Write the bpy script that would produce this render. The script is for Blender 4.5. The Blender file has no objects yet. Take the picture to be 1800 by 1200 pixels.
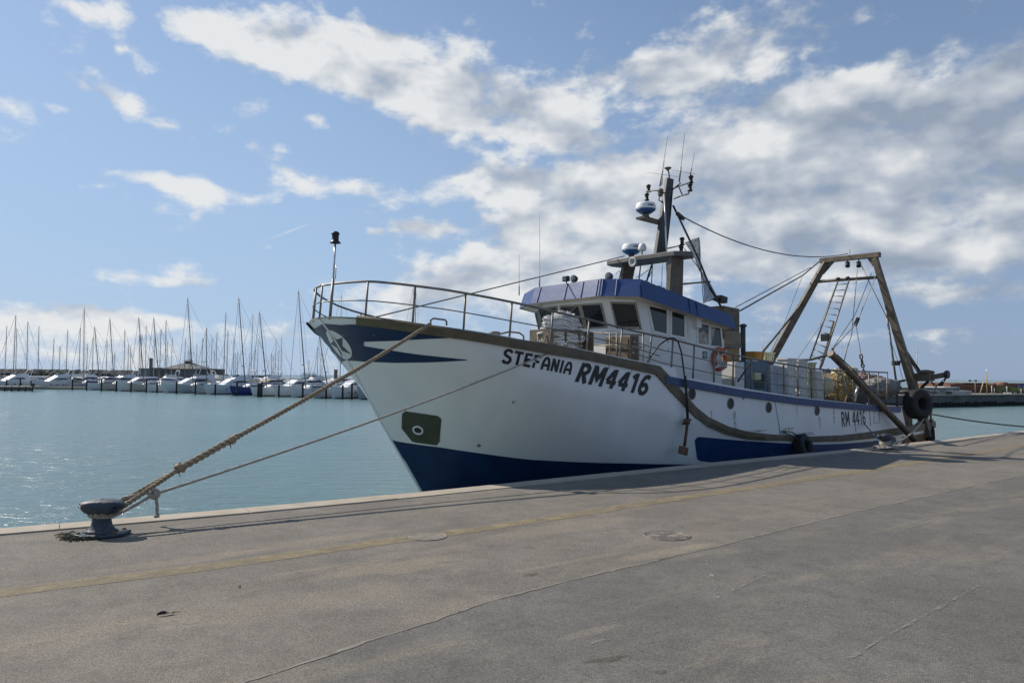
import bpy, bmesh, math, random
import numpy as np
from mathutils import Vector, Matrix
rnd = random.Random(7)
SC = bpy.context.scene
COL = SC.collection
# ------------------------------------------------------------------ camera
FPX = 1300.0; EYE = 2.1
PITCH = math.atan(61 / 1300.0); ROLL = math.radians(0.42)
Fw = np.array([0, math.cos(PITCH), math.sin(PITCH)]); U0 = np.array([0, -math.sin(PITCH), math.cos(PITCH)]); R0 = np.array([1.0, 0, 0])
Rt = R0 * math.cos(ROLL) + U0 * math.sin(ROLL); Up = U0 * math.cos(ROLL) - R0 * math.sin(ROLL)
CAM = np.array([0, 0, EYE])
cd = bpy.data.cameras.new('camera'); cam = bpy.data.objects.new('camera', cd); COL.objects.link(cam)
cd.sensor_width = 36; cd.lens = FPX / 1800 * 36; cd.clip_start = 0.1; cd.clip_end = 20000
M = Matrix.Identity(4)
for i in range(3):
    M[i][0] = Rt[i]; M[i][1] = Up[i]; M[i][2] = -Fw[i]; M[i][3] = CAM[i]
cam.matrix_world = M
SC.camera = cam
# ------------------------------------------------------------------ sun, sky
SUN_EL = math.radians(40.0); SUN_AZ = math.radians(-60.0)      # azimuth from +Y towards +X
sd = bpy.data.lights.new('sun', 'SUN'); sun = bpy.data.objects.new('sun', sd); COL.objects.link(sun)
sd.energy = 5.0; sd.angle = math.radians(0.55); sd.color = (1.0, 0.925, 0.82)
sdir = Vector((math.sin(SUN_AZ) * math.cos(SUN_EL), math.cos(SUN_AZ) * math.cos(SUN_EL), math.sin(SUN_EL)))
sun.rotation_euler = sdir.to_track_quat('Z', 'Y').to_euler()
sun.location = (-30, 20, 40)
SC.view_settings.view_transform = 'Standard'; SC.view_settings.look = 'None'
SC.view_settings.exposure = 0.0; SC.view_settings.gamma = 1.0

def pray(x, y): return Fw + Rt * ((x - 900) / FPX) - Up * ((y - 600) / FPX)
def onz(x, y, z=0.0):
    d = pray(x, y); return CAM + d * ((z - EYE) / d[2])
def ond(x, y, dep):                      # point at a given depth along +Y
    d = pray(x, y); return CAM + d * (dep / d[1])
def azel(x, y):
    d = pray(x, y); return math.atan2(d[0], d[1]), math.atan2(d[2], math.hypot(d[0], d[1]))

SKY_STR = 0.10
W = bpy.data.worlds.new('World'); SC.world = W; W.use_nodes = True
def build_sky():
    nt = W.node_tree; N = nt.nodes; Lk = nt.links
    for n in list(N): N.remove(n)
    def nd(t, **k):
        n = N.new(t)
        for a, b in k.items(): setattr(n, a, b)
        return n
    def setin(n, i, v):
        if isinstance(v, (int, float, tuple, list)): n.inputs[i].default_value = v
        else: Lk.new(v, n.inputs[i])
    def math_(op, a, b=None, c=None, clamp=False):
        n = nd('ShaderNodeMath', operation=op, use_clamp=clamp)
        setin(n, 0, a)
        if b is not None: setin(n, 1, b)
        if c is not None: setin(n, 2, c)
        return n.outputs[0]
    out = nd('ShaderNodeOutputWorld'); bg = nd('ShaderNodeBackground'); bg.inputs[1].default_value = SKY_STR
    Lk.new(bg.outputs[0], out.inputs[0])
    sky = nd('ShaderNodeTexSky', sky_type='NISHITA')
    sky.sun_disc = False; sky.sun_elevation = SUN_EL; sky.sun_rotation = SUN_AZ
    sky.altitude = 0; sky.air_density = 1.0; sky.dust_density = 0.35; sky.ozone_density = 2.4
    tc = nd('ShaderNodeTexCoord'); sep = nd('ShaderNodeSeparateXYZ'); Lk.new(tc.outputs['Generated'], sep.inputs[0])
    az = math_('ARCTAN2', sep.outputs[0], sep.outputs[1])
    hyp = math_('SQRT', math_('ADD', math_('MULTIPLY', sep.outputs[0], sep.outputs[0]), math_('MULTIPLY', sep.outputs[1], sep.outputs[1])))
    el = math_('ARCTAN2', sep.outputs[2], hyp)
    comb = nd('ShaderNodeCombineXYZ'); setin(comb, 0, az); setin(comb, 1, el)
    V = comb.outputs[0]
    # domain warp
    wn = nd('ShaderNodeTexNoise'); setin(wn, 'Vector', V); wn.inputs['Scale'].default_value = 9; wn.inputs['Detail'].default_value = 3
    wsub = nd('ShaderNodeVectorMath', operation='SUBTRACT'); Lk.new(wn.outputs['Color'], wsub.inputs[0]); wsub.inputs[1].default_value = (.5, .5, .5)
    wsc = nd('ShaderNodeVectorMath', operation='MULTIPLY_ADD'); Lk.new(wsub.outputs[0], wsc.inputs[0]); wsc.inputs[1].default_value = (.04, .030, 0); Lk.new(V, wsc.inputs[2])
    VW = wsc.outputs[0]
    # cloud banks: (x, y, rx, ry, tilt, weight)
    B = [(345, 42, 80, 30, -14, .75), (440, 84, 130, 58, -14, .9), (570, 82, 190, 66, -4, .95), (720, 92, 150, 66, -4, .85), (600, 120, 120, 40, -10, .5), (690, 152, 90, 40, 0, .6),
         (855, 190, 210, 75, -4, 1.0), (960, 222, 130, 50, -8, .8), (760, 178, 90, 50, 0, .6),
         (1180, 110, 200, 85, 10, .6), (1330, 80, 200, 70, 18, .5), (1100, 140, 150, 50, 0, .5), (1490, 50, 200, 40, 20, .42), (1450, 150, 260, 36, 8, .5),
         (1280, 280, 330, 110, 8, .8), (1540, 240, 330, 110, 0, .95), (1740, 330, 300, 130, 0, .8), (1420, 380, 420, 120, 0, .75), (1650, 450, 420, 90, 0, .6), (1250, 460, 300, 70, 0, .5),
         (1060, 370, 240, 120, 4, .85), (940, 400, 120, 70, 0, .6), (870, 330, 150, 36, 8, .62), (875, 288, 85, 28, -4, .55), (780, 320, 110, 26, 12, .5), (980, 330, 90, 40, 6, .4),
         (840, 492, 210, 56, 0, .9), (715, 535, 120, 42, 0, .75), (930, 470, 150, 60, 0, .6), (680, 585, 90, 40, 0, .6), (1000, 560, 260, 70, 0, .55),
         (752, 402, 92, 25, 0, .85), (658, 408, 20, 12, 0, .6), (228, 176, 56, 28, -24, .75), (155, 146, 60, 34, -20, .5), (285, 217, 30, 14, 0, .6),
         (18, 188, 50, 22, -10, .75), (205, 22, 40, 44, -40, .7), (132, 4, 50, 20, -10, .6), (105, 186, 28, 14, 0, .5), (448, 256, 22, 18, 0, .65), (493, 261, 32, 17, 0, .65),
         (548, 206, 32, 14, -8, .6), (250, 92, 60, 24, -20, .42), (440, 190, 50, 24, 0, .4), (345, 338, 70, 30, -8, .75), (272, 316, 110, 18, -4, .65), (170, 325, 40, 10, 0, .5), (540, 322, 90, 30, -4, .8), (440, 344, 80, 18, 0, .65), (640, 336, 54, 22, -10, .6), (500, 290, 60, 18, -10, .4),
         (240, 488, 74, 15, -5, .65), (340, 490, 92, 27, -8, .6), (342, 376, 18, 11, 0, .6), (390, 232, 40, 12, 0, .4), (255, 125, 20, 24, 0, .42), (220, 86, 16, 16, 0, .4),
         (60, 562, 220, 36, 0, .8), (180, 556, 130, 30, -6, .8), (330, 575, 170, 22, 0, .4), (530, 580, 110, 30, 0, .5), (40, 620, 260, 60, 0, .4), (300, 620, 300, 40, 0, .35),
         (1782, 122, 72, 68, 0, .95), (1010, 62, 60, 20, 14, .35), (480, 437, 16, 8, 0, .5), (825, 438, 30, 22, 0, .5), (1300, 545, 400, 24, 0, .35), (1650, 520, 400, 22, 0, .4), (1500, 590, 400, 16, 0, .32)]
    k = 1 / FPX
    tot = None
    for (x, y, rx, ry, tl, w) in B:
        a, e = azel(x, y)
        cx = math.cos(a) ** 1
        mp = nd('ShaderNodeMapping', vector_type='TEXTURE'); Lk.new(VW, mp.inputs[0])
        mp.inputs['Location'].default_value = (a, e, 0); mp.inputs['Rotation'].default_value = (0, 0, math.radians(tl))
        mp.inputs['Scale'].default_value = (max(rx * k * cx, .004) * 1.15, max(ry * k * cx, .004) * 1.15, 1)
        g = nd('ShaderNodeTexGradient', gradient_type='SPHERICAL'); Lk.new(mp.outputs[0], g.inputs[0])
        tot = math_('MULTIPLY', g.outputs['Fac'], w * 1.5) if tot is None else math_('MULTIPLY_ADD', g.outputs['Fac'], w * 1.5, tot)
    # behind and beside the camera: clouds thinned out of view to weaken the fill light
    def noise(vec, sc, det, rough=.55, dist=0.0, stretch=(1, 1.7, 1)):
        mp = nd('ShaderNodeMapping'); Lk.new(vec, mp.inputs[0]); mp.inputs['Scale'].default_value = stretch
        n = nd('ShaderNodeTexNoise'); Lk.new(mp.outputs[0], n.inputs['Vector'])
        n.inputs['Scale'].default_value = sc; n.inputs['Detail'].default_value = det; n.inputs['Roughness'].default_value = rough; n.inputs['Distortion'].default_value = dist
        return n.outputs['Fac']
    n1 = noise(VW, 10, 10, .58, stretch=(1, 1.6, 1))
    nL = noise(VW, 10, 3.5, .5, stretch=(1, 1.6, 1)); nB = noise(V, 4.2, 3, .5, stretch=(1, 2.0, 1))
    n2 = noise(V, 34, 8, .6)
    off = nd('ShaderNodeVectorMath', operation='ADD'); Lk.new(VW, off.inputs[0]); off.inputs[1].default_value = (-.012, .030, 0)
    n1o = noise(off.outputs[0], 10, 3.5, .5, stretch=(1, 1.6, 1))
    offk = math_('GREATER_THAN', math_('ABSOLUTE', az), .78)
    base = math_('MULTIPLY', offk, -.25)
    tot = math_('MINIMUM', tot, 1.25)
    dens = math_('ADD', math_('ADD', tot, base), math_('ADD', math_('MULTIPLY_ADD', n1, 2.8, -1.4), math_('MULTIPLY_ADD', n2, 1.5, -.75)))
    mr = nd('ShaderNodeMapRange', interpolation_type='SMOOTHSTEP'); setin(mr, 0, dens); mr.inputs[1].default_value = .24; mr.inputs[2].default_value = 1.18
    cov = mr.outputs[0]
    thick = nd('ShaderNodeMapRange', interpolation_type='SMOOTHSTEP'); setin(thick, 0, dens); thick.inputs[1].default_value = .75; thick.inputs[2].default_value = 1.9
    lit = math_('ADD', math_('MULTIPLY_ADD', math_('SUBTRACT', nL, n1o), 2.6, .68), math_('ADD', math_('MULTIPLY_ADD', nB, .8, -.40), math_('MULTIPLY_ADD', n2, .55, -.275)))
    lit2 = math_('SUBTRACT', lit, math_('MULTIPLY', thick.outputs[0], .10))
    # sunward side (left of the picture) is brighter
    sunf = nd('ShaderNodeMapRange'); setin(sunf, 0, az); sunf.inputs[1].default_value = .75; sunf.inputs[2].default_value = -.5; sunf.inputs[3].default_value = -.40; sunf.inputs[4].default_value = .42
    lit3 = math_('ADD', lit2, sunf.outputs[0], clamp=True)
    rmp = nd('ShaderNodeValToRGB'); setin(rmp, 0, lit3)
    s = 1 / SKY_STR
    e0, e1 = rmp.color_ramp.elements[0], rmp.color_ramp.elements[1]
    e0.position = 0; e0.color = (.30 * s, .36 * s, .455 * s, 1)
    e1.position = 1; e1.color = (.82 * s, .83 * s, .83 * s, 1)
    em = rmp.color_ramp.elements.new(.5); em.color = (.50 * s, .545 * s, .61 * s, 1)
    hs = nd('ShaderNodeHueSaturation'); Lk.new(sky.outputs[0], hs.inputs['Color']); hs.inputs['Saturation'].default_value = 1.0; hs.inputs['Value'].default_value = 1.12
    # milky air: pale blue towards the horizon, duller away from the sun
    hz = nd('ShaderNodeMapRange', interpolation_type='SMOOTHSTEP'); setin(hz, 0, el); hz.inputs[1].default_value = .62; hz.inputs[2].default_value = -.02; hz.inputs[3].default_value = .25; hz.inputs[4].default_value = .88
    hc = nd('ShaderNodeMapRange', interpolation_type='SMOOTHSTEP'); setin(hc, 0, az); hc.inputs[1].default_value = -.35; hc.inputs[2].default_value = .6
    hm = nd('ShaderNodeMix', data_type='RGBA'); setin(hm, 0, hc.outputs[0]); hm.inputs[6].default_value = (.375 * s, .52 * s, .745 * s, 1); hm.inputs[7].default_value = (.255 * s, .355 * s, .54 * s, 1)
    mxh = nd('ShaderNodeMix', data_type='RGBA'); setin(mxh, 0, hz.outputs[0]); Lk.new(hs.outputs[0], mxh.inputs[6]); Lk.new(hm.outputs[2], mxh.inputs[7])
    # old condensation trail
    a, e = azel(508, 407); mp = nd('ShaderNodeMapping', vector_type='TEXTURE'); Lk.new(V, mp.inputs[0]); mp.inputs['Location'].default_value = (a, e, 0); mp.inputs['Rotation'].default_value = (0, 0, math.radians(24)); mp.inputs['Scale'].default_value = (44 * k, 2.4 * k, 1)
    g = nd('ShaderNodeTexGradient', gradient_type='SPHERICAL'); Lk.new(mp.outputs[0], g.inputs[0])
    cov = math_('MAXIMUM', cov, math_('MULTIPLY', g.outputs['Fac'], .42))
    mx = nd('ShaderNodeMix', data_type='RGBA'); setin(mx, 0, math_('MULTIPLY', cov, .93)); Lk.new(mxh.outputs[2], mx.inputs[6]); Lk.new(rmp.outputs[0], mx.inputs[7])
    Lk.new(mx.outputs[2], bg.inputs[0])
build_sky()
try: W.cycles.sampling_method = 'MANUAL'; W.cycles.sample_map_resolution = 512
except Exception: pass

# ------------------------------------------------------------------ materials
def mat(name, col, rough=.6, metal=0.0, spec=.5, var=.0, vscale=3.0, bump=0.0, bscale=20.0, col2=None, c2lo=.55, c2hi=.7, c2scale=2.0, stretch=(1, 1, 1), coat=0.0):
    m = bpy.data.materials.new(name); m.use_nodes = True
    nt = m.node_tree; N = nt.nodes; Lk = nt.links
    b = N['Principled BSDF']
    b.inputs['Base Color'].default_value = (*col, 1); b.inputs['Roughness'].default_value = rough; b.inputs['Metallic'].default_value = metal
    b.inputs['Specular IOR Level'].default_value = spec; b.inputs['Coat Weight'].default_value = coat
    tc = N.new('ShaderNodeTexCoord'); mp = N.new('ShaderNodeMapping'); Lk.new(tc.outputs['Object'], mp.inputs[0]); mp.inputs['Scale'].default_value = stretch
    cur = None
    if col2 is not None:
        n = N.new('ShaderNodeTexNoise'); Lk.new(mp.outputs[0], n.inputs['Vector']); n.inputs['Scale'].default_value = c2scale; n.inputs['Detail'].default_value = 8; n.inputs['Roughness'].default_value = .65
        r = N.new('ShaderNodeMapRange'); Lk.new(n.outputs['Fac'], r.inputs[0]); r.inputs[1].default_value = c2lo; r.inputs[2].default_value = c2hi
        mx = N.new('ShaderNodeMix'); mx.data_type = 'RGBA'; Lk.new(r.outputs[0], mx.inputs[0]); mx.inputs[6].default_value = (*col, 1); mx.inputs[7].default_value = (*col2, 1)
        cur = mx.outputs[2]
    if var:
        n = N.new('ShaderNodeTexNoise'); Lk.new(mp.outputs[0], n.inputs['Vector']); n.inputs['Scale'].default_value = vscale; n.inputs['Detail'].default_value = 6
        r = N.new('ShaderNodeMapRange'); Lk.new(n.outputs['Fac'], r.inputs[0]); r.inputs[1].default_value = .3; r.inputs[2].default_value = .7; r.inputs[3].default_value = 1 - var; r.inputs[4].default_value = 1 + var
        mx = N.new('ShaderNodeVectorMath'); mx.operation = 'SCALE'; Lk.new(r.outputs[0], mx.inputs['Scale'])
        if cur is None: mx.inputs[0].default_value = col
        else: Lk.new(cur, mx.inputs[0])
        cur = mx.outputs[0]
    if cur is not None: Lk.new(cur, b.inputs['Base Color'])
    if bump:
        n = N.new('ShaderNodeTexNoise'); Lk.new(mp.outputs[0], n.inputs['Vector']); n.inputs['Scale'].default_value = bscale; n.inputs['Detail'].default_value = 5
        bp = N.new('ShaderNodeBump'); bp.inputs['Strength'].default_value = bump; bp.inputs['Distance'].default_value = .02; Lk.new(n.outputs['Fac'], bp.inputs['Height']); Lk.new(bp.outputs[0], b.inputs['Normal'])
    return m
def chips(m, scale, amount, col):
    # paint chips and scuffs: small spots with a shape of their own
    nt = m.node_tree; N = nt.nodes; Lk = nt.links; b = N['Principled BSDF']; src = b.inputs['Base Color'].links[0].from_socket
    tc = N.new('ShaderNodeTexCoord'); wn = N.new('ShaderNodeTexNoise'); Lk.new(tc.outputs['Object'], wn.inputs['Vector']); wn.inputs['Scale'].default_value = 16; wn.inputs['Detail'].default_value = 4
    wa = N.new('ShaderNodeVectorMath'); wa.operation = 'MULTIPLY_ADD'; Lk.new(wn.outputs['Color'], wa.inputs[0]); wa.inputs[1].default_value = (.12, .12, .12); Lk.new(tc.outputs['Object'], wa.inputs[2])
    v = N.new('ShaderNodeTexVoronoi'); Lk.new(wa.outputs[0], v.inputs['Vector']); v.inputs['Scale'].default_value = scale
    r = N.new('ShaderNodeMapRange'); Lk.new(v.outputs['Distance'], r.inputs[0]); r.inputs[1].default_value = .10; r.inputs[2].default_value = .06
    sp = N.new('ShaderNodeSeparateColor'); Lk.new(v.outputs['Color'], sp.inputs[0]); g = N.new('ShaderNodeMath'); g.operation = 'LESS_THAN'; Lk.new(sp.outputs[0], g.inputs[0]); g.inputs[1].default_value = amount
    q = N.new('ShaderNodeMath'); q.operation = 'MULTIPLY'; Lk.new(r.outputs[0], q.inputs[0]); Lk.new(g.outputs[0], q.inputs[1])
    mx = N.new('ShaderNodeMix'); mx.data_type = 'RGBA'; Lk.new(q.outputs[0], mx.inputs[0]); Lk.new(src, mx.inputs[6]); mx.inputs[7].default_value = (*col, 1); Lk.new(mx.outputs[2], b.inputs['Base Color'])
MT = {}
def defmats():
    A = MT
    A['hull'] = mat('hull_paint', (.76, .765, .75), .32, var=.05, vscale=1.2, bump=.05, bscale=1.6, col2=(.60, .57, .50), c2lo=.66, c2hi=.80, c2scale=2.2, stretch=(1, 1, .25))
    A['navy'] = mat('navy_paint', (.008, .027, .085), .42, spec=.3, var=.2, vscale=2, col2=(.05, .06, .08), c2lo=.70, c2hi=.8, c2scale=5)
    A['blue'] = mat('blue_paint', (.012, .042, .135), .45, spec=.3, var=.2, vscale=3, col2=(.05, .06, .07), c2lo=.66, c2hi=.8, c2scale=6)
    A['cap'] = mat('cap_paint', (.028, .062, .16), .5, var=.22, vscale=3, col2=(.12, .13, .15), c2lo=.6, c2hi=.75, c2scale=5)
    A['fascia'] = mat('fascia_paint', (.013, .050, .175), .42, var=.12, vscale=2, bump=.35, bscale=2.4, col2=(.05, .09, .22), c2lo=.6, c2hi=.8, c2scale=4)
    A['brown'] = mat('bulwark_brown', (.122, .096, .060), .6, var=.25, vscale=3, bump=.15, bscale=15, col2=(.055, .048, .038), c2lo=.56, c2hi=.72, c2scale=4)
    A['olive'] = mat('olive_plate', (.055, .055, .032), .5, var=.2, vscale=4, col2=(.10, .06, .02), c2lo=.64, c2hi=.74, c2scale=5)
    A['white'] = mat('cabin_white', (.74, .735, .70), .45, var=.06, vscale=2, bump=.05, bscale=6, col2=(.50, .44, .35), c2lo=.64, c2hi=.8, c2scale=3, stretch=(1, 1, .5))
    A['glass'] = mat('dark_glass', (.018, .02, .02), .04, spec=.6)
    A['rail'] = mat('railing_steel', (.20, .18, .155), .5, metal=.35, var=.25, vscale=6)
    A['mastgrey'] = mat('mast_grey', (.055, .055, .056), .5, var=.2, vscale=3)
    A['wood'] = mat('weathered_steel', (.128, .099, .066), .55, var=.3, vscale=4, bump=.2, bscale=12, col2=(.07, .048, .032), c2lo=.5, c2hi=.7, c2scale=3)
    A['platform'] = mat('platform_brown', (.16, .14, .115), .6, var=.2, vscale=4)
    A['dark'] = mat('black_plastic', (.012, .012, .013), .45)
    A['rubber'] = mat('tyre_rubber', (.016, .016, .017), .75, var=.3, vscale=8, bump=.3, bscale=20)
    A['chrome'] = mat('pale_metal', (.55, .55, .54), .3, metal=.8)
    A['radome'] = mat('radome_white', (.78, .78, .76), .35)
    A['radblue'] = mat('radome_blue', (.02, .10, .26), .4)
    A['rope'] = mat('hemp_rope', (.34, .265, .175), .9, var=.3, vscale=30, bump=.5, bscale=120)
    A['ropew'] = mat('pale_rope', (.42, .375, .31), .85, var=.25, vscale=30, bump=.4, bscale=120)
    A['ropedk'] = mat('dark_rope', (.03, .035, .03), .85, var=.3, vscale=20)
    A['ropeblue'] = mat('blue_rope', (.07, .16, .24), .8, var=.2, vscale=20)
    A['wire'] = mat('wire_steel', (.045, .042, .04), .5, metal=.3)
    A['bollard'] = mat('bollard_paint', (.036, .056, .074), .55, var=.35, vscale=7, bump=.35, bscale=22, col2=(.10, .065, .045), c2lo=.52, c2hi=.64, c2scale=7)
    A['rustwire'] = mat('rusty_chain', (.09, .05, .03), .7, var=.3, vscale=10)
    A['orange'] = mat('life_ring_orange', (.48, .095, .04), .55, var=.15)
    A['tarp'] = mat('tan_box', (.32, .20, .085), .65, var=.2, vscale=4, col2=(.19, .11, .04), c2lo=.5, c2hi=.7, c2scale=3)
    A['boxwhite'] = mat('fish_box_white', (.64, .64, .60), .5, var=.08, vscale=5)
    A['boxyellow'] = mat('fish_box_yellow', (.55, .52, .33), .5, var=.1, vscale=5)
    A['boxorange'] = mat('fish_box_orange', (.60, .27, .04), .5, var=.1)
    A['bluegrey'] = mat('winch_blue', (.10, .155, .20), .5, var=.2, vscale=5, col2=(.14, .11, .08), c2lo=.6, c2hi=.75, c2scale=6)
    A['buoy'] = mat('buoy_cream', (.62, .53, .33), .5, var=.12, vscale=5)
    A['net'] = mat('net_black', (.03, .03, .032), .85, var=.5, vscale=14, bump=.8, bscale=40)
    A['netgrey'] = mat('net_grey', (.23, .225, .215), .9, var=.5, vscale=12, bump=.9, bscale=30)
    A['netwhite'] = mat('net_white', (.60, .585, .56), .9, var=.18, vscale=14, bump=.6, bscale=60)
    A['netochre'] = mat('net_ochre', (.42, .30, .13), .85, var=.3, vscale=10, bump=.7, bscale=40)
    A['green'] = mat('green_sign', (.015, .14, .10), .5)
    A['ink'] = mat('black_lettering', (.012, .013, .016), .5, col2=(.10, .10, .10), c2lo=.60, c2hi=.72, c2scale=12)
    A['concrete'] = mat('concrete', (.365, .315, .245), .85, var=.14, vscale=2.5, bump=.25, bscale=30, col2=(.33, .27, .22), c2lo=.55, c2hi=.75, c2scale=1.2)
    A['rust'] = mat('rust', (.17, .085, .05), .8, var=.3, vscale=8)
defmats()
chips(MT['hull'], 1.6, .16, (.16, .13, .10)); chips(MT['navy'], 2.2, .14, (.16, .17, .17)); chips(MT['blue'], 2.2, .16, (.15, .15, .15)); chips(MT['brown'], 3.0, .25, (.20, .17, .13)); chips(MT['white'], 2.4, .14, (.30, .22, .14)); chips(MT['fascia'], 2.0, .2, (.10, .13, .22))

# ------------------------------------------------------------------ mesh helper
def frame(d):
    d = Vector(d).normalized(); a = Vector((0, 0, 1)) if abs(d.z) < .95 else Vector((1, 0, 0))
    x = a.cross(d).normalized(); return x, d.cross(x).normalized(), d
class MB:
    def __init__(s): s.v = []; s.f = []; s.sm = []
    def add(s, V, Fc, smooth=False):
        o = len(s.v); s.v += [tuple(map(float, q)) for q in V]
        for f in Fc: s.f.append(tuple(i + o for i in f)); s.sm.append(smooth)
        return s
    def box(s, c, d, rot=None):
        h = [x / 2 for x in d]; V = []
        for x in (-1, 1):
            for y in (-1, 1):
                for z in (-1, 1):
                    q = Vector((x * h[0], y * h[1], z * h[2]))
                    if rot is not None: q = rot @ q
                    V.append(q + Vector(c))
        return s.add(V, [(0, 1, 3, 2), (4, 6, 7, 5), (0, 4, 5, 1), (2, 3, 7, 6), (0, 2, 6, 4), (1, 5, 7, 3)])
    def beam(s, p, q, w, h=None, w2=None, h2=None):
        h = h or w; w2 = w2 or w; h2 = h2 or h
        x, y, d = frame(Vector(q) - Vector(p)); V = []
        for P, a, b in ((Vector(p), w, h), (Vector(q), w2, h2)):
            for i, j in ((-1, -1), (1, -1), (1, 1), (-1, 1)): V.append(P + x * (i * a / 2) + y * (j * b / 2))
        return s.add(V, [(0, 1, 2, 3), (7, 6, 5, 4), (0, 4, 5, 1), (1, 5, 6, 2), (2, 6, 7, 3), (3, 7, 4, 0)])
    def tube(s, pts, r, n=8, caps=True):
        P = [Vector(q) for q in pts]; R = r if isinstance(r, (list, tuple)) else [r] * len(P); V = []; Fc = []
        x = None
        for i, q in enumerate(P):
            d = (P[min(i + 1, len(P) - 1)] - P[max(i - 1, 0)])
            if d.length < 1e-9: d = Vector((0, 0, 1))
            d.normalize()
            if x is None: x, y, _ = frame(d)
            else:
                x = (x - d * x.dot(d)); x = x.normalized() if x.length > 1e-6 else frame(d)[0]
                y = d.cross(x)
            for k in range(n):
                a = 2 * math.pi * k / n; V.append(q + (x * math.cos(a) + y * math.sin(a)) * R[i])
        for i in range(len(P) - 1):
            for k in range(n): Fc.append((i * n + k, i * n + (k + 1) % n, (i + 1) * n + (k + 1) % n, (i + 1) * n + k))
        s.add(V, Fc, True)
        if caps:
            o = len(s.v) - len(V)
            s.f.append(tuple(o + k for k in range(n))[::-1]); s.sm.append(False)
            s.f.append(tuple(o + (len(P) - 1) * n + k for k in range(n))); s.sm.append(False)
        return s
    def lathe(s, prof, c=(0, 0, 0), axis=(0, 0, 1), n=20, sx=1.0, sy=1.0, smooth=True):
        x, y, d = frame(axis); V = []; Fc = []; c = Vector(c)
        for r, z in prof:
            for k in range(n):
                a = 2 * math.pi * k / n; V.append(c + d * z + x * (r * sx * math.cos(a)) + y * (r * sy * math.sin(a)))
        for i in range(len(prof) - 1):
            for k in range(n): Fc.append((i * n + k, i * n + (k + 1) % n, (i + 1) * n + (k + 1) % n, (i + 1) * n + k))
        s.add(V, Fc, smooth)
        o = len(s.v) - len(V)
        if prof[0][0] > 1e-4: s.f.append(tuple(o + k for k in range(n))[::-1]); s.sm.append(False)
        if prof[-1][0] > 1e-4: s.f.append(tuple(o + (len(prof) - 1) * n + k for k in range(n))); s.sm.append(False)
        return s
    def torus(s, c, axis, R, r, n=28, m=12, sq=1.0, flat=None):
        x, y, d = frame(axis); V = []; Fc = []; c = Vector(c)
        for i in range(n):
            a = 2 * math.pi * i / n; e = x * math.cos(a) + y * math.sin(a)
            for j in range(m):
                b = 2 * math.pi * j / m
                cb, sb = math.cos(b), math.sin(b)
                if flat: cb = math.copysign(abs(cb) ** flat, cb); sb = math.copysign(abs(sb) ** flat, sb)
                V.append(c + e * (R + r * cb) + d * (r * sq * sb))
        for i in range(n):
            for j in range(m): Fc.append((i * m + j, ((i + 1) % n) * m + j, ((i + 1) % n) * m + (j + 1) % m, i * m + (j + 1) % m))
        return s.add(V, Fc, True)
    def grid(s, G, smooth=True, closed=False):
        nr = len(G); nc = len(G[0]); V = [q for row in G for q in row]; Fc = []
        for i in range(nr - 1):
            for j in range(nc if closed else nc - 1): Fc.append((i * nc + j, i * nc + (j + 1) % nc, (i + 1) * nc + (j + 1) % nc, (i + 1) * nc + j))
        return s.add(V, Fc, smooth)
    def prism(s, poly, n, th):
        n = Vector(n).normalized() * th; k = len(poly); V = [Vector(q) for q in poly] + [Vector(q) + n for q in poly]
        Fc = [tuple(range(k))[::-1], tuple(range(k, 2 * k))] + [(i, (i + 1) % k, k + (i + 1) % k, k + i) for i in range(k)]
        return s.add(V, Fc)
    def blob(s, c, d, seed=0, amp=.15, n=14, m=10, fr=2.0):
        r = random.Random(seed); ph = [(r.uniform(0, 6), r.uniform(0, 6), r.uniform(1, 3) * fr, r.uniform(1, 3) * fr) for _ in range(5)]
        V = []; Fc = []
        for i in range(m + 1):
            th = math.pi * i / m
            for k in range(n):
                a = 2 * math.pi * k / n
                w = 1 + amp * sum(math.sin(p + round(f1) * a) * math.sin(q + f2 * th) for p, q, f1, f2 in ph) / 2
                V.append((c[0] + d[0] / 2 * w * math.sin(th) * math.cos(a), c[1] + d[1] / 2 * w * math.sin(th) * math.sin(a), c[2] + d[2] / 2 * w * math.cos(th)))
        for i in range(m):
            for k in range(n): Fc.append((i * n + k, (i + 1) * n + k, (i + 1) * n + (k + 1) % n, i * n + (k + 1) % n))
        return s.add(V, Fc, True)
    def mesh(s, name, m):
        me = bpy.data.meshes.new(name); me.from_pydata(s.v, [], s.f); me.polygons.foreach_set('use_smooth', s.sm)
        if m is not None: me.materials.append(m)
        me.update(); return me
    def build(s, name, m, parent=None, loc=None, rz=0.0, bevel=0.0, org=None):
        if org is not None: s.v = [(a - org[0], b - org[1], c - org[2]) for a, b, c in s.v]
        m = MT[m] if isinstance(m, str) else m
        me = s.mesh(name, m)
        bm = bmesh.new(); bm.from_mesh(me); bmesh.ops.recalc_face_normals(bm, faces=bm.faces); bm.to_mesh(me); bm.free()
        o = bpy.data.objects.new(name, me); COL.objects.link(o)
        if parent is not None: o.parent = parent
        if loc is not None: o.location = loc
        o.rotation_euler.z = rz
        if bevel:
            b = o.modifiers.new('bevel', 'BEVEL'); b.width = bevel; b.segments = 2; b.limit_method = 'ANGLE'
        return o
def tag(o, label=None, cat=None, group=None, kind=None):
    if label: o['label'] = label
    if cat: o['category'] = cat
    if group: o['group'] = group
    if kind: o['kind'] = kind
    return o
def empty(name, loc, rz=0.0):
    o = bpy.data.objects.new(name, None); COL.objects.link(o); o.location = loc; o.rotation_euler.z = rz; o.empty_display_size = .2; return o
def copy_tree(o, parent=None):
    c = o.copy(); COL.objects.link(c)
    if parent is not None: c.parent = parent
    for ch in list(o.children): copy_tree(ch, c)
    return c
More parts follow.
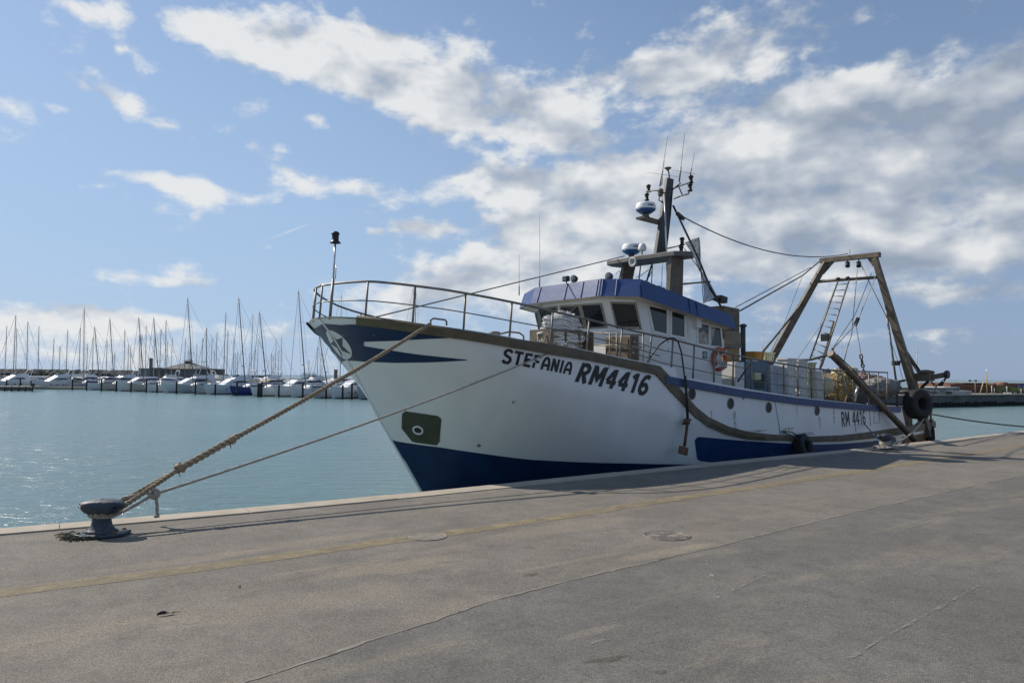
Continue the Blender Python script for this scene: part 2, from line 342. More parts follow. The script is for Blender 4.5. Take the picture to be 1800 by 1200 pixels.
def lerp_table(T, x):
    if x <= T[0][0]: return T[0][1]
    for (a, b), (c, d) in zip(T, T[1:]):
        if x <= c: return b + (d - b) * (x - a) / (c - a) if c > a else d
    return T[-1][1]
def helix_rope(mb, path, R, pitch=.16, strands=3, n=6, step=.018):
    P = [Vector(q) for q in path]; L = [0]
    for a, b in zip(P, P[1:]): L.append(L[-1] + (b - a).length)
    def at(l):
        for i in range(len(P) - 1):
            if l <= L[i + 1] or i == len(P) - 2:
                f = (l - L[i]) / max(L[i + 1] - L[i], 1e-9); return P[i].lerp(P[i + 1], f), (P[i + 1] - P[i]).normalized()
    N = max(3, int(L[-1] / step)); x, y, _ = frame(P[1] - P[0])
    ctr = []
    for i in range(N + 1):
        q, d = at(L[-1] * i / N); x = (x - d * x.dot(d)).normalized(); y = d.cross(x); ctr.append((q, x.copy(), y.copy(), L[-1] * i / N))
    for k in range(strands):
        pts = []
        for q, xx, yy, l in ctr:
            a = 2 * math.pi * (l / pitch + k / strands); pts.append(q + (xx * math.cos(a) + yy * math.sin(a)) * R * .56)
        mb.tube(pts, R * .50, n)
    return mb
def sag(p, q, s, n=16):
    p = Vector(p); q = Vector(q); return [p.lerp(q, i / n) - Vector((0, 0, s * 4 * (i / n) * (1 - i / n))) for i in range(n + 1)]
# ================================================================== SETTING
ZW = -1.5
EDGE_PX = [(0, 930), (80, 923), (280, 907), (500, 888.5), (740, 865.5), (980, 841), (1222, 816), (1430, 796), (1640, 775), (1800, 757)]
edge = [Vector(onz(x, y)) for x, y in EDGE_PX]
d0 = (edge[2] - edge[0]).normalized(); d1 = (edge[-1] - edge[-3]).normalized()
edge = [edge[0] - d0 * 60] + edge + [edge[-1] + d1 * 25, edge[-1] + d1 * 160]
# resample evenly and smooth a little
def resample(P, st):
    out = [P[0].copy()]; 
    for a, b in zip(P, P[1:]):
        k = max(1, int((b - a).length / st))
        for i in range(1, k + 1): out.append(a.lerp(b, i / k))
    return out
edge = resample(edge, .5)
for _ in range(12):
    edge = [edge[0]] + [(edge[i - 1] + edge[i] * 2 + edge[i + 1]) / 4 for i in range(1, len(edge) - 1)] + [edge[-1]]
def off(P, d):
    out = []
    for i, q in enumerate(P):
        t = (P[min(i + 1, len(P) - 1)] - P[max(i - 1, 0)]).normalized(); out.append(q + Vector((t.y, -t.x, 0)) * d)   # d>0 : landwards
    return out
def asphalt_mat(name, base, base2, dusty, crack=True):
    m = bpy.data.materials.new(name); m.use_nodes = True; nt = m.node_tree; N = nt.nodes; Lk = nt.links; b = N['Principled BSDF']
    tc = N.new('ShaderNodeTexCoord'); P = tc.outputs['Object']
    def noise(s, d=6, r=.6, vec=None):
        n = N.new('ShaderNodeTexNoise'); Lk.new(vec or P, n.inputs['Vector']); n.inputs['Scale'].default_value = s; n.inputs['Detail'].default_value = d; n.inputs['Roughness'].default_value = r; return n.outputs['Fac']
    def rng(v, a, b_, c, d):
        n = N.new('ShaderNodeMapRange'); n.interpolation_type = 'SMOOTHSTEP'; Lk.new(v, n.inputs[0])
        for i, q in enumerate((a, b_, c, d)): n.inputs[i + 1].default_value = q
        return n.outputs[0]
    def mix(f, a, c):
        n = N.new('ShaderNodeMix'); n.data_type = 'RGBA'; Lk.new(f, n.inputs[0])
        for i, q in ((6, a), (7, c)):
            if isinstance(q, tuple): n.inputs[i].default_value = (*q, 1)
            else: Lk.new(q, n.inputs[i])
        return n.outputs[2]
    def mul(a, c):
        n = N.new('ShaderNodeMath'); n.operation = 'MULTIPLY'; Lk.new(a, n.inputs[0])
        if isinstance(c, float): n.inputs[1].default_value = c
        else: Lk.new(c, n.inputs[1])
        return n.outputs[0]
    def add(a, c):
        n = N.new('ShaderNodeMath'); n.operation = 'ADD'; n.use_clamp = True; Lk.new(a, n.inputs[0]); Lk.new(c, n.inputs[1]); return n.outputs[0]
    c = mix(rng(noise(.55, 5), .35, .65, 0, 1), base, base2); c = mix(rng(noise(3.4, 9, .72), .42, .66, 0, .5), c, tuple(q * .72 for q in base)); c = mix(rng(noise(1.15, 9, .7, None), .54, .70, 0, .42), c, tuple(q * 1.25 for q in base2))
    # wind-blown sand, drawn out along the quay
    mp = N.new('ShaderNodeMapping'); mp.vector_type = 'TEXTURE'; Lk.new(P, mp.inputs[0]); mp.inputs['Rotation'].default_value = (0, 0, math.radians(38)); mp.inputs['Scale'].default_value = (2.6, .8, 1)
    dn = rng(noise(.9, 8, .65, mp.outputs[0]), .5, .74, 0, .6)
    tot = dn
    nn = noise(2.2, 7, .65)
    for (x, y, rx, ry, w) in dusty:
        q = onz(x, y); g = N.new('ShaderNodeMapping'); g.vector_type = 'TEXTURE'; Lk.new(P, g.inputs[0]); g.inputs['Location'].default_value = (q[0], q[1], 0)
        g.inputs['Rotation'].default_value = (0, 0, math.radians(36)); g.inputs['Scale'].default_value = (rx, ry, 5)
        s = N.new('ShaderNodeTexGradient'); s.gradient_type = 'SPHERICAL'; Lk.new(g.outputs[0], s.inputs[0])
        e = N.new('ShaderNodeMath'); e.operation = 'MULTIPLY_ADD'; Lk.new(s.outputs['Fac'], e.inputs[0]); e.inputs[1].default_value = 1.6; 
        sub = N.new('ShaderNodeMath'); sub.operation = 'SUBTRACT'; Lk.new(nn, sub.inputs[0]); sub.inputs[1].default_value = .95; Lk.new(sub.outputs[0], e.inputs[2])
        tot = add(tot, rng(e.outputs[0], .0, .5, 0, w))
    c = mix(tot, c, (.275, .232, .170))
    # damp and oily spots
    c = mix(rng(noise(1.7, 8, .7), .60, .74, 0, .5), c, (.085, .076, .064)); c = mix(rng(noise(.33, 4, .5), .5, .72, 0, .35), c, (.12, .105, .085))
    # stones in the binder
    v = N.new('ShaderNodeTexVoronoi'); Lk.new(P, v.inputs['Vector']); v.inputs['Scale'].default_value = 110
    hsv = N.new('ShaderNodeSeparateColor'); Lk.new(v.outputs['Color'], hsv.inputs[0])
    st = rng(hsv.outputs[0], 0, 1, .76, 1.24)
    sc = N.new('ShaderNodeVectorMath'); sc.operation = 'SCALE'; Lk.new(c, sc.inputs[0]); Lk.new(st, sc.inputs['Scale']); c = sc.outputs[0]
    fine = rng(noise(40, 6, .7), .3, .7, .82, 1.18)
    sc = N.new('ShaderNodeVectorMath'); sc.operation = 'SCALE'; Lk.new(c, sc.inputs[0]); Lk.new(fine, sc.inputs['Scale']); c = sc.outputs[0]
    if crack:
        v2 = N.new('ShaderNodeTexVoronoi'); v2.feature = 'DISTANCE_TO_EDGE'; v2.inputs['Scale'].default_value = .22
        wv = N.new('ShaderNodeTexNoise'); Lk.new(P, wv.inputs['Vector']); wv.inputs['Scale'].default_value = 1.6; wv.inputs['Detail'].default_value = 6
        wa = N.new('ShaderNodeVectorMath'); wa.operation = 'MULTIPLY_ADD'; Lk.new(wv.outputs['Color'], wa.inputs[0]); wa.inputs[1].default_value = (1.6, 1.6, 0); Lk.new(P, wa.inputs[2]); Lk.new(wa.outputs[0], v2.inputs['Vector'])
        ck = mul(rng(v2.outputs['Distance'], .0006, .0016, 1, 0), rng(noise(.5, 3), .55, .66, 0, .75))
        c = mix(ck, c, (.035, .032, .03))
    Lk.new(c, b.inputs['Base Color']); b.inputs['Roughness'].default_value = .85; b.inputs['Specular IOR Level'].default_value = .3
    bp = N.new('ShaderNodeBump'); bp.inputs['Strength'].default_value = .5; bp.inputs['Distance'].default_value = .012
    Lk.new(v.outputs['Distance'], bp.inputs['Height']); Lk.new(bp.outputs[0], b.inputs['Normal'])
    return m
DUST = [(690, 995, 1.4, .34, .5), (640, 992, .6, .16, .35), (740, 999, .7, .12, .4), (560, 998, .8, .10, .35), (1170, 970, 1.4, .24, .5), (1235, 958, .6, .2, .35), (1010, 985, 1.5, .10, .4), (320, 985, 1.6, .25, .4), (250, 940, .9, .3, .5), (560, 950, 2.0, .3, .35), (1000, 925, 2.2, .5, .35), (620, 1045, 1.0, .5, .22), (430, 1075, 1.2, .6, .2), (800, 1070, 1.0, .5, .2), (1090, 1000, .9, .2, .3)]
ma_old = asphalt_mat('asphalt_old', (.163, .147, .125), (.205, .184, .155), DUST)
ma_new = asphalt_mat('asphalt_patch', (.134, .126, .113), (.163, .154, .138), [(1040, 1110, .5, .12, .3), (1330, 1130, .25, .1, .2)], crack=True)
# ground sheet of the quay
inner = off(edge, .46)
mb = MB(); G = []
for i in range(0, len(edge)):
    t = (edge[min(i + 1, len(edge) - 1)] - edge[max(i - 1, 0)]).normalized(); n = Vector((t.y, -t.x, 0))
    G.append([inner[i] + n * 0, inner[i] + n * 4, inner[i] + n * 12, inner[i] + n * 250])
mb.grid(G, smooth=False)
tag(mb.build('quay_pavement', ma_old), kind='structure')
# newer asphalt, one sheet 4 mm above
JP = [(300, 1245), (440, 1198), (560, 1157), (700, 1110), (800, 1078), (900, 1045), (1000, 1020), (1110, 996), (1250, 963), (1390, 928), (1525, 895), (1660, 865), (1800, 835), (1990, 798)]
jp = resample([Vector(onz(x, y)) for x, y in JP], .06)
r2 = random.Random(3)
jj = []
w = 0
for i, q in enumerate(jp):
    w = w * .8 + r2.uniform(-.012, .012); t = (jp[min(i + 1, len(jp) - 1)] - jp[max(i - 1, 0)]).normalized(); jj.append(q + Vector((t.y, -t.x, 0)) * w)
mb = MB(); G = []
for q in jj: G.append([q + Vector((0, 0, .004)), q + Vector((4, -5.5, .004)), q + Vector((100, -140, .004))])
mb.grid(G, smooth=False)
tag(mb.build('asphalt_patch', ma_new), kind='structure')
# the sealed seam between the two
ms = mat('seam_grit', (.20, .18, .148), .9, var=.3, vscale=5, col2=(.05, .045, .04), c2lo=.60, c2hi=.70, c2scale=2.0)
mb = MB(); G = []
for i, q in enumerate(jj):
    t = (jj[min(i + 1, len(jj) - 1)] - jj[max(i - 1, 0)]).normalized(); n = Vector((t.y, -t.x, 0)); a = .012 + .010 * math.sin(i * .37) + r2.uniform(0, .012)
    G.append([q - n * a + Vector((0, 0, .008)), q + n * a * .6 + Vector((0, 0, .008))])
mb.grid(G, smooth=False); tag(mb.build('pavement_seam', ms), kind='structure')
# yellow line, worn
YP = [(-160, 1066), (0, 1040), (150, 1023), (300, 1006), (450, 985), (600, 962), (750, 942), (900, 922), (1025, 902), (1150, 882), (1300, 860), (1400, 845), (1500, 830), (1800, 783), (2000, 755)]
yl = resample([Vector(onz(x, y)) for x, y in YP], .15)
for _ in range(30): yl = [yl[0]] + [(yl[i - 1] + yl[i] * 2 + yl[i + 1]) / 4 for i in range(1, len(yl) - 1)] + [yl[-1]]
my = mat('road_paint', (.285, .225, .130), .85, var=.15, vscale=3)
def worn(m, lo, hi, sc):
    nt = m.node_tree; N = nt.nodes; Lk = nt.links; b = N['Principled BSDF']
    tc = N.new('ShaderNodeTexCoord'); n = N.new('ShaderNodeTexNoise'); Lk.new(tc.outputs['Object'], n.inputs['Vector']); n.inputs['Scale'].default_value = sc; n.inputs['Detail'].default_value = 10; n.inputs['Roughness'].default_value = .72
    r = N.new('ShaderNodeMapRange'); Lk.new(n.outputs['Fac'], r.inputs[0]); r.inputs[1].default_value = lo; r.inputs[2].default_value = hi; Lk.new(r.outputs[0], b.inputs['Alpha'])
worn(my, .26, .72, 4.0)
mb = MB(); G = []
for i, q in enumerate(yl):
    t = (yl[min(i + 1, len(yl) - 1)] - yl[max(i - 1, 0)]).normalized(); n = Vector((t.y, -t.x, 0)); z = Vector((0, 0, .005))
    G.append([q - n * .15 + z, q + n * .15 + z])
mb.grid(G, smooth=False); tag(mb.build('road_marking', my), kind='structure')
# coping stones along the edge
mb = MB(); r2 = random.Random(5)
L = 0; i = 0; edge_o = off(edge, 0.0); run = []
step_len = 0
blocks = []; cur = [0]
for i in range(1, len(edge)):
    step_len += (edge[i] - edge[i - 1]).length; cur.append(i)
    if step_len > 2.4: blocks.append(cur); cur = [i]; step_len = 0
for bl in blocks:
    dz = r2.uniform(-.004, .006); do = r2.uniform(-.012, .012); g = .006
    rows = []
    for k, i in enumerate(bl):
        t = (edge[min(i + 1, len(edge) - 1)] - edge[max(i - 1, 0)]).normalized(); n = Vector((t.y, -t.x, 0)); p = edge[i] + (t * g if k == 0 else (-t * g if k == len(bl) - 1 else Vector()))
        ch = r2.uniform(.012, .03)
        rows.append([p + n * do + Vector((0, 0, -.45)), p + n * do + Vector((0, 0, dz + .018 - ch)), p + n * (do + ch) + Vector((0, 0, dz + .018)), p + n * .455 + Vector((0, 0, dz + .018)), p + n * .463 + Vector((0, 0, -.02))])
    mb.grid(rows, smooth=False)
    o = len(mb.v)
    mb.f.append(tuple(o - len(rows) * 5 + q for q in range(5))); mb.sm.append(False); mb.f.append(tuple(o - 1 - q for q in range(5))); mb.sm.append(False)
e1, e2 = off(edge, .015), off(edge, .45); mb.grid([[p + Vector((0, 0, -.4)), p + Vector((0, 0, .004)), q + Vector((0, 0, .004))] for p, q in zip(e1, e2)], smooth=False)
tag(mb.build('kerb', 'concrete'), kind='structure')
# quay face below the coping
mb = MB(); G = []
eo = off(edge, .03)
for q in eo: G.append([q + Vector((0, 0, -.02)), q + Vector((0, 0, -4))])
mb.grid(G, smooth=False); tag(mb.build('quay_face', 'concrete'), kind='structure')

# water
def water_mat():
    m = bpy.data.materials.new('harbour_water'); m.use_nodes = True; nt = m.node_tree; N = nt.nodes; Lk = nt.links; b = N['Principled BSDF']
    b.inputs['Base Color'].default_value = (.095, .168, .168, 1); b.inputs['Roughness'].default_value = .24; b.inputs['IOR'].default_value = 1.333
    tc = N.new('ShaderNodeTexCoord')
    def nz(s, rot, st, det, dist=.6):
        mp = N.new('ShaderNodeMapping'); Lk.new(tc.outputs['Object'], mp.inputs[0]); mp.inputs['Rotation'].default_value = (0, 0, rot); mp.inputs['Scale'].default_value = st
        n = N.new('ShaderNodeTexNoise'); Lk.new(mp.outputs[0], n.inputs['Vector']); n.inputs['Scale'].default_value = s; n.inputs['Detail'].default_value = det; n.inputs['Distortion'].default_value = dist; n.inputs['Roughness'].default_value = .55; return n.outputs['Fac']
    a = nz(1.7, .25, (.5, 1.4, 1), 5); c = nz(6.5, -.15, (.55, 1.3, 1), 4); big = nz(.05, 0, (1, 2, 1), 3)
    e = N.new('ShaderNodeMath'); e.operation = 'MULTIPLY_ADD'; Lk.new(c, e.inputs[0]); e.inputs[1].default_value = .22; Lk.new(a, e.inputs[2])
    bp = N.new('ShaderNodeBump'); bp.inputs['Distance'].default_value = .155; Lk.new(e.outputs[0], bp.inputs['Height'])
    r = N.new('ShaderNodeMapRange'); Lk.new(big, r.inputs[0]); r.inputs[1].default_value = .35; r.inputs[2].default_value = .65; r.inputs[3].default_value = .6; r.inputs[4].default_value = 1.0
    Lk.new(r.outputs[0], bp.inputs['Strength']); Lk.new(bp.outputs[0], b.inputs['Normal'])
    return m
mb = MB(); mb.add([(-9000, -300, ZW), (9000, -300, ZW), (9000, 12000, ZW), (-9000, 12000, ZW)], [(0, 1, 2, 3)])
tag(mb.build('water', water_mat()), kind='structure')

# ------------------------------------------------------------------ bollards
def bollard(loc, rz, label):
    r = tag(empty('mooring_bollard', loc, rz), label, 'bollard', 'bollards on the quay')
    b = MB(); pl = [(.34 * math.cos(a), .30 * math.sin(a), 0) for a in [math.radians(22.5 + 45 * k) for k in range(8)]]
    b.prism([(x * 1.05, y, .012) for x, y, z in pl], (0, 0, 1), .035); b.build('base_plate', 'bollard', r, bevel=.008)
    n = MB(); n.lathe([(.205, .047), (.165, .075), (.130, .12), (.116, .18), (.112, .24), (.122, .285), (.15, .30)], n=28); n.build('neck', 'bollard', r)
    h = MB(); G = []
    prof = [(.0, .5, .262), (.3, .66, .266), (.58, .84, .285), (.78, .93, .315), (.93, .99, .355), (1, 1, .395), (.985, .98, .425), (.9, .9, .446), (.66, .72, .458), (.3, .4, .462), (.0, .1, .463)]
    for fr, sc, z in prof:
        row = []
        for k in range(32):
            a = 2 * math.pi * k / 32; c, s = math.cos(a), math.sin(a)
            rx = .285 * sc; ry = .165 * sc; x = rx * math.copysign(abs(c) ** .8, c); y = ry * math.copysign(abs(s) ** .9, s)
            row.append((x, y, z + (.055 * (x / .285) ** 2 if z < .37 else -.035 * (x / .285) ** 2)))
        G.append(row)
    h.grid(G, closed=True); h.build('head', 'bollard', r)
    for sx in (-1, 1):
        for sy in (-1, 1):
            q = MB(); q.lathe([(.028, .046), (.028, .062), (.018, .068), (.0, .069)], (sx * .225, sy * .14, 0), n=8, smooth=False); q.build('bolt', 'rust', r)
    return r
b1 = Vector(onz(178, 940)); bollard((b1.x, b1.y, 0), math.radians(5), 'dark mushroom bollard at the left with two bow ropes looped on its neck')
b2 = Vector(onz(1556, 789)); bollard((b2.x, b2.y, 0), math.radians(30), 'blue-grey bollard near the stern wound with a pale rope')
# frayed green net left round the foot of the bollard
mb = MB(); r3 = random.Random(11); gm = mat('net_scrap_green', (.055, .065, .042), .9, var=.4, vscale=30)
for k in range(170):
    q = Vector(onz(137 + max(-22, min(22, r3.gauss(0, 12))), 945 + max(-4, min(4, r3.gauss(0, 2.2))))); z = .01; pts = []
    a = r3.uniform(0, 6.28)
    for j in range(7):
        pts.append((q.x, q.y, z)); a += r3.uniform(-.9, .9); q = q + Vector((math.cos(a), math.sin(a), 0)) * .025; z = max(.007, min(.045, z + r3.uniform(-.03, .03)))
    mb.tube(pts, .005, 5)
tag(mb.build('net_scrap', gm), 'frayed scrap of green netting at the foot of the left bollard', 'net scrap')
# oily patches soaked into the asphalt, irregular outlines
oil = mat('oil_stain', (.085, .070, .046), .8, var=.3, vscale=20); worn(oil, .36, .80, 16)
for i, (x, y, rx, ry) in enumerate(((1067, 1160, .15, .06), (1160, 1182, .05, .03), (930, 1010, .10, .04))):
    q = Vector(onz(x, y)); ph = i * 1.7; mb = MB()
    mb.add([(0, 0, .007)] + [(rx * (1 + .3 * math.sin(3 * a + ph) + .2 * math.sin(5 * a)) * math.cos(a), ry * (1 + .3 * math.cos(2 * a + ph)) * math.sin(a), .007) for a in [2 * math.pi * k / 28 for k in range(28)]], [(0, 1 + k, 1 + (k + 1) % 28) for k in range(28)])
    o = mb.build('oil_stain', oil, loc=(q.x, q.y, .003), rz=.4 + .3 * math.sin(i)); o['kind'] = 'structure'
# pale scrapes left by dragged gear
scr = mat('scrape_mark', (.27, .25, .215), .9); worn(scr, .45, .62, 9)
for P in ([(1240, 985), (1252, 1015), (1266, 1062)], [(1285, 1040), (1318, 1024), (1344, 1012)], [(1570, 938), (1610, 925), (1648, 913)], [(1490, 1160), (1560, 1118), (1640, 1075), (1720, 1030)], [(1040, 1132), (1075, 1122)]):
    pp = resample([Vector(onz(x, y)) for x, y in P], .08); G = []
    for i, q in enumerate(pp):
        t = (pp[min(i + 1, len(pp) - 1)] - pp[max(i - 1, 0)]).normalized(); n = Vector((t.y, -t.x, 0)); w_ = .014 + .008 * math.sin(i * .9); G.append([q - n * w_ + Vector((0, 0, .009)), q + n * w_ + Vector((0, 0, .009))])
    mb = MB(); mb.grid(G, smooth=False); o = mb.build('scrape_mark', scr); o['kind'] = 'structure'
# leaf, drain cover, small litter
lf = MB(); q = Vector(onz(291, 1081)); lm = mat('dry_leaf', (.04, .028, .018), .8)
G = []
for i in range(9):
    f = i / 8; w_ = .022 * math.sin(math.pi * f) ** .8; G.append([(-.07 + .14 * f, -w_, .012 + .02 * abs(f - .5)), (-.07 + .14 * f, 0, .006 + .01 * f), (-.07 + .14 * f, w_, .02 + .015 * math.sin(f * 5))])
lf.grid(G); lf.tube([(.07, 0, .016), (.12, .01, .008)], .003, 5)
tag(lf.build('leaf', lm, loc=(q.x, q.y, .003), rz=.5), 'dark dry leaf lying alone on the asphalt in front of the left bollard', 'leaf')
lf = MB(); q = Vector(onz(428, 1033)); lf.grid([[(x * .06 - .03 * a, y * .012, .006 + .01 * (1 - abs(x)) * (1 + y)) for y in (-1, 0, 1)] for a, x in enumerate((-1, -.4, .3, 1))])
tag(lf.build('leaf', lm, loc=(q.x, q.y, .003), rz=-.2), 'small twig-like dry leaf on the asphalt just below the yellow line', 'leaf')
q = Vector(onz(1172, 941)); dm = mat('drain_iron', (.15, .14, .125), .8, var=.3, vscale=6, col2=(.30, .25, .19), c2lo=.5, c2hi=.62, c2scale=7)
dr = tag(empty('drain_cover', (q.x, q.y, 0), math.radians(37)), 'slotted iron drain cover set in the asphalt among pale dust', 'drain cover')
mb = MB(); mb.torus((0, 0, .003), (0, 0, 1), .30, .02, 32, 6, sq=.4); mb.build('drain_frame', dm, dr)
mb = MB()
for k in range(-6, 7):
    x = k * .043; h_ = math.sqrt(max(.28 ** 2 - x * x, 0)); mb.box((x, 0, .007), (.024, 2 * h_, .008))
mb.build('grating', dm, dr)
q = Vector(onz(752, 943)); dr2 = tag(empty('manhole_cover', (q.x, q.y, 0), math.radians(37)), 'round flat manhole cover lying across the yellow line', 'manhole cover')
mb = MB(); mb.torus((0, 0, .004), (0, 0, 1), .235, .016, 32, 6, sq=.4); mb.build('ring', dm, dr2)
mb = MB(); mb.lathe([(.225, .002), (.225, .008), (.21, .009), (.0, .009)], n=32, smooth=False); mb.build('lid', mat('cover_sandy', (.185, .162, .128), .85, var=.3, vscale=10), dr2)
# ================================================================== TRAWLER
BA = math.radians(39); ba = np.array([math.cos(BA), math.sin(BA), 0]); bp_ = np.array([ba[1], -ba[0], 0]); B0 = np.array([-4.56, 16.7, 0])
def L(s, t, z): return Vector((s, -t, z - ZW))           # boat frame: s aft from the bow, t to port, z above the quay
def Wd(s, t, z): return Vector(B0 + s * ba + t * bp_ + np.array([0, 0, z]))
def T(x, y, t):
    d = pray(x, y); k = ((B0 + t * bp_ - CAM) @ bp_) / (d @ bp_); q = CAM + k * d - B0; return float(q @ ba), t, float(q[2])
def S(x, y, s):
    d = pray(x, y); k = ((B0 + s * ba - CAM) @ ba) / (d @ ba); q = CAM + k * d - B0; return s, float(q @ bp_), float(q[2])
def Zp(x, y, z):
    q = onz(x, y, z) - B0; return float(q @ ba), float(q @ bp_), z
def PL(x, y, P0, N):                       # pixel ray with a plane in boat coordinates (s,t,z)
    d = pray(x, y); dl = np.array([d @ ba, d @ bp_, d[2]]); c = CAM - B0; cl = np.array([c @ ba, c @ bp_, c[2]])
    P0 = np.array(P0); N = np.array(N); k = ((P0 - cl) @ N) / (dl @ N); return tuple(float(v) for v in cl + k * dl)
boat = tag(empty('fishing_trawler', (B0[0], B0[1], ZW), BA), 'large white and navy fishing trawler moored along the quay, brown rail, blue-edged wheelhouse roof', 'fishing boat')
STEM = [(-1.6, 3.5), (-.78, 2.99), (.93, 1.87), (1.82, 1.34), (2.48, .91), (3.0, .56), (3.4, .20), (3.6, .05)]
def sst(z): return lerp_table(STEM, z)
ZT1 = [(0, 3.42), (.42, 3.335), (1.5, 3.165), (3.36, 2.895), (4.9, 2.75), (6.64, 2.53), (7.93, 2.39), (8.25, 2.34)]
ZT2 = [(8.25, 2.14), (11.7, 1.75), (14.8, 1.47), (18.5, 1.22), (22.0, 1.035), (22.9, 1.02)]
SBR = 8.25; SEND = 27.2; SCUT = 22.6
def ztop(s): return lerp_table(ZT1, s) if s <= SBR else (lerp_table(ZT2, s) if s <= SCUT else 0.02)
ZK = [(0, 3.6), (1.5, 3.3), (2.5, 2.7), (4, 2.02), (8.5, 1.12), (12, .5), (16, -.4), (27, -.8)]
def bfun(s, z):
    zz = max(z, -1.6)
    if z < -1.0: zz = z
    w = (zz - ZW) / (lerp_table(ZK, s) - ZW); w = min(max(w, 0), 1)
    Ln = 9.0 - 4.5 * w; n = 1.6 + 1.2 * w; e_ = min(max((w - .3) / .65, 0), 1); im = 1 - .5 * e_ * e_ * (3 - 2 * e_); B = 2.55 + .75 * w
    u = (s - sst(zz)) / Ln
    if u <= 0: return 0.0
    b = B if u >= 1 else B * (1 - (1 - u) ** n) ** im
    if s > 17: b *= 1 - .24 * ((s - 17) / 10.2) ** 2
    return b
def hit(x, y):
    """first hull point along the line of sight: (s, signed t, z)"""
    d = pray(x, y); dl = (float(d @ ba), float(d @ bp_), float(d[2])); c = CAM - B0; cl = (float(c @ ba), float(c @ bp_), float(c[2]))
    k0 = (3.5 - cl[1]) / dl[1]
    def g(k):
        s, t, z = cl[0] + k * dl[0], cl[1] + k * dl[1], cl[2] + k * dl[2]; return abs(t) - bfun(s, z) if s > 0 else 1.0
    k = k0; st = .03
    for i in range(400):
        if g(k + st) <= 0: break
        k += st
    a, b = k, k + st
    for _ in range(26):
        m = (a + b) / 2
        if g(m) > 0: a = m
        else: b = m
    return cl[0] + b * dl[0], cl[1] + b * dl[1], cl[2] + b * dl[2]
def hn(s, z, sg=1):
    e = .02; b0 = bfun(s, z)
    ds = (bfun(s + e, z) - bfun(max(s - e, sst(z) + 1e-4), z)) / (s + e - max(s - e, sst(z) + 1e-4)); dz = (bfun(s, z + e) - bfun(s, z - e)) / (2 * e)
    v = np.array([-ds, 1, -dz]); v /= np.linalg.norm(v); return v * np.array([1, sg, 1])
def hp(s, z, o=.006, sg=1):
    b = bfun(s, z)
    if b < .02:
        return L(s - o, 0, z)
    n = hn(s, z, sg); return L(s + n[0] * o, sg * b + n[1] * o, z + n[2] * o)
def toq(p):
    """(q,z) with q = sqrt(distance aft of the stem); accepts a pixel pair or ('st', z) or ('sz', s, z)"""
    if p[0] == 'st': return (0.0, p[1])
    if p[0] == 'sz': return (math.sqrt(max(p[1] - sst(p[2]), 0)), p[2])
    s, t, z = hit(*p); return (math.sqrt(max(s - sst(z), 0)), z)
def dense(P, n):
    ln = [0]
    for a, b in zip(P, P[1:]): ln.append(ln[-1] + math.hypot(b[0] - a[0], b[1] - a[1]))
    out = []
    for i in range(n + 1):
        l = ln[-1] * i / n
        for j in range(len(P) - 1):
            if l <= ln[j + 1] or j == len(P) - 2:
                f = (l - ln[j]) / max(ln[j + 1] - ln[j], 1e-9); out.append((P[j][0] + (P[j + 1][0] - P[j][0]) * f, P[j][1] + (P[j + 1][1] - P[j][1]) * f)); break
    return out
def patch(mb, up, lo, n=40, m=8, o=.006, both=True):
    U = dense([toq(p) for p in up], n); D = dense([toq(p) for p in lo], n)
    for sg in ((1, -1) if both else (1,)):
        G = []
        for (a, za), (b, zb) in zip(U, D):
            row = []
            for j in range(m + 1):
                f = j / m; q = a + (b - a) * f; z = za + (zb - za) * f; row.append(hp(q * q + sst(z), z, o, sg))
            G.append(row)
        mb.grid(G)
# ---- hull shell
mb = MB()
def cols(a, b, n): return [a + (b - a) * i / n for i in range(n + 1)]
qs = [0, .004, .016, .036, .064, .1, .15, .2, .26, .34, .43, .53, .64, .78, .92, 1.08, 1.25, 1.45, 1.7, 2, 2.3, 2.65, 3, 3.4, 3.8, 4.2, 4.7, 5.2, 5.8, 6.4, 7, 7.6, 8.10, 8.118] + cols(8.5, 22.33, 34) + [22.42, 22.5] + cols(23, SEND, 8)
NV = 34
for sg in (1, -1):
    G = []
    for q in qs:
        stop = .20 + q * (SEND - .2) / SEND
        zt = ztop(stop); zt_ = sst(zt)
        row = []
        for j in range(NV + 1):
            z = -1.9 + (zt + 1.9) * (j / NV); s = sst(z) + q * (SEND - sst(z)) / SEND
            row.append(L(s, sg * bfun(s, z), z))
        G.append(row)
    mb.grid(G)
# transom
rows = []
for j in range(NV + 1):
    z = -1.9 + (.02 + 1.9) * j / NV; b = bfun(SEND, z); rows.append([L(SEND + .25 * (1 - (k / 5 - 1) ** 2), b * (1 - k / 5), z) for k in range(11)])
mb.grid(rows)
hull = mb.build('hull', 'hull', boat)
# ---- painted patches (thin paint film on the plating)
mb = MB()
boot = [(690.5, 773), (730, 780), (773, 785.5), (840, 795.5), (929, 807), (1040, 812.5), (1111, 814), (1222, 815.5)]
patch(mb, [('st', toq((690.5, 773))[1] + .01)] + boot + [('sz', 12.5, -.38), ('sz', 27.15, -.5)], [('st', -1.7), ('sz', 6, -1.7), ('sz', 27.15, -1.7)], 70, 8)
mb.build('boot_top', 'navy', boat)
mb = MB()
patch(mb, [('st', 3.27), (600, 571), (614, 570), (637, 570)], [('st', 2.44), (624, 634), (640, 635)], 18, 14, .006)
patch(mb, [(637, 570), (664, 572), (710, 577.5), (757, 585), (803.5, 593)], [(634, 603), (636, 600.5), (687, 599), (733, 596.5), (803.5, 593.4)], 40, 6, .006)
patch(mb, [(634, 603), (638, 607.5), (687, 615.5), (733, 622.5), (821, 632)], [(636, 635), (698, 637.5), (757, 636.5), (790, 635), (821, 633)], 40, 6, .006)
mb.build('bow_panel', 'navy', boat)
mb = MB()
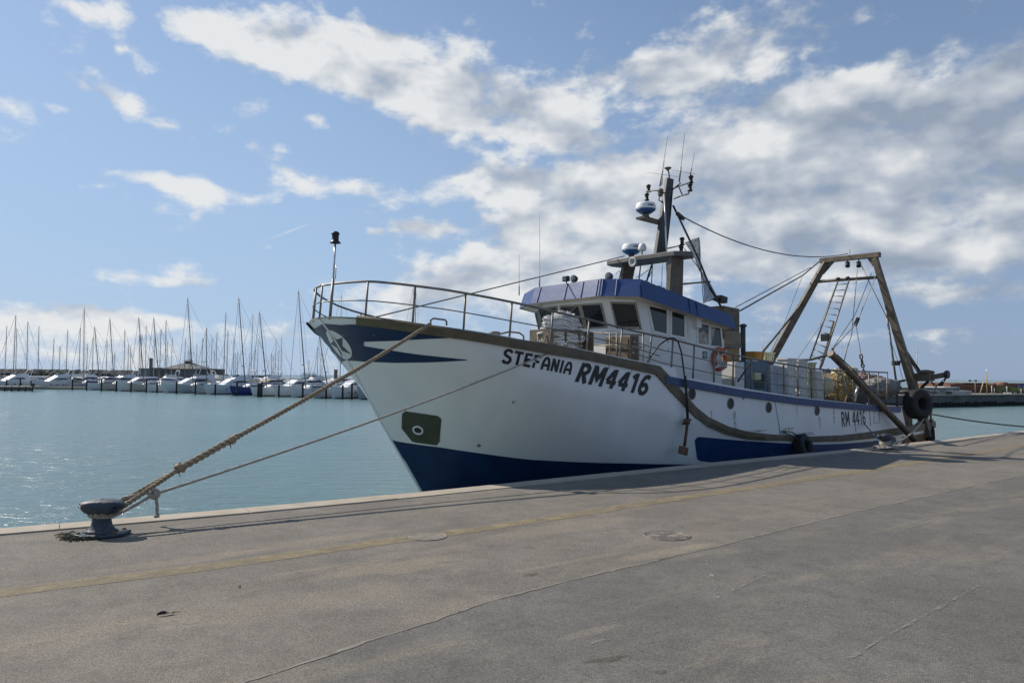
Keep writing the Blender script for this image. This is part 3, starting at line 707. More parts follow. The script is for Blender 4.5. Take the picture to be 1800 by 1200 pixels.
low_up = [(1226, 767), (1250, 769), (1311, 774.5), (1389, 779), (1427, 781), (1480, 779.5), (1533, 775), (1573, 767)]
patch(mb, [(1221, 774)] + low_up, [(1225, 806), (1229, 809.5), (1262, 813.5), (1330, 824), (1427, 835), (1533, 822), (1576, 800)], 60, 8)
mb.build('side_panel', 'blue', boat)
# olive hawse plate with ring
def hullpoly(mb, poly, o, step=10):
    """fan of triangles in (s,z), subdivided, laid on the plating"""
    c = (sum(p[0] for p in poly) / len(poly), sum(p[1] for p in poly) / len(poly)); k = len(poly)
    for i in range(k):
        a, b = poly[i], poly[(i + 1) % k]; n = 5; G = []
        for r_ in range(n + 1):
            f = r_ / n; p = (c[0] + (a[0] - c[0]) * f, c[1] + (a[1] - c[1]) * f); q = (c[0] + (b[0] - c[0]) * f, c[1] + (b[1] - c[1]) * f)
            G.append([hp(p[0] + (q[0] - p[0]) * j / 4, p[1] + (q[1] - p[1]) * j / 4, o) for j in range(5)])
        mb.grid(G)
def px2sz(P): return [(h[0], h[2]) for h in (hit(x, y) for x, y in P)]
plate = px2sz([(707, 727), (712, 722), (770, 730.5), (776, 736), (773, 775), (768, 782), (730, 777), (724, 775), (706, 752)])
mb = MB(); hullpoly(mb, plate, .012); hw = mb.build('hawse_plate', 'olive', boat)
hs_, ht_, hz_ = hit(735, 755); n_ = hn(hs_, hz_); nl = (n_[0], -n_[1], n_[2])
mb = MB(); mb.torus(hp(hs_, hz_, .02), nl, .115, .022, 28, 8); mb.build('ring', 'radome', hw)
mb = MB(); mb.lathe([(.108, -.01), (.108, .004), (0, .005)], hp(hs_, hz_, .012), nl, 24, smooth=False); mb.build('pipe_mouth', 'dark', hw)
# star emblem wrapped round the stem
def sofs(t, z):
    lo, hi = 0.0, 6.0
    for _ in range(40):
        m = (lo + hi) / 2
        if bfun(sst(z) + m, z) < abs(t): lo = m
        else: hi = m
    return sst(z) + hi
def ep(x, zz, o):
    s = sofs(x, zz); sg = 1 if x >= 0 else -1
    if abs(x) < .02: return L(sst(zz) - o, x, zz)
    n = hn(s, zz, sg); return L(s + n[0] * o, x + n[1] * o, zz + n[2] * o)
EC = 2.80; ER = .33; EX = .44
mb = MB(); G = []
for i in range(10):
    r_ = i / 9 if i else .001; G.append([ep(EX * r_ * math.cos(a), EC + ER * r_ * math.sin(a), .010) for a in [2 * math.pi * k / 48 for k in range(48)]])
mb.grid(G, closed=True); em_ = mb.build('emblem', mat('emblem_white', (.70, .71, .68), .4), boat)
mb = MB(); pts = []
for k in range(10):
    r_ = .97 if k % 2 == 0 else .40; a = math.pi / 2 + .18 + 2 * math.pi * k / 10; pts.append((r_ * math.cos(a), r_ * math.sin(a)))
for k in range(10):
    a, b = pts[k], pts[(k + 1) % 10]; G = []
    for i in range(9):
        f = i / 8 if i else .001; G.append([ep(EX * f * (a[0] + (b[0] - a[0]) * j / 4), EC + ER * f * (a[1] + (b[1] - a[1]) * j / 4), .015) for j in range(5)])
    mb.grid(G)
mb.build('star', 'navy', em_)
# small white flash on the starboard bow
mb = MB(); fl = [(-.62, 2.62), (-.98, 2.60), (-1.02, 2.42), (-.80, 2.34), (-.66, 2.42)]
cx_, cz_ = sum(p[0] for p in fl) / 5, sum(p[1] for p in fl) / 5
for k in range(5):
    a, b = fl[k], fl[(k + 1) % 5]; mb.grid([[ep(cx_ + (a[0] + (b[0] - a[0]) * j / 3 - cx_) * i / 4, cz_ + (a[1] + (b[1] - a[1]) * j / 3 - cz_) * i / 4, .011) for j in range(4)] for i in range(5)])
mb.build('flash', mat('flash_white', (.7, .72, .70), .4), boat)
# bow nose band (white) and stem bar
mb = MB(); mb.tube([L(sst(z) - .012, 0, z) for z in [3.38, 3, 2.6, 2.2, 1.8, 1.4, 1, .6, .2, -.2, -.6, -1, -1.5]], .030, 8); mb.build('stem_bar', 'hull', boat)

# ---- brown rub rail: along the forecastle, down the break and aft
RU = [(628, 554.5), (690, 561.5), (755, 571), (820, 582), (900, 596.5), (972, 606.5), (1036, 618), (1092, 630), (1150, 643.5), (1160, 645.5), (1178, 664), (1200, 691), (1222, 715.5), (1244, 733), (1278, 749), (1311, 758), (1355, 763), (1427, 766.5), (1480, 764.5), (1533, 758), (1577, 751.5)]
RL = [(628, 569), (690, 576), (755, 586), (820, 597), (900, 611), (972, 624), (1036, 634), (1092, 645), (1140, 655.5), (1152, 658.5), (1178, 688), (1200, 711), (1222, 734), (1244, 749), (1278, 763), (1311, 770.5), (1355, 773.5), (1427, 776.5), (1480, 775), (1533, 770), (1583, 763)]
def szs(P): return [(h[0], h[2]) for h in (hit(x, y) for x, y in P)]
ru, rl_ = szs(RU), szs(RL)
ru = ru + [(25.2, ru[-1][1] + .03), (SEND, ru[-1][1] + .06)]; rl_ = rl_ + [(25.2, rl_[-1][1] + .03), (SEND, rl_[-1][1] + .06)]
def strip(mb, U, D, o, n=120, sg=1):
    U = dense(U, n) if n else U; D = dense(D, n) if n else D; G = []
    for (a, za), (b, zb) in zip(U, D):
        G.append([hp(a, za, -.01, sg), hp(a, za, o, sg), hp((a + b) / 2, (za + zb) / 2, o + .004, sg), hp(b, zb, o, sg), hp(b, zb, -.01, sg)])
    mb.grid(G, smooth=False)
def dense2(P, k):
    out = []
    for a, b in zip(P, P[1:]): out += [(a[0] + (b[0] - a[0]) * i / k, a[1] + (b[1] - a[1]) * i / k) for i in range(k)]
    return out + [P[-1]]
mb = MB()
for sg in (1, -1): strip(mb, dense2(ru, 6), dense2(rl_, 6), .055, 0, sg)
mb.build('rub_rail', 'brown', boat)
# blue capping of the raised side, aft of the break
mb = MB()
for sg in (1, -1):
    G = []
    for i in range(61):
        s = 8.30 + (SCUT - 8.32) * i / 60; zt = ztop(s); hgt = .20 if s < 20 else .2
        G.append([hp(s, zt - hgt, .0, sg), hp(s, zt - hgt, .07, sg), hp(s, zt + .01, .07, sg), L(s, sg * (bfun(s, zt) - .25), zt + .02)])
    mb.grid(G, smooth=False); o = len(mb.v)
    mb.f += [(o - 1, o - 2, o - 3, o - 4)]; mb.sm += [False]
mb.build('capping', 'cap', boat)
# forecastle capping (flat rail on top of the bulwark), white at the nose then brown
def capstrip(s0, s1, wd, th, m, name):
    mb = MB(); 
    for sg in (1, -1):
        G = []
        for i in range(50):
            f = i / 49; q = math.sqrt(s0 - .2) + (math.sqrt(s1 - .2) - math.sqrt(s0 - .2)) * f if s0 >= .2 else math.sqrt(max(s1 - .2, 0)) * f
            s = .2 + q * q + .0005; z = ztop(s)
            b = bfun(s, z); n = hn(s, z, sg) if b > .03 else np.array([-1.0, 0, 0])
            nn = np.array([n[0], n[1], 0]); nn /= np.linalg.norm(nn)
            po = np.array([s, sg * b, z]) + nn * .02; pi_ = np.array([s, sg * b, z]) - nn * wd
            if pi_[1] * sg < 0: pi_[1] = 0
            G.append([L(*po), L(po[0], po[1], z + th), L(pi_[0], pi_[1], z + th), L(*pi_)])
        mb.grid(G, smooth=False)
    mb.build(name, m, boat)
capstrip(.2, 8.2, .14, .035, 'rail', 'bulwark_capping')
# ---- decks
mb = MB()
ss = [.95, 1.1, 1.3, 1.6, 2.2, 3, 4, 5, 6, 7, 8.2]
mb.grid([[L(s, max(bfun(s, ztop(s) - .75) - .03, 0) * f, ztop(s) - .75) for f in (-1, -.5, 0, .5, 1)] for s in ss], smooth=False)
mb.grid([[L(s, (bfun(s, ztop(s)) - .04) * f, ztop(s) - .02) for f in (-1, -.5, 0, .5, 1)] for s in cols(8.2, 22.58, 20)], smooth=False)
mb.grid([[L(s, (bfun(s, .02) - .04) * f, -.35) for f in (-1, -.5, 0, .5, 1)] for s in cols(22.5, SEND + .2, 6)], smooth=False)
mb.add([L(22.55, -2.7, 1.0), L(22.55, 2.7, 1.0), L(22.55, 2.7, -.4), L(22.55, -2.7, -.4)], [(0, 1, 2, 3)])
mb.build('deck', mat('deck_paint', (.12, .13, .13), .7, var=.2), boat)
# portholes
for x, y, r_ in ((1216, 692, .15), (1284, 709, .15), (1351, 716, .15), (1436, 721.5, .145)):
    s, t, z = hit(x, y); n = hn(s, z); nl = (n[0], -n[1], n[2])
    mb = MB(); mb.torus(hp(s, z, .008), nl, r_, .016, 24, 8, sq=.8); p_ = mb.build('porthole', 'brown' if 0 else 'rail', boat)
    mb = MB(); mb.lathe([(r_, -.02), (r_, .004), (0, .005)], hp(s, z, .006), nl, 22, smooth=False); mb.build('pane', 'dark', p_)
# stains below portholes and along the side
stn = mat('rust_stain', (.36, .25, .13), .7)
worn(stn, .40, .75, 9)
for x, y, w_, h_ in ((1290, 722, 5, 38), (1440, 732, 4, 22), (1500, 690, 3, 70), (1385, 752, 20, 6), (1330, 757, 40, 3), (1250, 722, 3, 14), (1415, 761, 30, 3), (737, 778, 5, 0), (1180, 668, 3, 12), (1400, 712, 2.5, 22), (1465, 718, 3, 30), (1545, 722, 3, 26), (1110, 648, 2, 10), (1070, 640, 2, 9), (800, 586, 2.5, 8), (905, 613, 2, 10)):
    if h_ == 0: continue

    a, b, c, d = (hit(x - w_ / 2, y), hit(x + w_ / 2, y), hit(x + w_ / 3 + h_ * .06, y + h_), hit(x - w_ / 3 + h_ * .06, y + h_))
    G = []
    for i in range(6):
        f = i / 5; G.append([hp(a[0] + (d[0] - a[0]) * f + ((b[0] - a[0]) * (1 - f) + (c[0] - d[0]) * f) * j / 3, a[2] + (d[2] - a[2]) * f, .004) for j in range(4)])
    mb = MB(); mb.grid(G); mb.build('rust_streak', stn, boat)
# welded half-round strips / plate edges on the side
sm_ = mat('seam_grey', (.42, .44, .47), .6)
for P in ([(1361, 700), (1364, 717), (1368, 740), (1371, 762)], [(1524, 708), (1528, 722), (1530, 748)], [(1536, 719), (1545, 721), (1545, 742), (1536, 744), (1536, 719)], [(1364, 702), (1395, 706), (1420, 708)], [(1372, 761), (1400, 764), (1430, 762)]):
    mb = MB(); mb.tube([hp(h[0], h[2], .008) for h in (hit(x, y) for x, y in P)], .014, 6); mb.build('plate_seam', sm_, boat)
# lettering: stencilled strokes
GL = {'S': (.62, [[(.92, .80), (.74, .95), (.36, .95), (.13, .80), (.2, .60), (.8, .42), (.9, .22), (.7, .05), (.3, .05), (.06, .2)]]),
      'T': (.62, [[(0, .92), (1, .92)], [(.5, .84), (.5, 0)]]),
      'E': (.56, [[(.16, 0), (.16, 1)], [(.3, .92), (.98, .92)], [(.3, .52), (.82, .52)], [(.3, .08), (.98, .08)]]),
      'F': (.56, [[(.16, 0), (.16, .42)], [(.16, .55), (.16, 1)], [(.3, .92), (.98, .92)], [(.3, .5), (.82, .5)]]),
      'A': (.66, [[(.1, 0), (.14, .55), (.3, .86), (.5, .93), (.7, .86), (.86, .55), (.9, 0)], [(.27, .36), (.73, .36)]]),
      'N': (.60, [[(.14, 0), (.14, 1)], [(.2, .93), (.8, .07)], [(.86, 0), (.86, 1)]]),
      'I': (.26, [[(.5, 0), (.5, 1)]]),
      'R': (.62, [[(.16, 0), (.16, 1)], [(.32, .91), (.62, .91), (.84, .78), (.84, .62), (.62, .48), (.32, .48)], [(.52, .40), (.88, 0)]]),
      'M': (.80, [[(.12, 0), (.12, 1)], [(.2, .93), (.5, .22), (.8, .93)], [(.88, 0), (.88, 1)]]),
      '4': (.62, [[(.68, .0), (.68, .98)], [(.56, .9), (.06, .34)], [(.06, .30), (.54, .30)], [(.80, .30), (.98, .30)]]),
      '1': (.44, [[(.1, .74), (.55, .93)], [(.64, 1), (.64, 0)]]),
      '6': (.62, [[(.88, .86), (.62, .94), (.38, .88), (.19, .66), (.13, .36), (.15, .22), (.34, .07), (.64, .07), (.86, .22), (.86, .36), (.64, .52), (.40, .50), (.24, .42)]]), ' ': (.3, [])}
def lettering(name, text, quad, th, shear=0.0, gap=.14):
    q4 = [hit(*p) for p in quad]; W_ = sum(GL[c][0] for c in text) + gap * (len(text) - 1); x = 0; mb = MB(); k = 0
    for ch in text:
        w, strokes = GL[ch]
        for P in strokes:
            P = [(x + a * w, b) for a, b in P]
            D = []
            for (a, b), (c, d) in zip(P, P[1:]):
                n = 3; D += [(a + (c - a) * i / n, b + (d - b) * i / n) for i in range(n)]
            D.append(P[-1]); row = []
            for i, (a, b) in enumerate(D):
                p, q = D[max(i - 1, 0)], D[min(i + 1, len(D) - 1)]; dx, dy = q[0] - p[0], q[1] - p[1]; l = math.hypot(dx, dy) or 1; nx, ny = -dy / l * th / 2, dx / l * th / 2
                r = []
                for sgn in (1, 0, -1):
                    u = (a + nx * sgn) / W_; v = 1 - (b + ny * sgn); u += shear * (.5 - v) / W_ * .0
                    s_ = (q4[0][0] * (1 - u) + q4[1][0] * u) * (1 - v) + (q4[3][0] * (1 - u) + q4[2][0] * u) * v
                    z_ = (q4[0][2] * (1 - u) + q4[1][2] * u) * (1 - v) + (q4[3][2] * (1 - u) + q4[2][2] * u) * v
                    r.append(hp(s_, z_, .0075 + .0004 * (k % 4)))
                row.append(r)
            mb.grid(row, smooth=False); k += 1
        x += w + gap
    return mb.build(name, 'ink', boat)
lettering('name_lettering', 'STEFANIA', [(887, 613), (1008, 637), (1002, 658.5), (881, 637)], .20)
lettering('number_lettering', 'RM4416', [(1024, 637), (1146, 661), (1135, 695), (1010, 670.5)], .215)
lettering('number_lettering', 'RM 4416', [(1478, 723), (1520, 721), (1522, 745), (1480, 750)], .15)
# ---- wheelhouse (a part of the trawler with its own sub-parts)
def zs(s): return 4.36 - (s - 7.8) * .147
def zr(s): return 4.84 - (s - 7.8) * .163
def zm(s): return 3.57 - (s - 8.3) * .125
WT = [(8.10, 1.2), (8.50, 2.12), (12.55, 2.12)]
def obl_mid():
    # keeps the raked corner facet plane
    A, B, C = (np.array(v) for v in ((8.10, 1.2, zs(8.10) + .05), (8.50, 2.12, zs(8.50) + .05), (8.34, 1.2, zm(8.34))))
    n = np.cross(B - A, C - A); s_ = 8.5
    for _ in range(20): s_ = A[0] - (n[1] * (2.12 - A[1]) + n[2] * (zm(s_) - A[2])) / n[0]
    return s_
WM = [(8.34, 1.2), (obl_mid(), 2.12), (12.55, 2.12)]
def ringpts(P): return P + [(s, -t) for s, t in reversed(P)]
mb = MB(); wt, wm = ringpts(WT), ringpts(WM)
rows = [[L(s, t, zs(s) + .05) for s, t in wt], [L(s, t, zm(s)) for s, t in wm], [L(s, t, 1.45) for s, t in wm]]
mb.grid(rows, smooth=False, closed=True)
house = mb.build('wheelhouse', 'white', boat, bevel=.03)
FA = [(7.80, 1.42), (8.25, 2.50), (12.75, 2.40)]; fa = ringpts(FA)
mb = MB(); G = [[], [], [], []]
for s, t in fa:
    o = .035; G[0].append(L(s + o * (1 if s > 10 else -1), t * (1 + .02), zs(s) - .02)); rk = .11 if s < 10 else 0; G[1].append(L(s + rk, t * .985, zr(s))); G[2].append(L(s + rk + (.06 if s < 10 else -.06), t * .955, zr(s))); G[3].append(L(s + rk + (.07 if s < 10 else -.07), t * .95, zr(s) - .12))
mb.grid(G, smooth=False, closed=True)
o_ = len(mb.v); mb.f.append(tuple(range(o_ - 6, o_))); mb.sm.append(False)
# lapped seams of the sheet metal
def seam(a, b):
    mb.beam(L(*a), L(*b), .03, .02)
for (sa, ta), (sb, tb), ks in (((7.8, -1.42), (7.8, 1.42), (.1, .52, .76, .97)), ((7.8, 1.42), (8.25, 2.5), (.06, .42)), ((8.25, 2.5), (12.75, 2.4), (.02, .5, .58))):
    for f in ks:
        s, t = sa + (sb - sa) * f, ta + (tb - ta) * f; nx = -1 if sa == sb else (-.35 if sb < 9 else 0); e = .012
        seam((s + (-.03 - e if nx == -1 else (-.03 if nx else 0)), t * 1.012 + (e if nx != -1 else 0), zs(s) + .0), (s + (.11 if nx else .0) - (e if nx == -1 else (.01 if nx else 0)), t * .985 + (e if nx != -1 else 0), zr(s) - .01))
roof = mb.build('roof', 'fascia', house)
mb = MB(); mb.add([L(s, t * .985, zs(s) - .012) for s, t in fa] + [L(s, t * .985, zs(s) + .03) for s, t in fa], [tuple(range(6)), tuple(range(6, 12))] + [(i, (i + 1) % 6, 6 + (i + 1) % 6, 6 + i) for i in range(6)])
mb.build('soffit', mat('soffit_cream', (.66, .63, .55), .6, var=.08, vscale=3, col2=(.45, .38, .28), c2lo=.6, c2hi=.8, c2scale=3), house)
def plane3(a, b, c):
    a, b, c = map(np.array, (a, b, c)); n = np.cross(b - a, c - a); n = n / np.linalg.norm(n); return a, n
pFront = plane3((8.10, 1.2, zs(8.10) + .05), (8.10, -1.2, zs(8.10) + .05), (8.34, 0, zm(8.34)))
pObl = plane3((8.10, 1.2, zs(8.10) + .05), (8.50, 2.12, zs(8.50) + .05), (8.34, 1.2, zm(8.34)))
pSide = plane3((9, 2.12, 4), (12, 2.12, 4), (10, 2.12, 3))
def outward(n, ref): return n if np.dot(n, np.array(ref)) > 0 else -n
def window(pl, ref, quad, mirror=False, m_f='rail', wd=.035):
    P0, n = pl; n = outward(n, ref); P = [np.array(PL(x, y, P0, n)) for x, y in quad]
    if mirror: P = [p * np.array([1, -1, 1]) for p in P][::-1]; n = n * np.array([1, -1, 1])
    c = sum(P) / 4; out = [c + (p - c) * (1 + wd * 2 / np.linalg.norm(p - c)) for p in P]
    mb = MB(); V = []
    for k in range(4): V += [L(*(out[k] + n * .003)), L(*(out[k] + n * .028)), L(*(P[k] + n * .028)), L(*(P[k] + n * .006))]
    mb.add(V, [(k * 4 + i, ((k + 1) % 4) * 4 + i, ((k + 1) % 4) * 4 + i + 1, k * 4 + i + 1) for k in range(4) for i in range(3)])
    w = mb.build('window', m_f, house)
    mb = MB(); mb.add([L(*(p + n * .008)) for p in [c + (p - c) * 1.01 for p in P]], [(0, 1, 2, 3)]); g = mb.build('pane', 'glass', house); 
    return w
mat_gasket = mat('window_gasket', (.30, .27, .21), .6, var=.3, vscale=9, col2=(.12, .09, .05), c2lo=.5, c2hi=.65, c2scale=9)
MT['gasket'] = mat_gasket
rf = (-1, 0, 0)
for q in ([(948, 544), (978, 540), (987, 575), (957, 577)], [(986.5, 539.5), (1017, 538), (1027, 574.5), (995, 576)], [(1023.5, 537), (1056, 535), (1065.5, 573.5), (1033, 575.5)]):
    window(pFront, rf, q, m_f='gasket')
ob = [(1076, 533), (1116, 534.5), (1125.5, 576), (1086, 573.5)]
window(pObl, (-1, 1, 0), ob, m_f='gasket'); window(pObl, (-1, 1, 0), ob, mirror=True, m_f='gasket')
for q in ([(1140, 538), (1171, 545), (1171, 586.5), (1149, 581)], [(1180, 548), (1202, 552), (1202, 592), (1180, 588)], [(1227, 569), (1244.5, 572), (1244.5, 606), (1226, 603.5)], [(1248.5, 574.5), (1265, 577.5), (1268, 609), (1248.5, 607)]):
    window(pSide, (0, 1, 0), q, m_f='white', wd=.05)
# pale curtains behind the two aft panes
cm = mat('curtain', (.42, .38, .31), .8, var=.35, vscale=6)
for k, q in enumerate(([(1227, 586), (1236, 580), (1244, 588), (1244, 606), (1227, 604)], [(1248.5, 575.5), (1257, 577), (1254, 592), (1249.5, 606)])):
    mb = MB(); P = [PL(x, y, pSide[0] + np.array([0, .0085, 0]), pSide[1]) for x, y in q]
    # a wavy strip of cloth pressed against the glass
    mb.add([L(p[0], p[1] + .003, p[2]) for p in P], [tuple(range(len(P)))]); mb.build('curtain', cm, house)
# lamp housing, louvre, sign and plating seams on the side
a = PL(1219, 559, *pSide); b = PL(1227, 577, *pSide)
mb = MB(); mb.box(L((a[0] + b[0]) / 2, 2.19, (a[2] + b[2]) / 2), (abs(b[0] - a[0]), .14, abs(a[2] - b[2]))); mb.build('lamp_housing', 'white', house, bevel=.02)
mb = MB(); a = PL(1208, 563, *pSide); b = PL(1214, 592, *pSide)
for k in range(8): mb.box(L((a[0] + b[0]) / 2, 2.135, a[2] + (b[2] - a[2]) * k / 7), (abs(b[0] - a[0]), .03, .02))
mb.build('louvre', 'white', house)
a = PL(1235, 617, *pSide); b = PL(1242.5, 630, *pSide); cx, cz = (a[0] + b[0]) / 2, (a[2] + b[2]) / 2; sx_, sz_ = abs(a[0] - b[0]), abs(a[2] - b[2])
mb = MB(); mb.box(L(cx, 2.128, cz), (sx_, .012, sz_)); sg_ = mb.build('safety_sign', 'green', house)
mb = MB(); mb.torus(L(cx, 2.136, cz), (0, 1, 0), sx_ * .22, sx_ * .05, 16, 6, sq=.3)
for a_, l_ in ((0, 1), (1, 0)):
    for sgn in (-1, 1): mb.box(L(cx + a_ * sgn * sx_ * .33, 2.137, cz + l_ * sgn * sz_ * .33), (sx_ * (.12 if l_ else .16), .004, sz_ * (.16 if l_ else .08)))
mb.build('symbol', 'radome', sg_)
# door on the front of the house (brown louvred locker) and handrail
def boxST(s0, s1, t0, t1, z0, z1, mb=None):
    mb = mb or MB(); mb.box(L((s0 + s1) / 2, (t0 + t1) / 2, (z0 + z1) / 2), (abs(s1 - s0), abs(t1 - t0), abs(z1 - z0))); return mb
a = S(1072, 592, 8.2); b = S(1116, 632, 8.2)
lk = boxST(8.02, 8.36, a[1], b[1], b[2] - .1, a[2]).build('deck_locker', 'wood', boat, bevel=.015)
mb = MB(); boxST(8.005, 8.02, a[1] + .08, (a[1] + b[1]) / 2 - .03, b[2], a[2] - .08, mb); boxST(8.005, 8.02, (a[1] + b[1]) / 2 + .03, b[1] - .08, b[2], a[2] - .08, mb); mb.build('panel', 'brown', lk)
mb = MB()
for yy in (583, 604):
    p, q = S(1010, yy, 7.8), S(1132, yy + 6, 7.8); mb.tube([L(*p), L(*q)], .02)
for xx in (1030, 1072, 1084, 1130): p = S(xx, 584, 7.8); mb.tube([L(*p), L(p[0], p[1], 1.9)], .02)
mb.build('handrail', 'rail', boat)
def post(mb, p, q, w, d, w2=None, d2=None):
    """upright of boat-aligned rectangular section: w across (t), d fore and aft (s); p and q are (s,t,z)"""
    w2 = w2 or w; d2 = d2 or d; V = []
    for P, a, b in ((p, w, d), (q, w2, d2)):
        for i, j in ((-1, -1), (1, -1), (1, 1), (-1, 1)): V.append(L(P[0] + j * b / 2, P[1] + i * a / 2, P[2]))
    return mb.add(V, [(0, 1, 2, 3), (7, 6, 5, 4), (0, 4, 5, 1), (1, 5, 6, 2), (2, 6, 7, 3), (3, 7, 4, 0)])
# ---- mast, platform and aerials
PS = 11.25
a = S(1077, 461, PS); b = S(1212, 453, PS); zp = (a[2] + b[2]) / 2
mb = MB(); poly = [L(PS - .45, a[1] + .15, zp - .05), L(PS - .1, a[1], zp - .05), L(PS + .5, a[1] + .05, zp - .05), L(PS + .55, b[1] - .25, zp - .05), L(PS + .15, b[1], zp - .05), L(PS - .35, b[1] - .3, zp - .05), L(PS - .5, 0.2, zp - .05)]
mb.prism(poly, (0, 0, 1), .15); plat = mb.build('mast_platform', 'platform', boat, bevel=.02)
mb = MB(); p, q = S(1184, 524, PS), S(1188, 455, PS); post(mb, (p[0], p[1], p[2] - .3), (q[0], q[1], zp - .03), .16, .66, .14, .58); mb.build('leg', 'wood', plat)
mb = MB(); p, q = S(1090, 500, PS), S(1106, 466, PS); post(mb, (p[0] + .1, p[1], p[2] - .35), (q[0], q[1], zp - .03), .16, .55, .14, .5); mb.build('leg', 'wood', plat)
p, q = T(1158.5, 450, 0.0), T(1177, 314, 0.0)
mb = MB(); post(mb, (p[0], 0, p[2] - .15), q, .15, .52, .12, .33)
mast = mb.build('mast', 'mastgrey', boat, bevel=.02)
mdir = (np.array([q[0] - p[0], 0, q[2] - p[2]]))
for f in (.12, .2, .28, .36, .44):
    mb = MB()
    c = np.array([p[0], 0, p[2]]) + mdir * f; c[0] -= .26 - .1 * f
    mb.tube([L(c[0], -.05, c[2]), L(c[0] - .14, -.12, c[2] + .02), L(c[0] - .14, .12, c[2] + .02), L(c[0], .05, c[2])], .009, 6)
mb.build('rung', 'rail', mast)
mb = MB(); a = T(1168, 342, .25); b = T(1174, 514, .25)
mb.tube([L(*a), L(*b)], .03, 8); mb.build('aerial_pole', 'chrome', mast)
mb = MB()
for k in range(3):
    a = T(1183 - k * 2.2, 330 + 6 * k, .2); b = T(1171 - k, 448, .2); mb.tube([L(*a), L(a[0] * .6 + b[0] * .4 + .03 * k, .22, a[2] * .6 + b[2] * .4), L(*b)], .012, 6)
mb.build('cable', 'dark', mast)
def radar(x, y, t, r, stalk):
    s, t, z = T(x, y, t)
    mb = MB(); mb.lathe([(0, .0), (r * .55, .0), (r * .92, .09), (r, .13)], L(s, t, z - .2), n=28); o = mb.build('radar', 'radblue', boat)
    mb = MB(); mb.lathe([(r * 1.01, .0), (r, .04), (r * .98, .16), (r * .9, .21), (r * .5, .235), (0, .24)], L(s, t, z - .07), n=28); mb.build('radome_lid', 'radome', o)
    mb = MB(); mb.lathe([(.13, 0), (.10, stalk)], L(s, t, z - .2 - stalk), n=14); mb.build('mount', 'platform', o)
    mb = MB()      # dark maker's mark on the side facing the quay
    for k in range(4): 
        a_ = math.radians(-62 + k * 9); mb.box(L(s, t, z) + Vector((math.sin(a_ + .5) * r * 1.0, -math.cos(a_ + .5) * r * 1.0, .03)), (.035, .012, .045), Matrix.Rotation(a_ + .5, 3, 'Z'))
    mb.build('lettering', 'navy', o)
    return s, t, z
s, t, z = radar(1135, 365, -.25, .33, .12)
mb = MB(); a = T(1168, 392, -.05); mb.prism([L(s - .3, -.42, z - .34), L(s - .3, -.05, z - .34), L(a[0], .1, a[2]), L(a[0], -.2, a[2])], (.15, 0, -1), .07); mb.build('radar_bracket', 'wood', mast)
radar(1110, 437, -1.45, .33, .3)
p = T(1129, 434, -.6); b = T(1122, 497, -.6)
mb = MB(); mb.lathe([(0, 0), (.12, 0), (.14, .06), (.13, .16), (.08, .24), (0, .27)], L(p[0], p[1], p[2] - .13), n=18); dm_ = mb.build('satellite_dome', 'radome', boat)
mb = MB(); mb.tube([L(p[0], p[1], p[2] - .13), L(b[0], b[1], b[2] - .1)], .022); mb.build('pole', 'rail', dm_)
p = S(1115, 461, PS - .5); mb = MB(); mb.lathe([(0, .07), (.06, .05), (.15, .0), (.165, .02), (.15, .05), (.05, .13)], L(p[0] - .1, p[1], p[2]), (1, 0, 0), 20); mb.lathe([(.03, -.012), (0, -.012)], L(p[0] - .1, p[1], p[2]), (1, 0, 0), 10); mb.build('horn_speaker', mat('horn_grey', (.42, .41, .39), .6), boat)
def navlight(x, y, t, par, up=True):
    p = T(x, y, t); c = L(*p)
    mb = MB(); mb.lathe([(.06, -.14), (.085, -.13), (.085, -.10), (.06, -.09), (.06, .05), (.085, .06), (.085, .09), (.04, .13), (0, .135)], c, n=14); return mb.build('navigation_light', 'dark', par)
for x, y, t in ((1140, 331, -.75), (1137, 346, -.75), (1214.5, 315, .95), (1213, 329, .95), (1199, 424, .9), (1197.5, 439, .9)): navlight(x, y, t, mast)
for P in ([(1138, 337, -.75), (1150, 335, -.4), (1166, 336, 0)], [(1214, 321, .95), (1200, 325, .6), (1184, 331, 0)], [(1210, 341, .9), (1196, 345, .5), (1184, 350, 0)], [(1210, 341, .9), (1213, 331, .95)], [(1200, 344, .5), (1193, 328, .5)], [(1198, 431, .9), (1185, 434, .5), (1168, 438, 0)], [(1196, 322, .5), (1183, 333, 0)], [(1160, 344, -.2), (1158, 352, -.1), (1165, 356, 0)]):
    mb = MB(); mb.tube([L(*T(*q)) for q in P], .022, 6); mb.build('light_bracket', 'wood', mast)
mb = MB(); p = T(1161, 337, -.2); mb.lathe([(.07, -.16), (.09, -.1), (.09, .06), (.07, .1)], L(*p), n=12); mb.build('junction_box', 'platform', mast)
p = T(1174, 296, 0); b = T(1177, 314, 0)
mb = MB(); mb.lathe([(.03, -.09), (.05, -.05), (.12, .0), (.125, .015), (.06, .04), (0, .045)], L(*p), n=18); mb.tube([L(p[0], 0, p[2] - .05), L(p[0] + .05, 0, p[2] - .14), L(*b)], .022); mb.build('gps_aerial', 'platform', mast)
for P, t, r in (([(1173.5, 239), (1160, 328)], -.25, .011), ([(1168, 282), (1163, 326)], -.15, .008), ([(1203.5, 233), (1194, 320)], .5, .012), ([(1221, 268), (1213, 309)], .95, .009)):
    mb = MB(); a, b = L(*T(*P[0], t)), L(*T(*P[1], t)); mb.tube([b, b.lerp(a, .3), b.lerp(a, .31), a], [r * 2.2, r * 2.2, r, r * .7], 6); mb.build('whip_aerial', 'rail', mast)
mb = MB(); mb.tube([L(*T(1137, 303, -.5)), L(*T(1192, 311, .3))], .006, 5); mb.tube([L(*T(1181, 299, .2)), L(*T(1222, 306, .8))], .006, 5); mb.build('dipole_aerial', 'rail', mast)
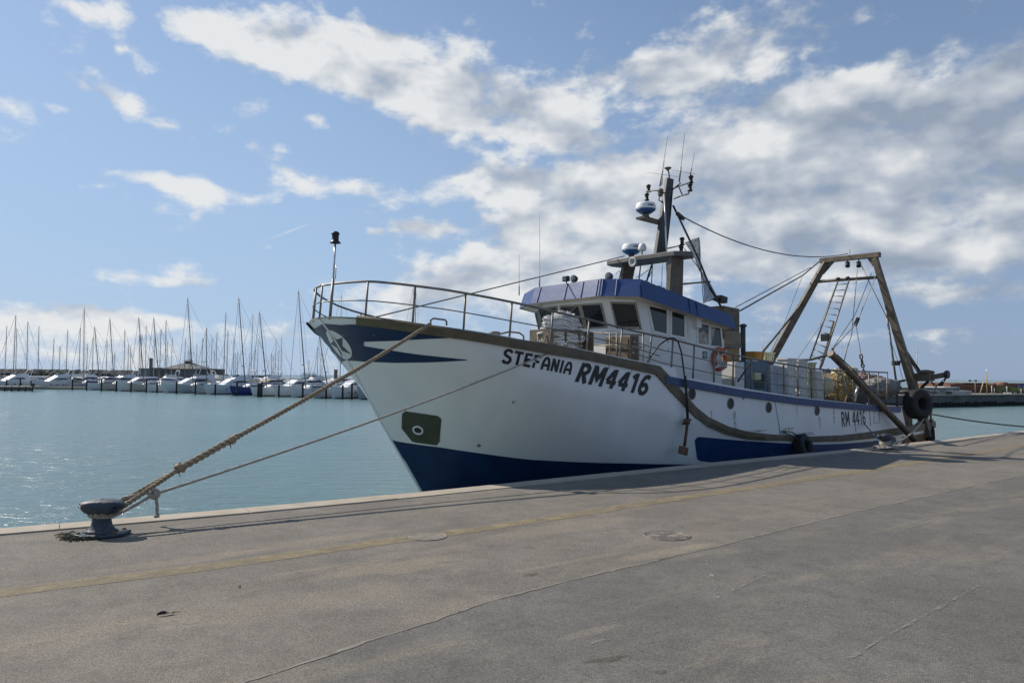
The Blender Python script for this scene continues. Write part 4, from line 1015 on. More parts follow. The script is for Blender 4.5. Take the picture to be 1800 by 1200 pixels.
# whips at the front of the roof, deck lights
for x0, y0, y1, s in ((948.5, 380, 506, 8.0), (912.5, 447, 519, 8.2)):
    a, b = S(x0, y0, s), S(x0, y1, s); mb = MB(); mb.tube([L(*b), L(b[0], b[1], b[2] + .3), L(b[0], b[1], b[2] + .31), L(*a)], [.02, .018, .010, .006], 6); mb.build('whip_aerial', 'rail', roof)
def flood(x, y, s, square):
    p = S(x, y, s); mb = MB()
    if square: mb.box(L(p[0], p[1], p[2]), (.14, .2, .16)); 
    else: mb.lathe([(.03, .12), (.08, .10), (.11, .02), (.115, -.03)], L(*p), (1, 0, 0), 18)
    o = mb.build('deck_light', 'dark', roof, bevel=.015 if square else 0)
    mb = MB(); 
    if square: mb.box(L(p[0] - .073, p[1], p[2]), (.01, .17, .13))
    else: mb.lathe([(0, -.036), (.10, -.034), (.105, -.03)], L(*p), (1, 0, 0), 18)
    mb.build('lens', mat('lamp_lens', (.10, .11, .12), .12), o)
    mb = MB(); mb.tube([L(p[0] + .02, p[1], p[2] - .07), L(p[0] + .02, p[1], zr(s) - .1)], .018, 6); mb.build('bracket', 'dark', o)
flood(995, 490, 8.05, True); flood(1008.5, 490, 8.05, False); flood(1070, 485.5, 8.2, False)
# raked strut abaft the mast with a screen of netting, lamp at its foot
a, m_, b = T(1183, 361, .1), T(1228, 455, .3), T(1247, 502, .5); c = T(1268, 540, .8)
mb = MB(); mb.tube([L(*a), L(*m_), L(*b), L(*c)], .035, 8); strut = mb.build('mast_strut', 'wire', boat)
mb = MB(); p = T(1201, 499, .5); mb.tube([L(*p), L(*T(1248, 495, .5))], .03, 8); mb.build('spreader', 'wood', boat)
nm = mat('screen_net', (.10, .115, .13), .9, var=.4, vscale=8); worn(nm, .30, .55, 60)
def cloth(P, t0, nu=10, nv=10, amp=.05):
    Q = [np.array(T(x, y, t0)) for x, y in P]; mb = MB(); G = []
    for i in range(nu + 1):
        u = i / nu; row = []
        for j in range(nv + 1):
            v = j / nv; q = (Q[0] * (1 - u) + Q[1] * u) * (1 - v) + (Q[3] * (1 - u) + Q[2] * u) * v
            row.append(L(q[0], q[1] + amp * math.sin(u * 7 + v * 3), q[2]))
        G.append(row)
    mb.grid(G); return mb
cloth([(1203, 426), (1228, 417.5), (1232, 478), (1231, 476)], .42).build('net_screen', nm, boat)
cloth([(1231, 476), (1233, 478), (1264, 524), (1237, 533)], .5).build('net_screen', nm, boat)
mb = MB(); mb.tube([L(*T(1203, 437, .42)), L(*T(1231, 475, .42)), L(*T(1236, 490, .45)), L(*T(1268, 540, .6))], .014, 6); mb.tube([L(*T(1228, 417, .42)), L(*T(1232, 478, .42)), L(*T(1237, 533, .5))], .014, 6); mb.build('screen_rope', 'ropedk', boat)
p = T(1268, 526, .7); mb = MB(); mb.box(L(*p), (.38, .26, .22), Matrix.Rotation(.15, 3, 'Y')); mb.box(L(p[0] - .28, p[1], p[2] - .02), (.26, .14, .1)); mb.build('deck_light', 'dark', boat, bevel=.02)
for P, r_, m_ in (([(1147, 463, .0), (1145, 503, .0)], .018, 'rail'), ([(1146, 465, -.1), (1141, 480, -.1), (1136, 497, -.2)], .03, 'wire'), ([(1118, 488, -.9), (1127, 484, -.6), (1140, 474, -.1)], .012, 'dark'), ([(1116, 491, -.9), (1126, 496, -.6), (1138, 492, -.2), (1146, 476, 0)], .012, 'dark'), ([(1163, 505, .3), (1164, 470, .3), (1166, 455, .3)], .010, 'rail'), ([(1096, 486, -1.2), (1088, 476, -1.3), (1082, 482, -1.4)], .012, 'dark')):
    mb = MB(); mb.tube([L(*T(*q)) for q in P], r_, 6); mb.build('cable', m_, plat)
for x, y in ((1137, 498), (1146, 502), (1157, 505), (1164, 508), (1176, 512)):
    p = T(x, y, 1.6); mb = MB(); mb.lathe([(.05, -.10), (.06, -.02), (.09, .0), (.08, .04), (0, .06)], L(*p), n=10); mb.build('cable_gland', 'platform', roof)
# ---- funnel casing, exhaust
a = T(1271, 537, .9); b = T(1300, 584, .9)
mb = MB(); mb.add([L(a[0], .9, a[2]), L(b[0], .9, a[2] - .05), L(b[0], .9, b[2] - .2), L(a[0] + .4, .9, b[2] - .2), L(a[0], -.2, a[2]), L(b[0], -.2, a[2] - .05), L(b[0], -.2, b[2] - .2), L(a[0] + .4, -.2, b[2] - .2)], [(0, 1, 2, 3), (4, 5, 6, 7), (0, 1, 5, 4), (1, 2, 6, 5), (2, 3, 7, 6), (3, 0, 4, 7)]); mb.build('funnel_casing', 'wood', boat)
a = T(1274, 582, 1.5); b = T(1303.5, 682, 1.5); m1 = T(1274, 606, 1.5)
boxST(a[0], b[0], .2, 1.5, m1[2], a[2]).build('engine_casing', mat('casing_khaki', (.23, .19, .115), .7, var=.2, vscale=3), boat, bevel=.02)
boxST(a[0] + .08, b[0] - .03, .22, 1.47, b[2], m1[2] - .08).build('engine_casing', 'tarp', boat, bevel=.02)
boxST(a[0] - .02, b[0] + .02, .18, 1.52, m1[2] - .08, m1[2]).build('ledge', 'platform', boat)
a = T(1306.5, 570, 1.2); b = T(1306.5, 640, 1.2)
mb = MB(); mb.lathe([(.085, 0), (.085, a[2] - b[2] - .1)], L(*b), n=14); mb.lathe([(.085, 0), (.12, .03), (.12, .08), (.05, .12)], L(a[0], a[1], a[2] - .1), n=14); mb.build('exhaust_pipe', 'mastgrey', boat)
# ---- railings along the deck edge
TOPS = [(647, 494.3), (730, 502.5), (818.5, 515.5), (900, 531), (972, 547), (1036, 562), (1094, 576.5), (1145.5, 588.5), (1183, 596.5), (1220.5, 606.3), (1255.5, 615.5), (1289.5, 623), (1320.6, 630), (1350, 635), (1377.5, 639.5), (1402, 643.2), (1425, 647), (1447, 649.5), (1470, 651), (1498, 652), (1527, 653), (1544, 654), (1560, 654.5)]
BOTS = [(647, 556), (731, 563.5), (819.5, 577), (900, 593), (972, 606), (1036, 617.5), (1094, 629.5), (1145.5, 641.5), (1184, 661), (1223, 668), (1260, 674), (1293, 679), (1325.5, 683), (1354, 687.5), (1383, 691.5), (1408, 695.5), (1432, 698.5), (1455, 701.5), (1479, 704.5), (1507, 708), (1533, 711), (1549, 712.5), (1563, 714)]
posts = []
for (xt, yt), (xb, yb) in zip(TOPS, BOTS):
    h = hit(xb, yb + 4); s = h[0]; z0 = ztop(s); t = bfun(s, z0) - .10
    tp = T(xt, yt, t); posts.append((s, t, z0, tp[0], tp[2]))
RZ = [(p[0], p[4]) for p in posts]
def rail_z(s): return lerp_table(RZ, s)
def lean(s): return lerp_table([(p[0], p[3] - p[0]) for p in posts], s)
def zbase(s): return ztop(s) if s < 7.0 or s > 8.3 else ztop(7.0) + (ztop(8.31) - ztop(7.0)) * (s - 7.0) / 1.3
def edge_pt(s, f, sg=1):
    z0 = zbase(s) if f > 0 else ztop(s); z = z0 + (rail_z(s) - z0) * f; return L(s + lean(s) * f, sg * max(bfun(s, z0) - .10, 0), z)
sb_ = [.2 + (i / 14) ** 2 * 2.2 + .0005 for i in range(15)]
fwd = sb_ + cols(2.8, 8.2, 14)
aft = cols(8.3, posts[-1][0], 34)
mb = MB()
mb.tube([edge_pt(s, 1, -1) for s in reversed(fwd[1:])] + [edge_pt(s, 1) for s in fwd + aft], .027, 8)
rl = mb.build('railing', 'rail', boat)
mb = MB(); mb.tube([edge_pt(s, .50, -1) for s in reversed(fwd[1:])] + [edge_pt(s, .50) for s in fwd], .015, 6); mb.build('middle_rail', 'rail', rl)
for f in (.34, .67):
    mb = MB(); mb.tube([edge_pt(s, f) for s in [7.2, 7.7, 8.2] + aft], .014, 6); mb.build('middle_rail', 'rail', rl)
for p in posts:
    mb = MB(); mb.tube([L(p[0], p[1], p[2] - .03), L(p[3], p[1], p[4])], .024, 8); mb.build('post', 'rail', rl)
for s, sg in ((.21, 1), (.27, 1), (.30, -1), (.62, -1), (1.5, -1), (2.7, -1), (4.2, -1), (5.7, -1), (7.2, -1)):
    mb = MB(); mb.tube([edge_pt(s, -.03, sg), edge_pt(s, 1, sg)], .024, 8); mb.build('post', 'rail', rl)
# starboard rail abaft the break
mb = MB(); mb.tube([edge_pt(s, 1, -1) for s in aft], .024, 6); mb.tube([edge_pt(s, .5, -1) for s in aft], .014, 6)
for s in cols(8.4, posts[-1][0] - .1, 12): mb.tube([edge_pt(s, 0, -1), edge_pt(s, 1, -1)], .022, 6)
mb.build('railing', 'rail', boat)
# bow light on its pole
b_ = edge_pt(.275, -.02); tp = T(589.5, 426, bfun(.275, ztop(.275)) - .10); md = T(586, 490, tp[1])
mb = MB(); mb.tube([b_, L(*md)], .03, 8); pl_ = mb.build('bow_light_pole', 'rail', boat)
mb = MB(); mb.tube([L(*md), L(*tp)], .022, 8); mb.tube([L(md[0] + .05, md[1], md[2]), L(md[0] * .6 + tp[0] * .4 + .05, tp[1], md[2] * .6 + tp[2] * .4)], .010, 6); mb.build('upper_pole', 'chrome', pl_)
mb = MB(); mb.lathe([(.03, -.03), (.12, -.02), (.12, .0), (.085, .03), (.075, .05), (.078, .17), (.095, .19), (.085, .22), (.055, .245), (0, .25)], L(*tp), n=18); mb.build('lamp', 'dark', pl_)
# mooring hoops on the bulwark
def hoop(P, t, r=.02):
    mb = MB(); mb.tube([L(*T(x, y, t)) for x, y in P], r, 8); return mb.build('mooring_hoop', 'rail', boat)
hoop([(757, 570), (757, 563), (762, 559.5), (782, 562), (785, 565), (785, 572)], 2.55)
hoop([(995, 612), (996, 603), (1001, 601), (1014, 604), (1018, 607), (1017, 616)], 3.12)
hoop([(878, 587), (895, 583), (913, 585), (920, 590), (921, 600)], 2.6, .022)
mb = MB(); p = T(869, 590, 2.5); mb.lathe([(.09, -.25), (.09, .0), (.13, .02), (.13, .09), (.05, .1)], L(*p), n=14); mb.build('deck_bitt', 'platform', boat)
# ---- gantry over the stern
def tubeb(name, pts, r, m='wood', par=None, n=8):
    mb = MB(); mb.tube([L(*p) for p in pts], r, n); return mb.build(name, m, par or boat)
gy = MB(); a, b = S(1442, 458.5, 25), S(1547, 447.5, 25); 
def beamL(p, q, w, h, w2=None, h2=None, mb=None):
    mb = mb or MB(); mb.beam(L(*p), L(*q), w, h, w2, h2); return mb
g_ = beamL(a, b, .22, .22).build('stern_gantry', 'wood', boat, bevel=.015)
def ext(p, q, z): f = (z - p[2]) / (q[2] - p[2]); return tuple(p[i] + (q[i] - p[i]) * f for i in range(3))
p, q = S(1451, 462, 25), S(1352, 638, 22.7); q = ext(p, q, 1.1); beamL(p, q, .24, .24, .34, .32).build('leg', 'wood', g_, bevel=.015)
p, q = S(1538, 454, 25), S(1607, 685, 25.6); q = ext(p, q, -.3); beamL(p, q, .22, .22, .34, .34).build('leg', 'wood', g_, bevel=.015)
for P in ([(1456, 458), (1470, 455.5), (1447, 482)], [(1522, 451), (1534, 450), (1534, 468)]):
    mb = MB(); mb.prism([L(*S(x, y, 24.97)) for x, y in P], (1, 0, 0), .06); mb.build('gusset', 'wood', g_)
tubeb('crossbar', [S(1427, 496, 24.6), S(1474, 492, 24.75), S(1541, 487.5, 25)], .07, 'wood', g_)
for x, y in ((1473, 490), (1490, 488.5)): 
    p = S(x, y, 24.7); mb = MB(); mb.lathe([(.07, -.06), (.07, .06)], L(*p), (0, 1, 0), 12); mb.build('roller', 'dark', g_)
tubeb('brace', [S(1404, 541, 23.8), S(1337, 623, 22.4)], .05, 'wood', g_)
tubeb('light_rod', [S(1494, 447, 25), S(1494, 438, 25)], .012, 'wire', g_, 6)
for x in (1490, 1509.5):
    p, q = S(x, 456, 25), S(x, 463, 25); mb = MB(); mb.tube([L(*p), L(*q)], .03, 6); c = S(x, 466, 25); mb.lathe([(.0, -.07), (.11, -.06), (.12, 0), (.11, .06), (0, .07)], L(*c), (0, 1, .2), 14, sy=1.0); mb.box(L(c[0], c[1], c[2] + .03), (.10, .17, .26)); mb.build('block', 'dark', g_, bevel=.01)
# ladder on the gantry
lt = [S(1473, 494, 24.6), S(1492.5, 492, 24.6)]; lb = [S(1424, 630, 22.9), S(1445, 642, 22.9)]
ld = MB(); 
for p, q in zip(lt, lb): ld.tube([L(*p), L(*q)], .035, 8)
lad = ld.build('ladder', 'rail', boat)
for k in range(13):
    f = (k + .6) / 13.2; a = [lt[0][i] + (lb[0][i] - lt[0][i]) * f for i in range(3)]; b = [lt[1][i] + (lb[1][i] - lt[1][i]) * f for i in range(3)]
    mb = MB(); mb.tube([L(*a), L(*b)], .022, 6); mb.build('rung', 'rail', lad)
p = S(1450, 593, 23.4); mb = MB(); mb.box(L(*p), (.12, .34, .32)); mb.build('deck_light', 'dark', lad, bevel=.02)
tubeb('leg_post', [S(1466, 565, 24.2), S(1441, 650, 23.2)], .05, 'wood', lad)
# stern davit and its chains
q = S(1598, 663, 26); r = S(1640, 662.5, 26); e = S(1664, 658, 26)
dv = beamL(q, r, .36, .34).build('stern_davit', 'wood', boat, bevel=.03); beamL(r, e, .2, .2).build('arm', 'wood', dv, bevel=.02)
mb = MB(); mb.lathe([(.16, -.05), (.17, 0), (.16, .08)], L(*e), (0, -1, .0), 12); mb.build('arm_head', 'dark', dv)
mb = MB(); p = S(1627, 654, 26); mb.blob(L(*p), (.5, .7, .2), 3, .1); mb.build('coupling', 'wood', dv)
tubeb('brace', [S(1585, 606, 25.5), S(1619, 656, 26)], .06, 'wood', dv)
tubeb('brace', [S(1587, 613, 25.5), S(1610, 650, 26), S(1613, 653, 26)], .025, 'rustwire', dv)
def chain(name, pts, par, r=.022, m='rustwire', ln=.13):
    P = [L(*p) for p in pts]; mb = MB(); k = 0
    for a, b in zip(P, P[1:]):
        n = max(1, int((b - a).length / ln))
        for i in range(n):
            c = a.lerp(b, (i + .5) / n); d = (b - a).normalized(); x, y, _ = frame(d); ax = x if k % 2 else y; o = y if k % 2 else x; k += 1
            ring = [c + d * (ln * .62 * math.cos(u)) + o * (ln * .34 * math.sin(u)) for u in [2 * math.pi * j / 10 for j in range(11)]]; mb.tube(ring, r, 5, caps=False)
    return mb.build(name, m, par)
chain('chain', [S(1663, 662, 26), S(1659, 672, 26), S(1652, 678, 26)], dv)
chain('chain', [S(1636, 670, 26), S(1642, 676, 26), S(1645, 678, 26)], dv)
for P in ([(1632, 670), (1619, 682)], [(1658, 671), (1650, 677)]):
    mb = MB(); a, b = S(*P[0], 26), S(*P[1], 26); mb.beam(L(*a), L(*b), .16, .10); mb.build('shackle_block', 'dark', dv, bevel=.02)
tubeb('hanging_wire', [S(1662, 663, 26), S(1646, 680, 26), S(1640, 696, 26), S(1633, 705, 26)], .012, 'wire', dv, 5)
# floodlight bracket on the port leg
p = S(1575, 638, 25.4); mb = MB(); mb.box(L(*p), (.2, .3, .2)); o = mb.build('deck_light', 'dark', g_, bevel=.03); tubeb('bracket', [S(1577, 638, 25.4), S(1585, 634, 25.5)], .04, 'rustwire', g_)
# thin pale pole, stern rail bar
tubeb('pole', [S(1558, 545, 25.2), S(1578, 690, 25.2)], .045, 'rail', g_)
tubeb('stern_bar', [S(1548, 677, 25.2), S(1592, 668, 25.6)], .045, 'wood', boat)
tubeb('stern_bar', [S(1560, 690, 25.8), S(1608, 688, 25.8)], .06, 'wood', boat)
# derrick boom lowered over the side
a, b = T(1461, 622, 3.05), T(1607, 772, 3.55)
mb = MB(); mb.lathe([(.11, -.05), (.14, -.03), (.14, .05), (.115, .07), (.115, 3.0), (.12, (Vector(L(*b)) - Vector(L(*a))).length)], L(*a), L(*b) - L(*a), 16); bm_ = mb.build('derrick_boom', 'wood', boat)
for f, r_ in ((.02, .14), (.5, .0)): 
    if r_: mb = MB(); p = T(1464, 612, 3.05); mb.tube([L(*a), L(*p)], .05, 6); mb.build('lug', 'rustwire', bm_)
tubeb('guard_wire', [T(1470, 622, 3.1), T(1500, 650, 3.2), T(1560, 717, 3.4), T(1600, 762, 3.5)], .022, 'wire', bm_, 6)
tubeb('guard_wire', [T(1507, 672, 3.25), T(1545, 708, 3.3), T(1570, 728, 3.4)], .03, 'wire', bm_, 6)
# standing and running rigging
def wire(P, r=.016, m='wire', name='stay', n=6, sg=0.0):
    Q = [L(*p) for p in P]
    if sg and len(Q) == 2: Q = [Q[0].lerp(Q[1], i / 14) - Vector((0, 0, sg * 4 * (i / 14) * (1 - i / 14))) for i in range(15)]
    mb = MB(); mb.tube(Q, r, n); return mb.build(name, m, boat)
wire([(.75, 0.55, ztop(.75)), S(1098, 450, PS)], .017, name='forestay')
wire([T(1193, 377, .2), S(1490, 446, 25)], .020, sg=.62, name='triatic_stay')
p0 = T(1185, 368, .15); mb = MB(); mb.beam(L(*T(1190, 375, .2)), L(*T(1202, 385, .2)), .10, .10); mb.build('turnbuckle', 'wire', boat)
wire([T(1301, 546, .9), S(1411, 484, 24.6), S(1441, 459, 25)], .028)
wire([T(1293, 540, .6), S(1425, 470, 24.8)], .016)
wire([S(1410, 487, 24.6), S(1378, 570, 23), S(1352, 625, 22.5)], .010)
wire([S(1400, 633, 22.5), S(1440, 575, 23.5), S(1470, 500, 24.6)], .014, 'ropew', 'rope_fall')
wire([S(1507, 472, 25), S(1497, 588, 24), S(1489, 612, 24), S(1484, 634, 24)], .022, 'ropew', 'rope_fall')
wire([S(1514, 466, 25), S(1530, 500, 25), S(1559, 558, 25)], .020, 'ropew', 'rope_fall')
wire([T(1465, 612, 3.05), S(1506, 568, 24.2), S(1541, 480, 25)], .020, 'ropew', 'rope_fall')
wire([T(1463, 613, 3.05), S(1503, 553, 24.2), S(1532, 480, 25)], .014, 'wire', 'rope_fall')
wire([S(1505, 572, 24.2), S(1513, 620, 24)], .016, 'ropew', 'rope_fall')
chain('hanging_chain', [S(1513, 622, 24), S(1516, 640, 24), S(1519, 656, 23.6)], boat, .03, ln=.17)
mb = MB(); p = S(1506, 565, 24.2); mb.beam(L(*S(1509, 558, 24.2)), L(*S(1503, 572, 24.2)), .13, .13); mb.build('block', 'dark', boat, bevel=.02)
wire([T(1461, 622, 3.05), S(1425, 632, 22.8), S(1398, 633, 22.5)], .05, 'ropedk', 'rope_fall')
wire([S(1462, 618, 23), S(1448, 627, 22.8)], .03, 'ropedk', 'rope_fall')
wire([S(1543, 462, 25), S(1566, 600, 25.3), S(1580, 640, 25.4), S(1588, 670, 25.5)], .010)
# stern working gear (fixed)
mb = MB()
U = [(22.75, .02), (24, .02), (25.5, .03), (SEND, .05)]
patch(mb, [('sz', s, z - .15) for s, z in U], [('sz', 22.75, -.45), ('sz', 25, -.45), ('sz', SEND, -.4)], 20, 3, .008); mb.build('stern_strake', 'rust', boat)
st_mat = mat('stern_steel', (.115, .09, .066), .7, var=.35, vscale=4, bump=.3, bscale=10, col2=(.16, .08, .045), c2lo=.5, c2hi=.66, c2scale=4)
mb = MB(); 
for sg in (1, -1): mb.grid([[L(s, sg * (bfun(s, 0) - .03), .0), L(s, sg * (bfun(s, 0) - .03), .28 + .12 * (s > 24.5))] for s in cols(22.7, SEND, 8)], smooth=False)
mb.build('stern_bulwark', st_mat, boat)
mb = MB(); p = T(1600, 742, 2.2); mb.box(L(25.8, .6, .35), (1.3, 2.6, 1.2)); mb.build('trawl_winch', st_mat, boat, bevel=.06)
mb = MB(); mb.lathe([(.62, -1.0), (.62, -.92), (.25, -.9), (.25, .9), (.62, .92), (.62, 1.0)], L(24.2, .3, .75), (0, 1, 0), 20, smooth=False); mb.build('net_drum', st_mat, boat)
for x, y0, y1, s, m in ((1577, 682, 742, 25.0, 'wood'), (1594, 700, 745, 25.5, 'chrome'), (1636, 715, 745, 26.4, 'wood'), (1602, 735, 750, 25.8, 'boxyellow')):
    tubeb('stanchion', [S(x, y0, s), S(x, y1, s)], .045, m)
p = S(1584, 736, 24.8); mb = MB(); mb.blob(L(*p), (.7, .3, .7), 5, .2); mb.build('rusty_plate', mat('rusty_orange', (.36, .16, .08), .8, var=.3, vscale=5), boat)
# ---- winch housing and panels amidships (fixed to the deck)
a, b = T(1311, 633, 1.7), T(1351, 684, 1.7); wh = boxST(a[0], b[0], .5, 1.7, 1.3, a[2]).build('winch_housing', 'bluegrey', boat, bevel=.03)
a2, b2_ = T(1327, 657, 1.72), T(1345, 671, 1.72); boxST(a2[0], b2_[0], 1.68, 1.712, b2_[2], a2[2]).build('opening', 'dark', wh); a2, b2_ = T(1327, 671.5, 1.72), T(1344, 683, 1.72); boxST(a2[0], b2_[0], 1.68, 1.714, b2_[2], a2[2]).build('door', mat('door_teal', (.02, .05, .05), .5), wh)
boxST(T(1326, 658, 1.72)[0] - .15, T(1326, 658, 1.72)[0] + .2, 1.71, 1.86, T(1326, 668, 1.7)[2], T(1326, 655, 1.7)[2]).build('warping_head', 'boxyellow', wh, bevel=.03)
a, b = T(1293, 636, 1.9), T(1309, 684, 1.9); boxST(a[0], b[0], 1.2, 1.9, 1.4, a[2]).build('side_locker', 'boxwhite', boat, bevel=.02)
a, b = T(1355, 641, 1.75), T(1375, 690, 1.75); boxST(a[0], b[0], .6, 1.75, 1.2, a[2]).build('hatch_coaming', mat('grey_panel', (.42, .46, .50), .5, var=.1), boat, bevel=.02)
tubeb('strut', [T(1320, 637, 2.4), T(1297, 670, 2.4)], .03, 'wire')
# ================================================================== THINGS ON AND ROUND THE TRAWLER
def rest(mb, name, m, org, label, cat, group=None, bevel=0.0):
    o_ = L(*org); w = Wd(*org); o = mb.build(name, m, None, loc=w, rz=BA, bevel=bevel, org=o_); return tag(o, label, cat, group)
def rest_empty(name, org, label, cat, group=None):
    return tag(empty(name, Wd(*org), BA), label, cat, group)
def sub(mb, name, m, parent, org, bevel=0.0): return mb.build(name, m, parent, bevel=bevel, org=L(*org))
# life ring
p = PL(1261.5, 631, *pSide); org = (p[0], 2.2, p[2])
lr = rest_empty('life_ring', org, 'orange life ring hanging on the white wheelhouse side below the aft windows', 'life ring')
mb = MB(); mb.torus(L(*org), (0, -1, 0), .29, .085, 36, 12, sq=.7); sub(mb, 'ring', 'orange', lr, org)
mb = MB()
for k in range(4):
    a = math.pi / 4 + k * math.pi / 2; x, z = math.cos(a) * .29, math.sin(a) * .29
    d = Vector((-math.sin(a), 0, math.cos(a))); c = L(*org) + Vector((x, 0, z)); mb.torus(c, d, .088, .012, 14, 6); 
    for j in (-1, 1): mb.torus(c + d * .02 * j, d, .088, .012, 14, 6)
sub(mb, 'band', 'radome', lr, org)
mb = MB(); r3 = random.Random(2)
for k in range(9):
    a = -math.pi / 2 + r3.uniform(-.9, .9); rr = r3.uniform(.08, .32); c = L(*org) + Vector((math.cos(a) * rr, -.07, math.sin(a) * rr)); mb.tube([c + Vector((r3.uniform(-.12, .12), r3.uniform(-.02, .01), r3.uniform(-.1, .1))) for _ in range(6)], .012, 5)
sub(mb, 'grab_line', 'netwhite', lr, org)
# fish boxes
fb = {}
def fishbox(s, t, z, m, label, w=.62, d=.42, h=.30, rz=0.0):
    org = (s, t, z); e = tag(empty('fish_box', Wd(*org), BA + rz), label, 'crate', 'fish boxes stacked on deck')
    if m not in fb:
        mb = MB(); 
        def ring(x, y, z0): return [(-x, -y, z0), (x, -y, z0), (x, y, z0), (-x, y, z0)]
        G = [ring(w / 2 - .04, d / 2 - .04, .0), ring(w / 2 - .015, d / 2 - .015, h - .05), ring(w / 2 + .01, d / 2 + .01, h - .05), ring(w / 2 + .01, d / 2 + .01, h), ring(w / 2 - .03, d / 2 - .03, h), ring(w / 2 - .05, d / 2 - .05, .03)]
        mb.grid(G, smooth=False, closed=True); mb.f += [(3, 2, 1, 0), (20, 21, 22, 23)]; mb.sm += [False, False]; b = mb.build('shell', m, e)
        parts = [b]
        for sgn in (-1, 1):
            mb = MB(); mb.box((0, sgn * (d / 2 - .005), h * .62), (.14, .02, .045)); parts.append(mb.build('handle', m, e))
        for sx_ in (-.2, .2):
            for sgn in (-1, 1): mb = MB(); mb.box((sx_, sgn * (d / 2 - .012), h * .42), (.03, .03, h * .7)); parts.append(mb.build('rib', m, e))
        fb[m] = parts
    else:
        for q in fb[m]: c = q.copy(); COL.objects.link(c); c.parent = e
    return e
def stack(x, y, t, n, m, lab, skip=0):
    s, _, z = T(x, y, t); zd = ztop(s) + .0; names = ['bottom', 'second', 'third', 'fourth', 'top']
    for k in range(n):
        nm_ = 'topmost' if k == n - 1 else ('lowest' if k == 0 else ['', 'second', 'third', 'fourth'][k])
        if nm_ not in ('topmost', 'lowest'): nm_ += ' from the deck'
        fishbox(s + .015 * math.sin(k * 5 + x), t + .012 * math.cos(k * 3 + x), zd + k * .285, m, lab % nm_, rz=.04 * math.sin(k * 7 + x))
stack(1383, 690, 1.9, 5, 'boxwhite', '%s white fish box of the stack right behind the blue-grey winch housing')
stack(1404, 693, 1.9, 5, 'boxwhite', '%s white fish box in the stack beside the pale yellow stack')
stack(1419, 695, 1.75, 5, 'boxyellow', '%s pale yellow fish box in the stack between white stacks')
stack(1434, 697, 1.9, 4, 'boxwhite', '%s white fish box in the aftmost stack, next to the round buoy')
s, _, z = T(1331, 632, 1.3); fishbox(s, 1.2, T(1331, 633, 1.3)[2], 'boxorange', 'orange fish box lying on top of the blue-grey winch housing')
s2_, _, z2_ = T(1347, 634, 1.1); fishbox(s2_, 1.05, T(1347, 634, 1.1)[2], 'boxyellow', 'pale fish box on the winch housing beside the orange one')
# buoy, nets, doors
p = T(1450, 676, 2.0); mb = MB(); mb.lathe([(.05, -.40), (.12, -.36), (.27, -.25), (.32, 0), (.28, .18), (.15, .29), (.07, .32), (.07, .40), (.03, .41)], L(*p), (0, .1, 1), 22); rest(mb, 'buoy', 'buoy', p, 'round cream float buoy on deck behind the railing', 'buoy')
def heap(name, c, dims, m, label, cat, seed, loops=0, lm=None, lr=.016):
    org = (c[0], c[1], c[2]); e = rest_empty(name, org, label, cat); mb = MB(); r4 = random.Random(seed)
    for k in range(5):
        o = Vector((r4.uniform(-.25, .25) * dims[0], r4.uniform(-.25, .25) * dims[1], r4.uniform(-.1, .12) * dims[2])); mb.blob(L(*org) + o, (dims[0] * r4.uniform(.5, .75), dims[1] * r4.uniform(.5, .75), dims[2] * r4.uniform(.6, .85)), seed + k, .25, 20, 14, 2.5)
    sub(mb, 'bulk', m, e, org)
    if loops:
        mb = MB()
        for k in range(loops):
            th = r4.uniform(0, 6.28); ph = math.acos(r4.uniform(-.1, 1)); n = Vector((math.sin(ph) * math.cos(th), math.sin(ph) * math.sin(th), math.cos(ph))); c0 = L(*org) + Vector((n.x * dims[0] * .40, n.y * dims[1] * .40, n.z * dims[2] * .40)); x, y, _ = frame(n); pts = []
            R_ = r4.uniform(.10, .26) * dims[2]; a0 = r4.uniform(0, 6.28)
            for j in range(9): a = a0 + j * .55; pts.append(c0 + x * math.cos(a) * R_ * 1.5 + y * math.sin(a) * R_ * .8 + n * r4.uniform(-.01, .04))
            mb.tube(pts, lr, 5)
        sub(mb, 'strands', lm or m, e, org)
    return e
c = T(1468, 672, 1.0); heap('net_pile', (c[0], 1.0, c[2]), (1.9, 1.5, 1.0), 'net', 'heap of dark netting on deck behind the cream buoy', 'fishing net', 21, 60, 'netgrey', .014)
c = T(1484, 682, 1.75); heap('net_pile', (c[0], 1.6, c[2]), (1.2, .9, 1.25), 'netochre', 'ochre bundle of netting under the lowered boom', 'fishing net', 22, 60, 'netochre', .016)
c = T(1487, 655, 1.6); heap('net_pile', (c[0], 1.5, c[2]), (1.2, .8, .5), 'buoy', 'pale yellow folded net lying on the ochre bundle', 'fishing net', 26, 20, 'buoy', .016)
c = T(1545, 683, 1.6); heap('net_pile', (c[0], 1.5, c[2]), (2.6, 1.4, .9), 'netgrey', 'grey heap of netting at the after end of the railing', 'fishing net', 23, 90, 'netgrey', .016)
c = T(1527, 667, .9); heap('net_pile', (c[0], .9, c[2]), (1.5, 1.2, .5), mat('net_pink', (.30, .17, .15), .9, var=.4, vscale=9), 'reddish net end on top of the grey heap by the hanging chain', 'fishing net', 24, 20, 'netgrey', .014)
P = [T(1508, 708, 2.55), T(1529, 709, 2.55), T(1527, 688, 2.55), T(1510, 672, 2.55)]; P2 = [T(x, y, 2.55) for x, y in ((1505, 706), (1532, 712), (1530, 692), (1512, 673))]
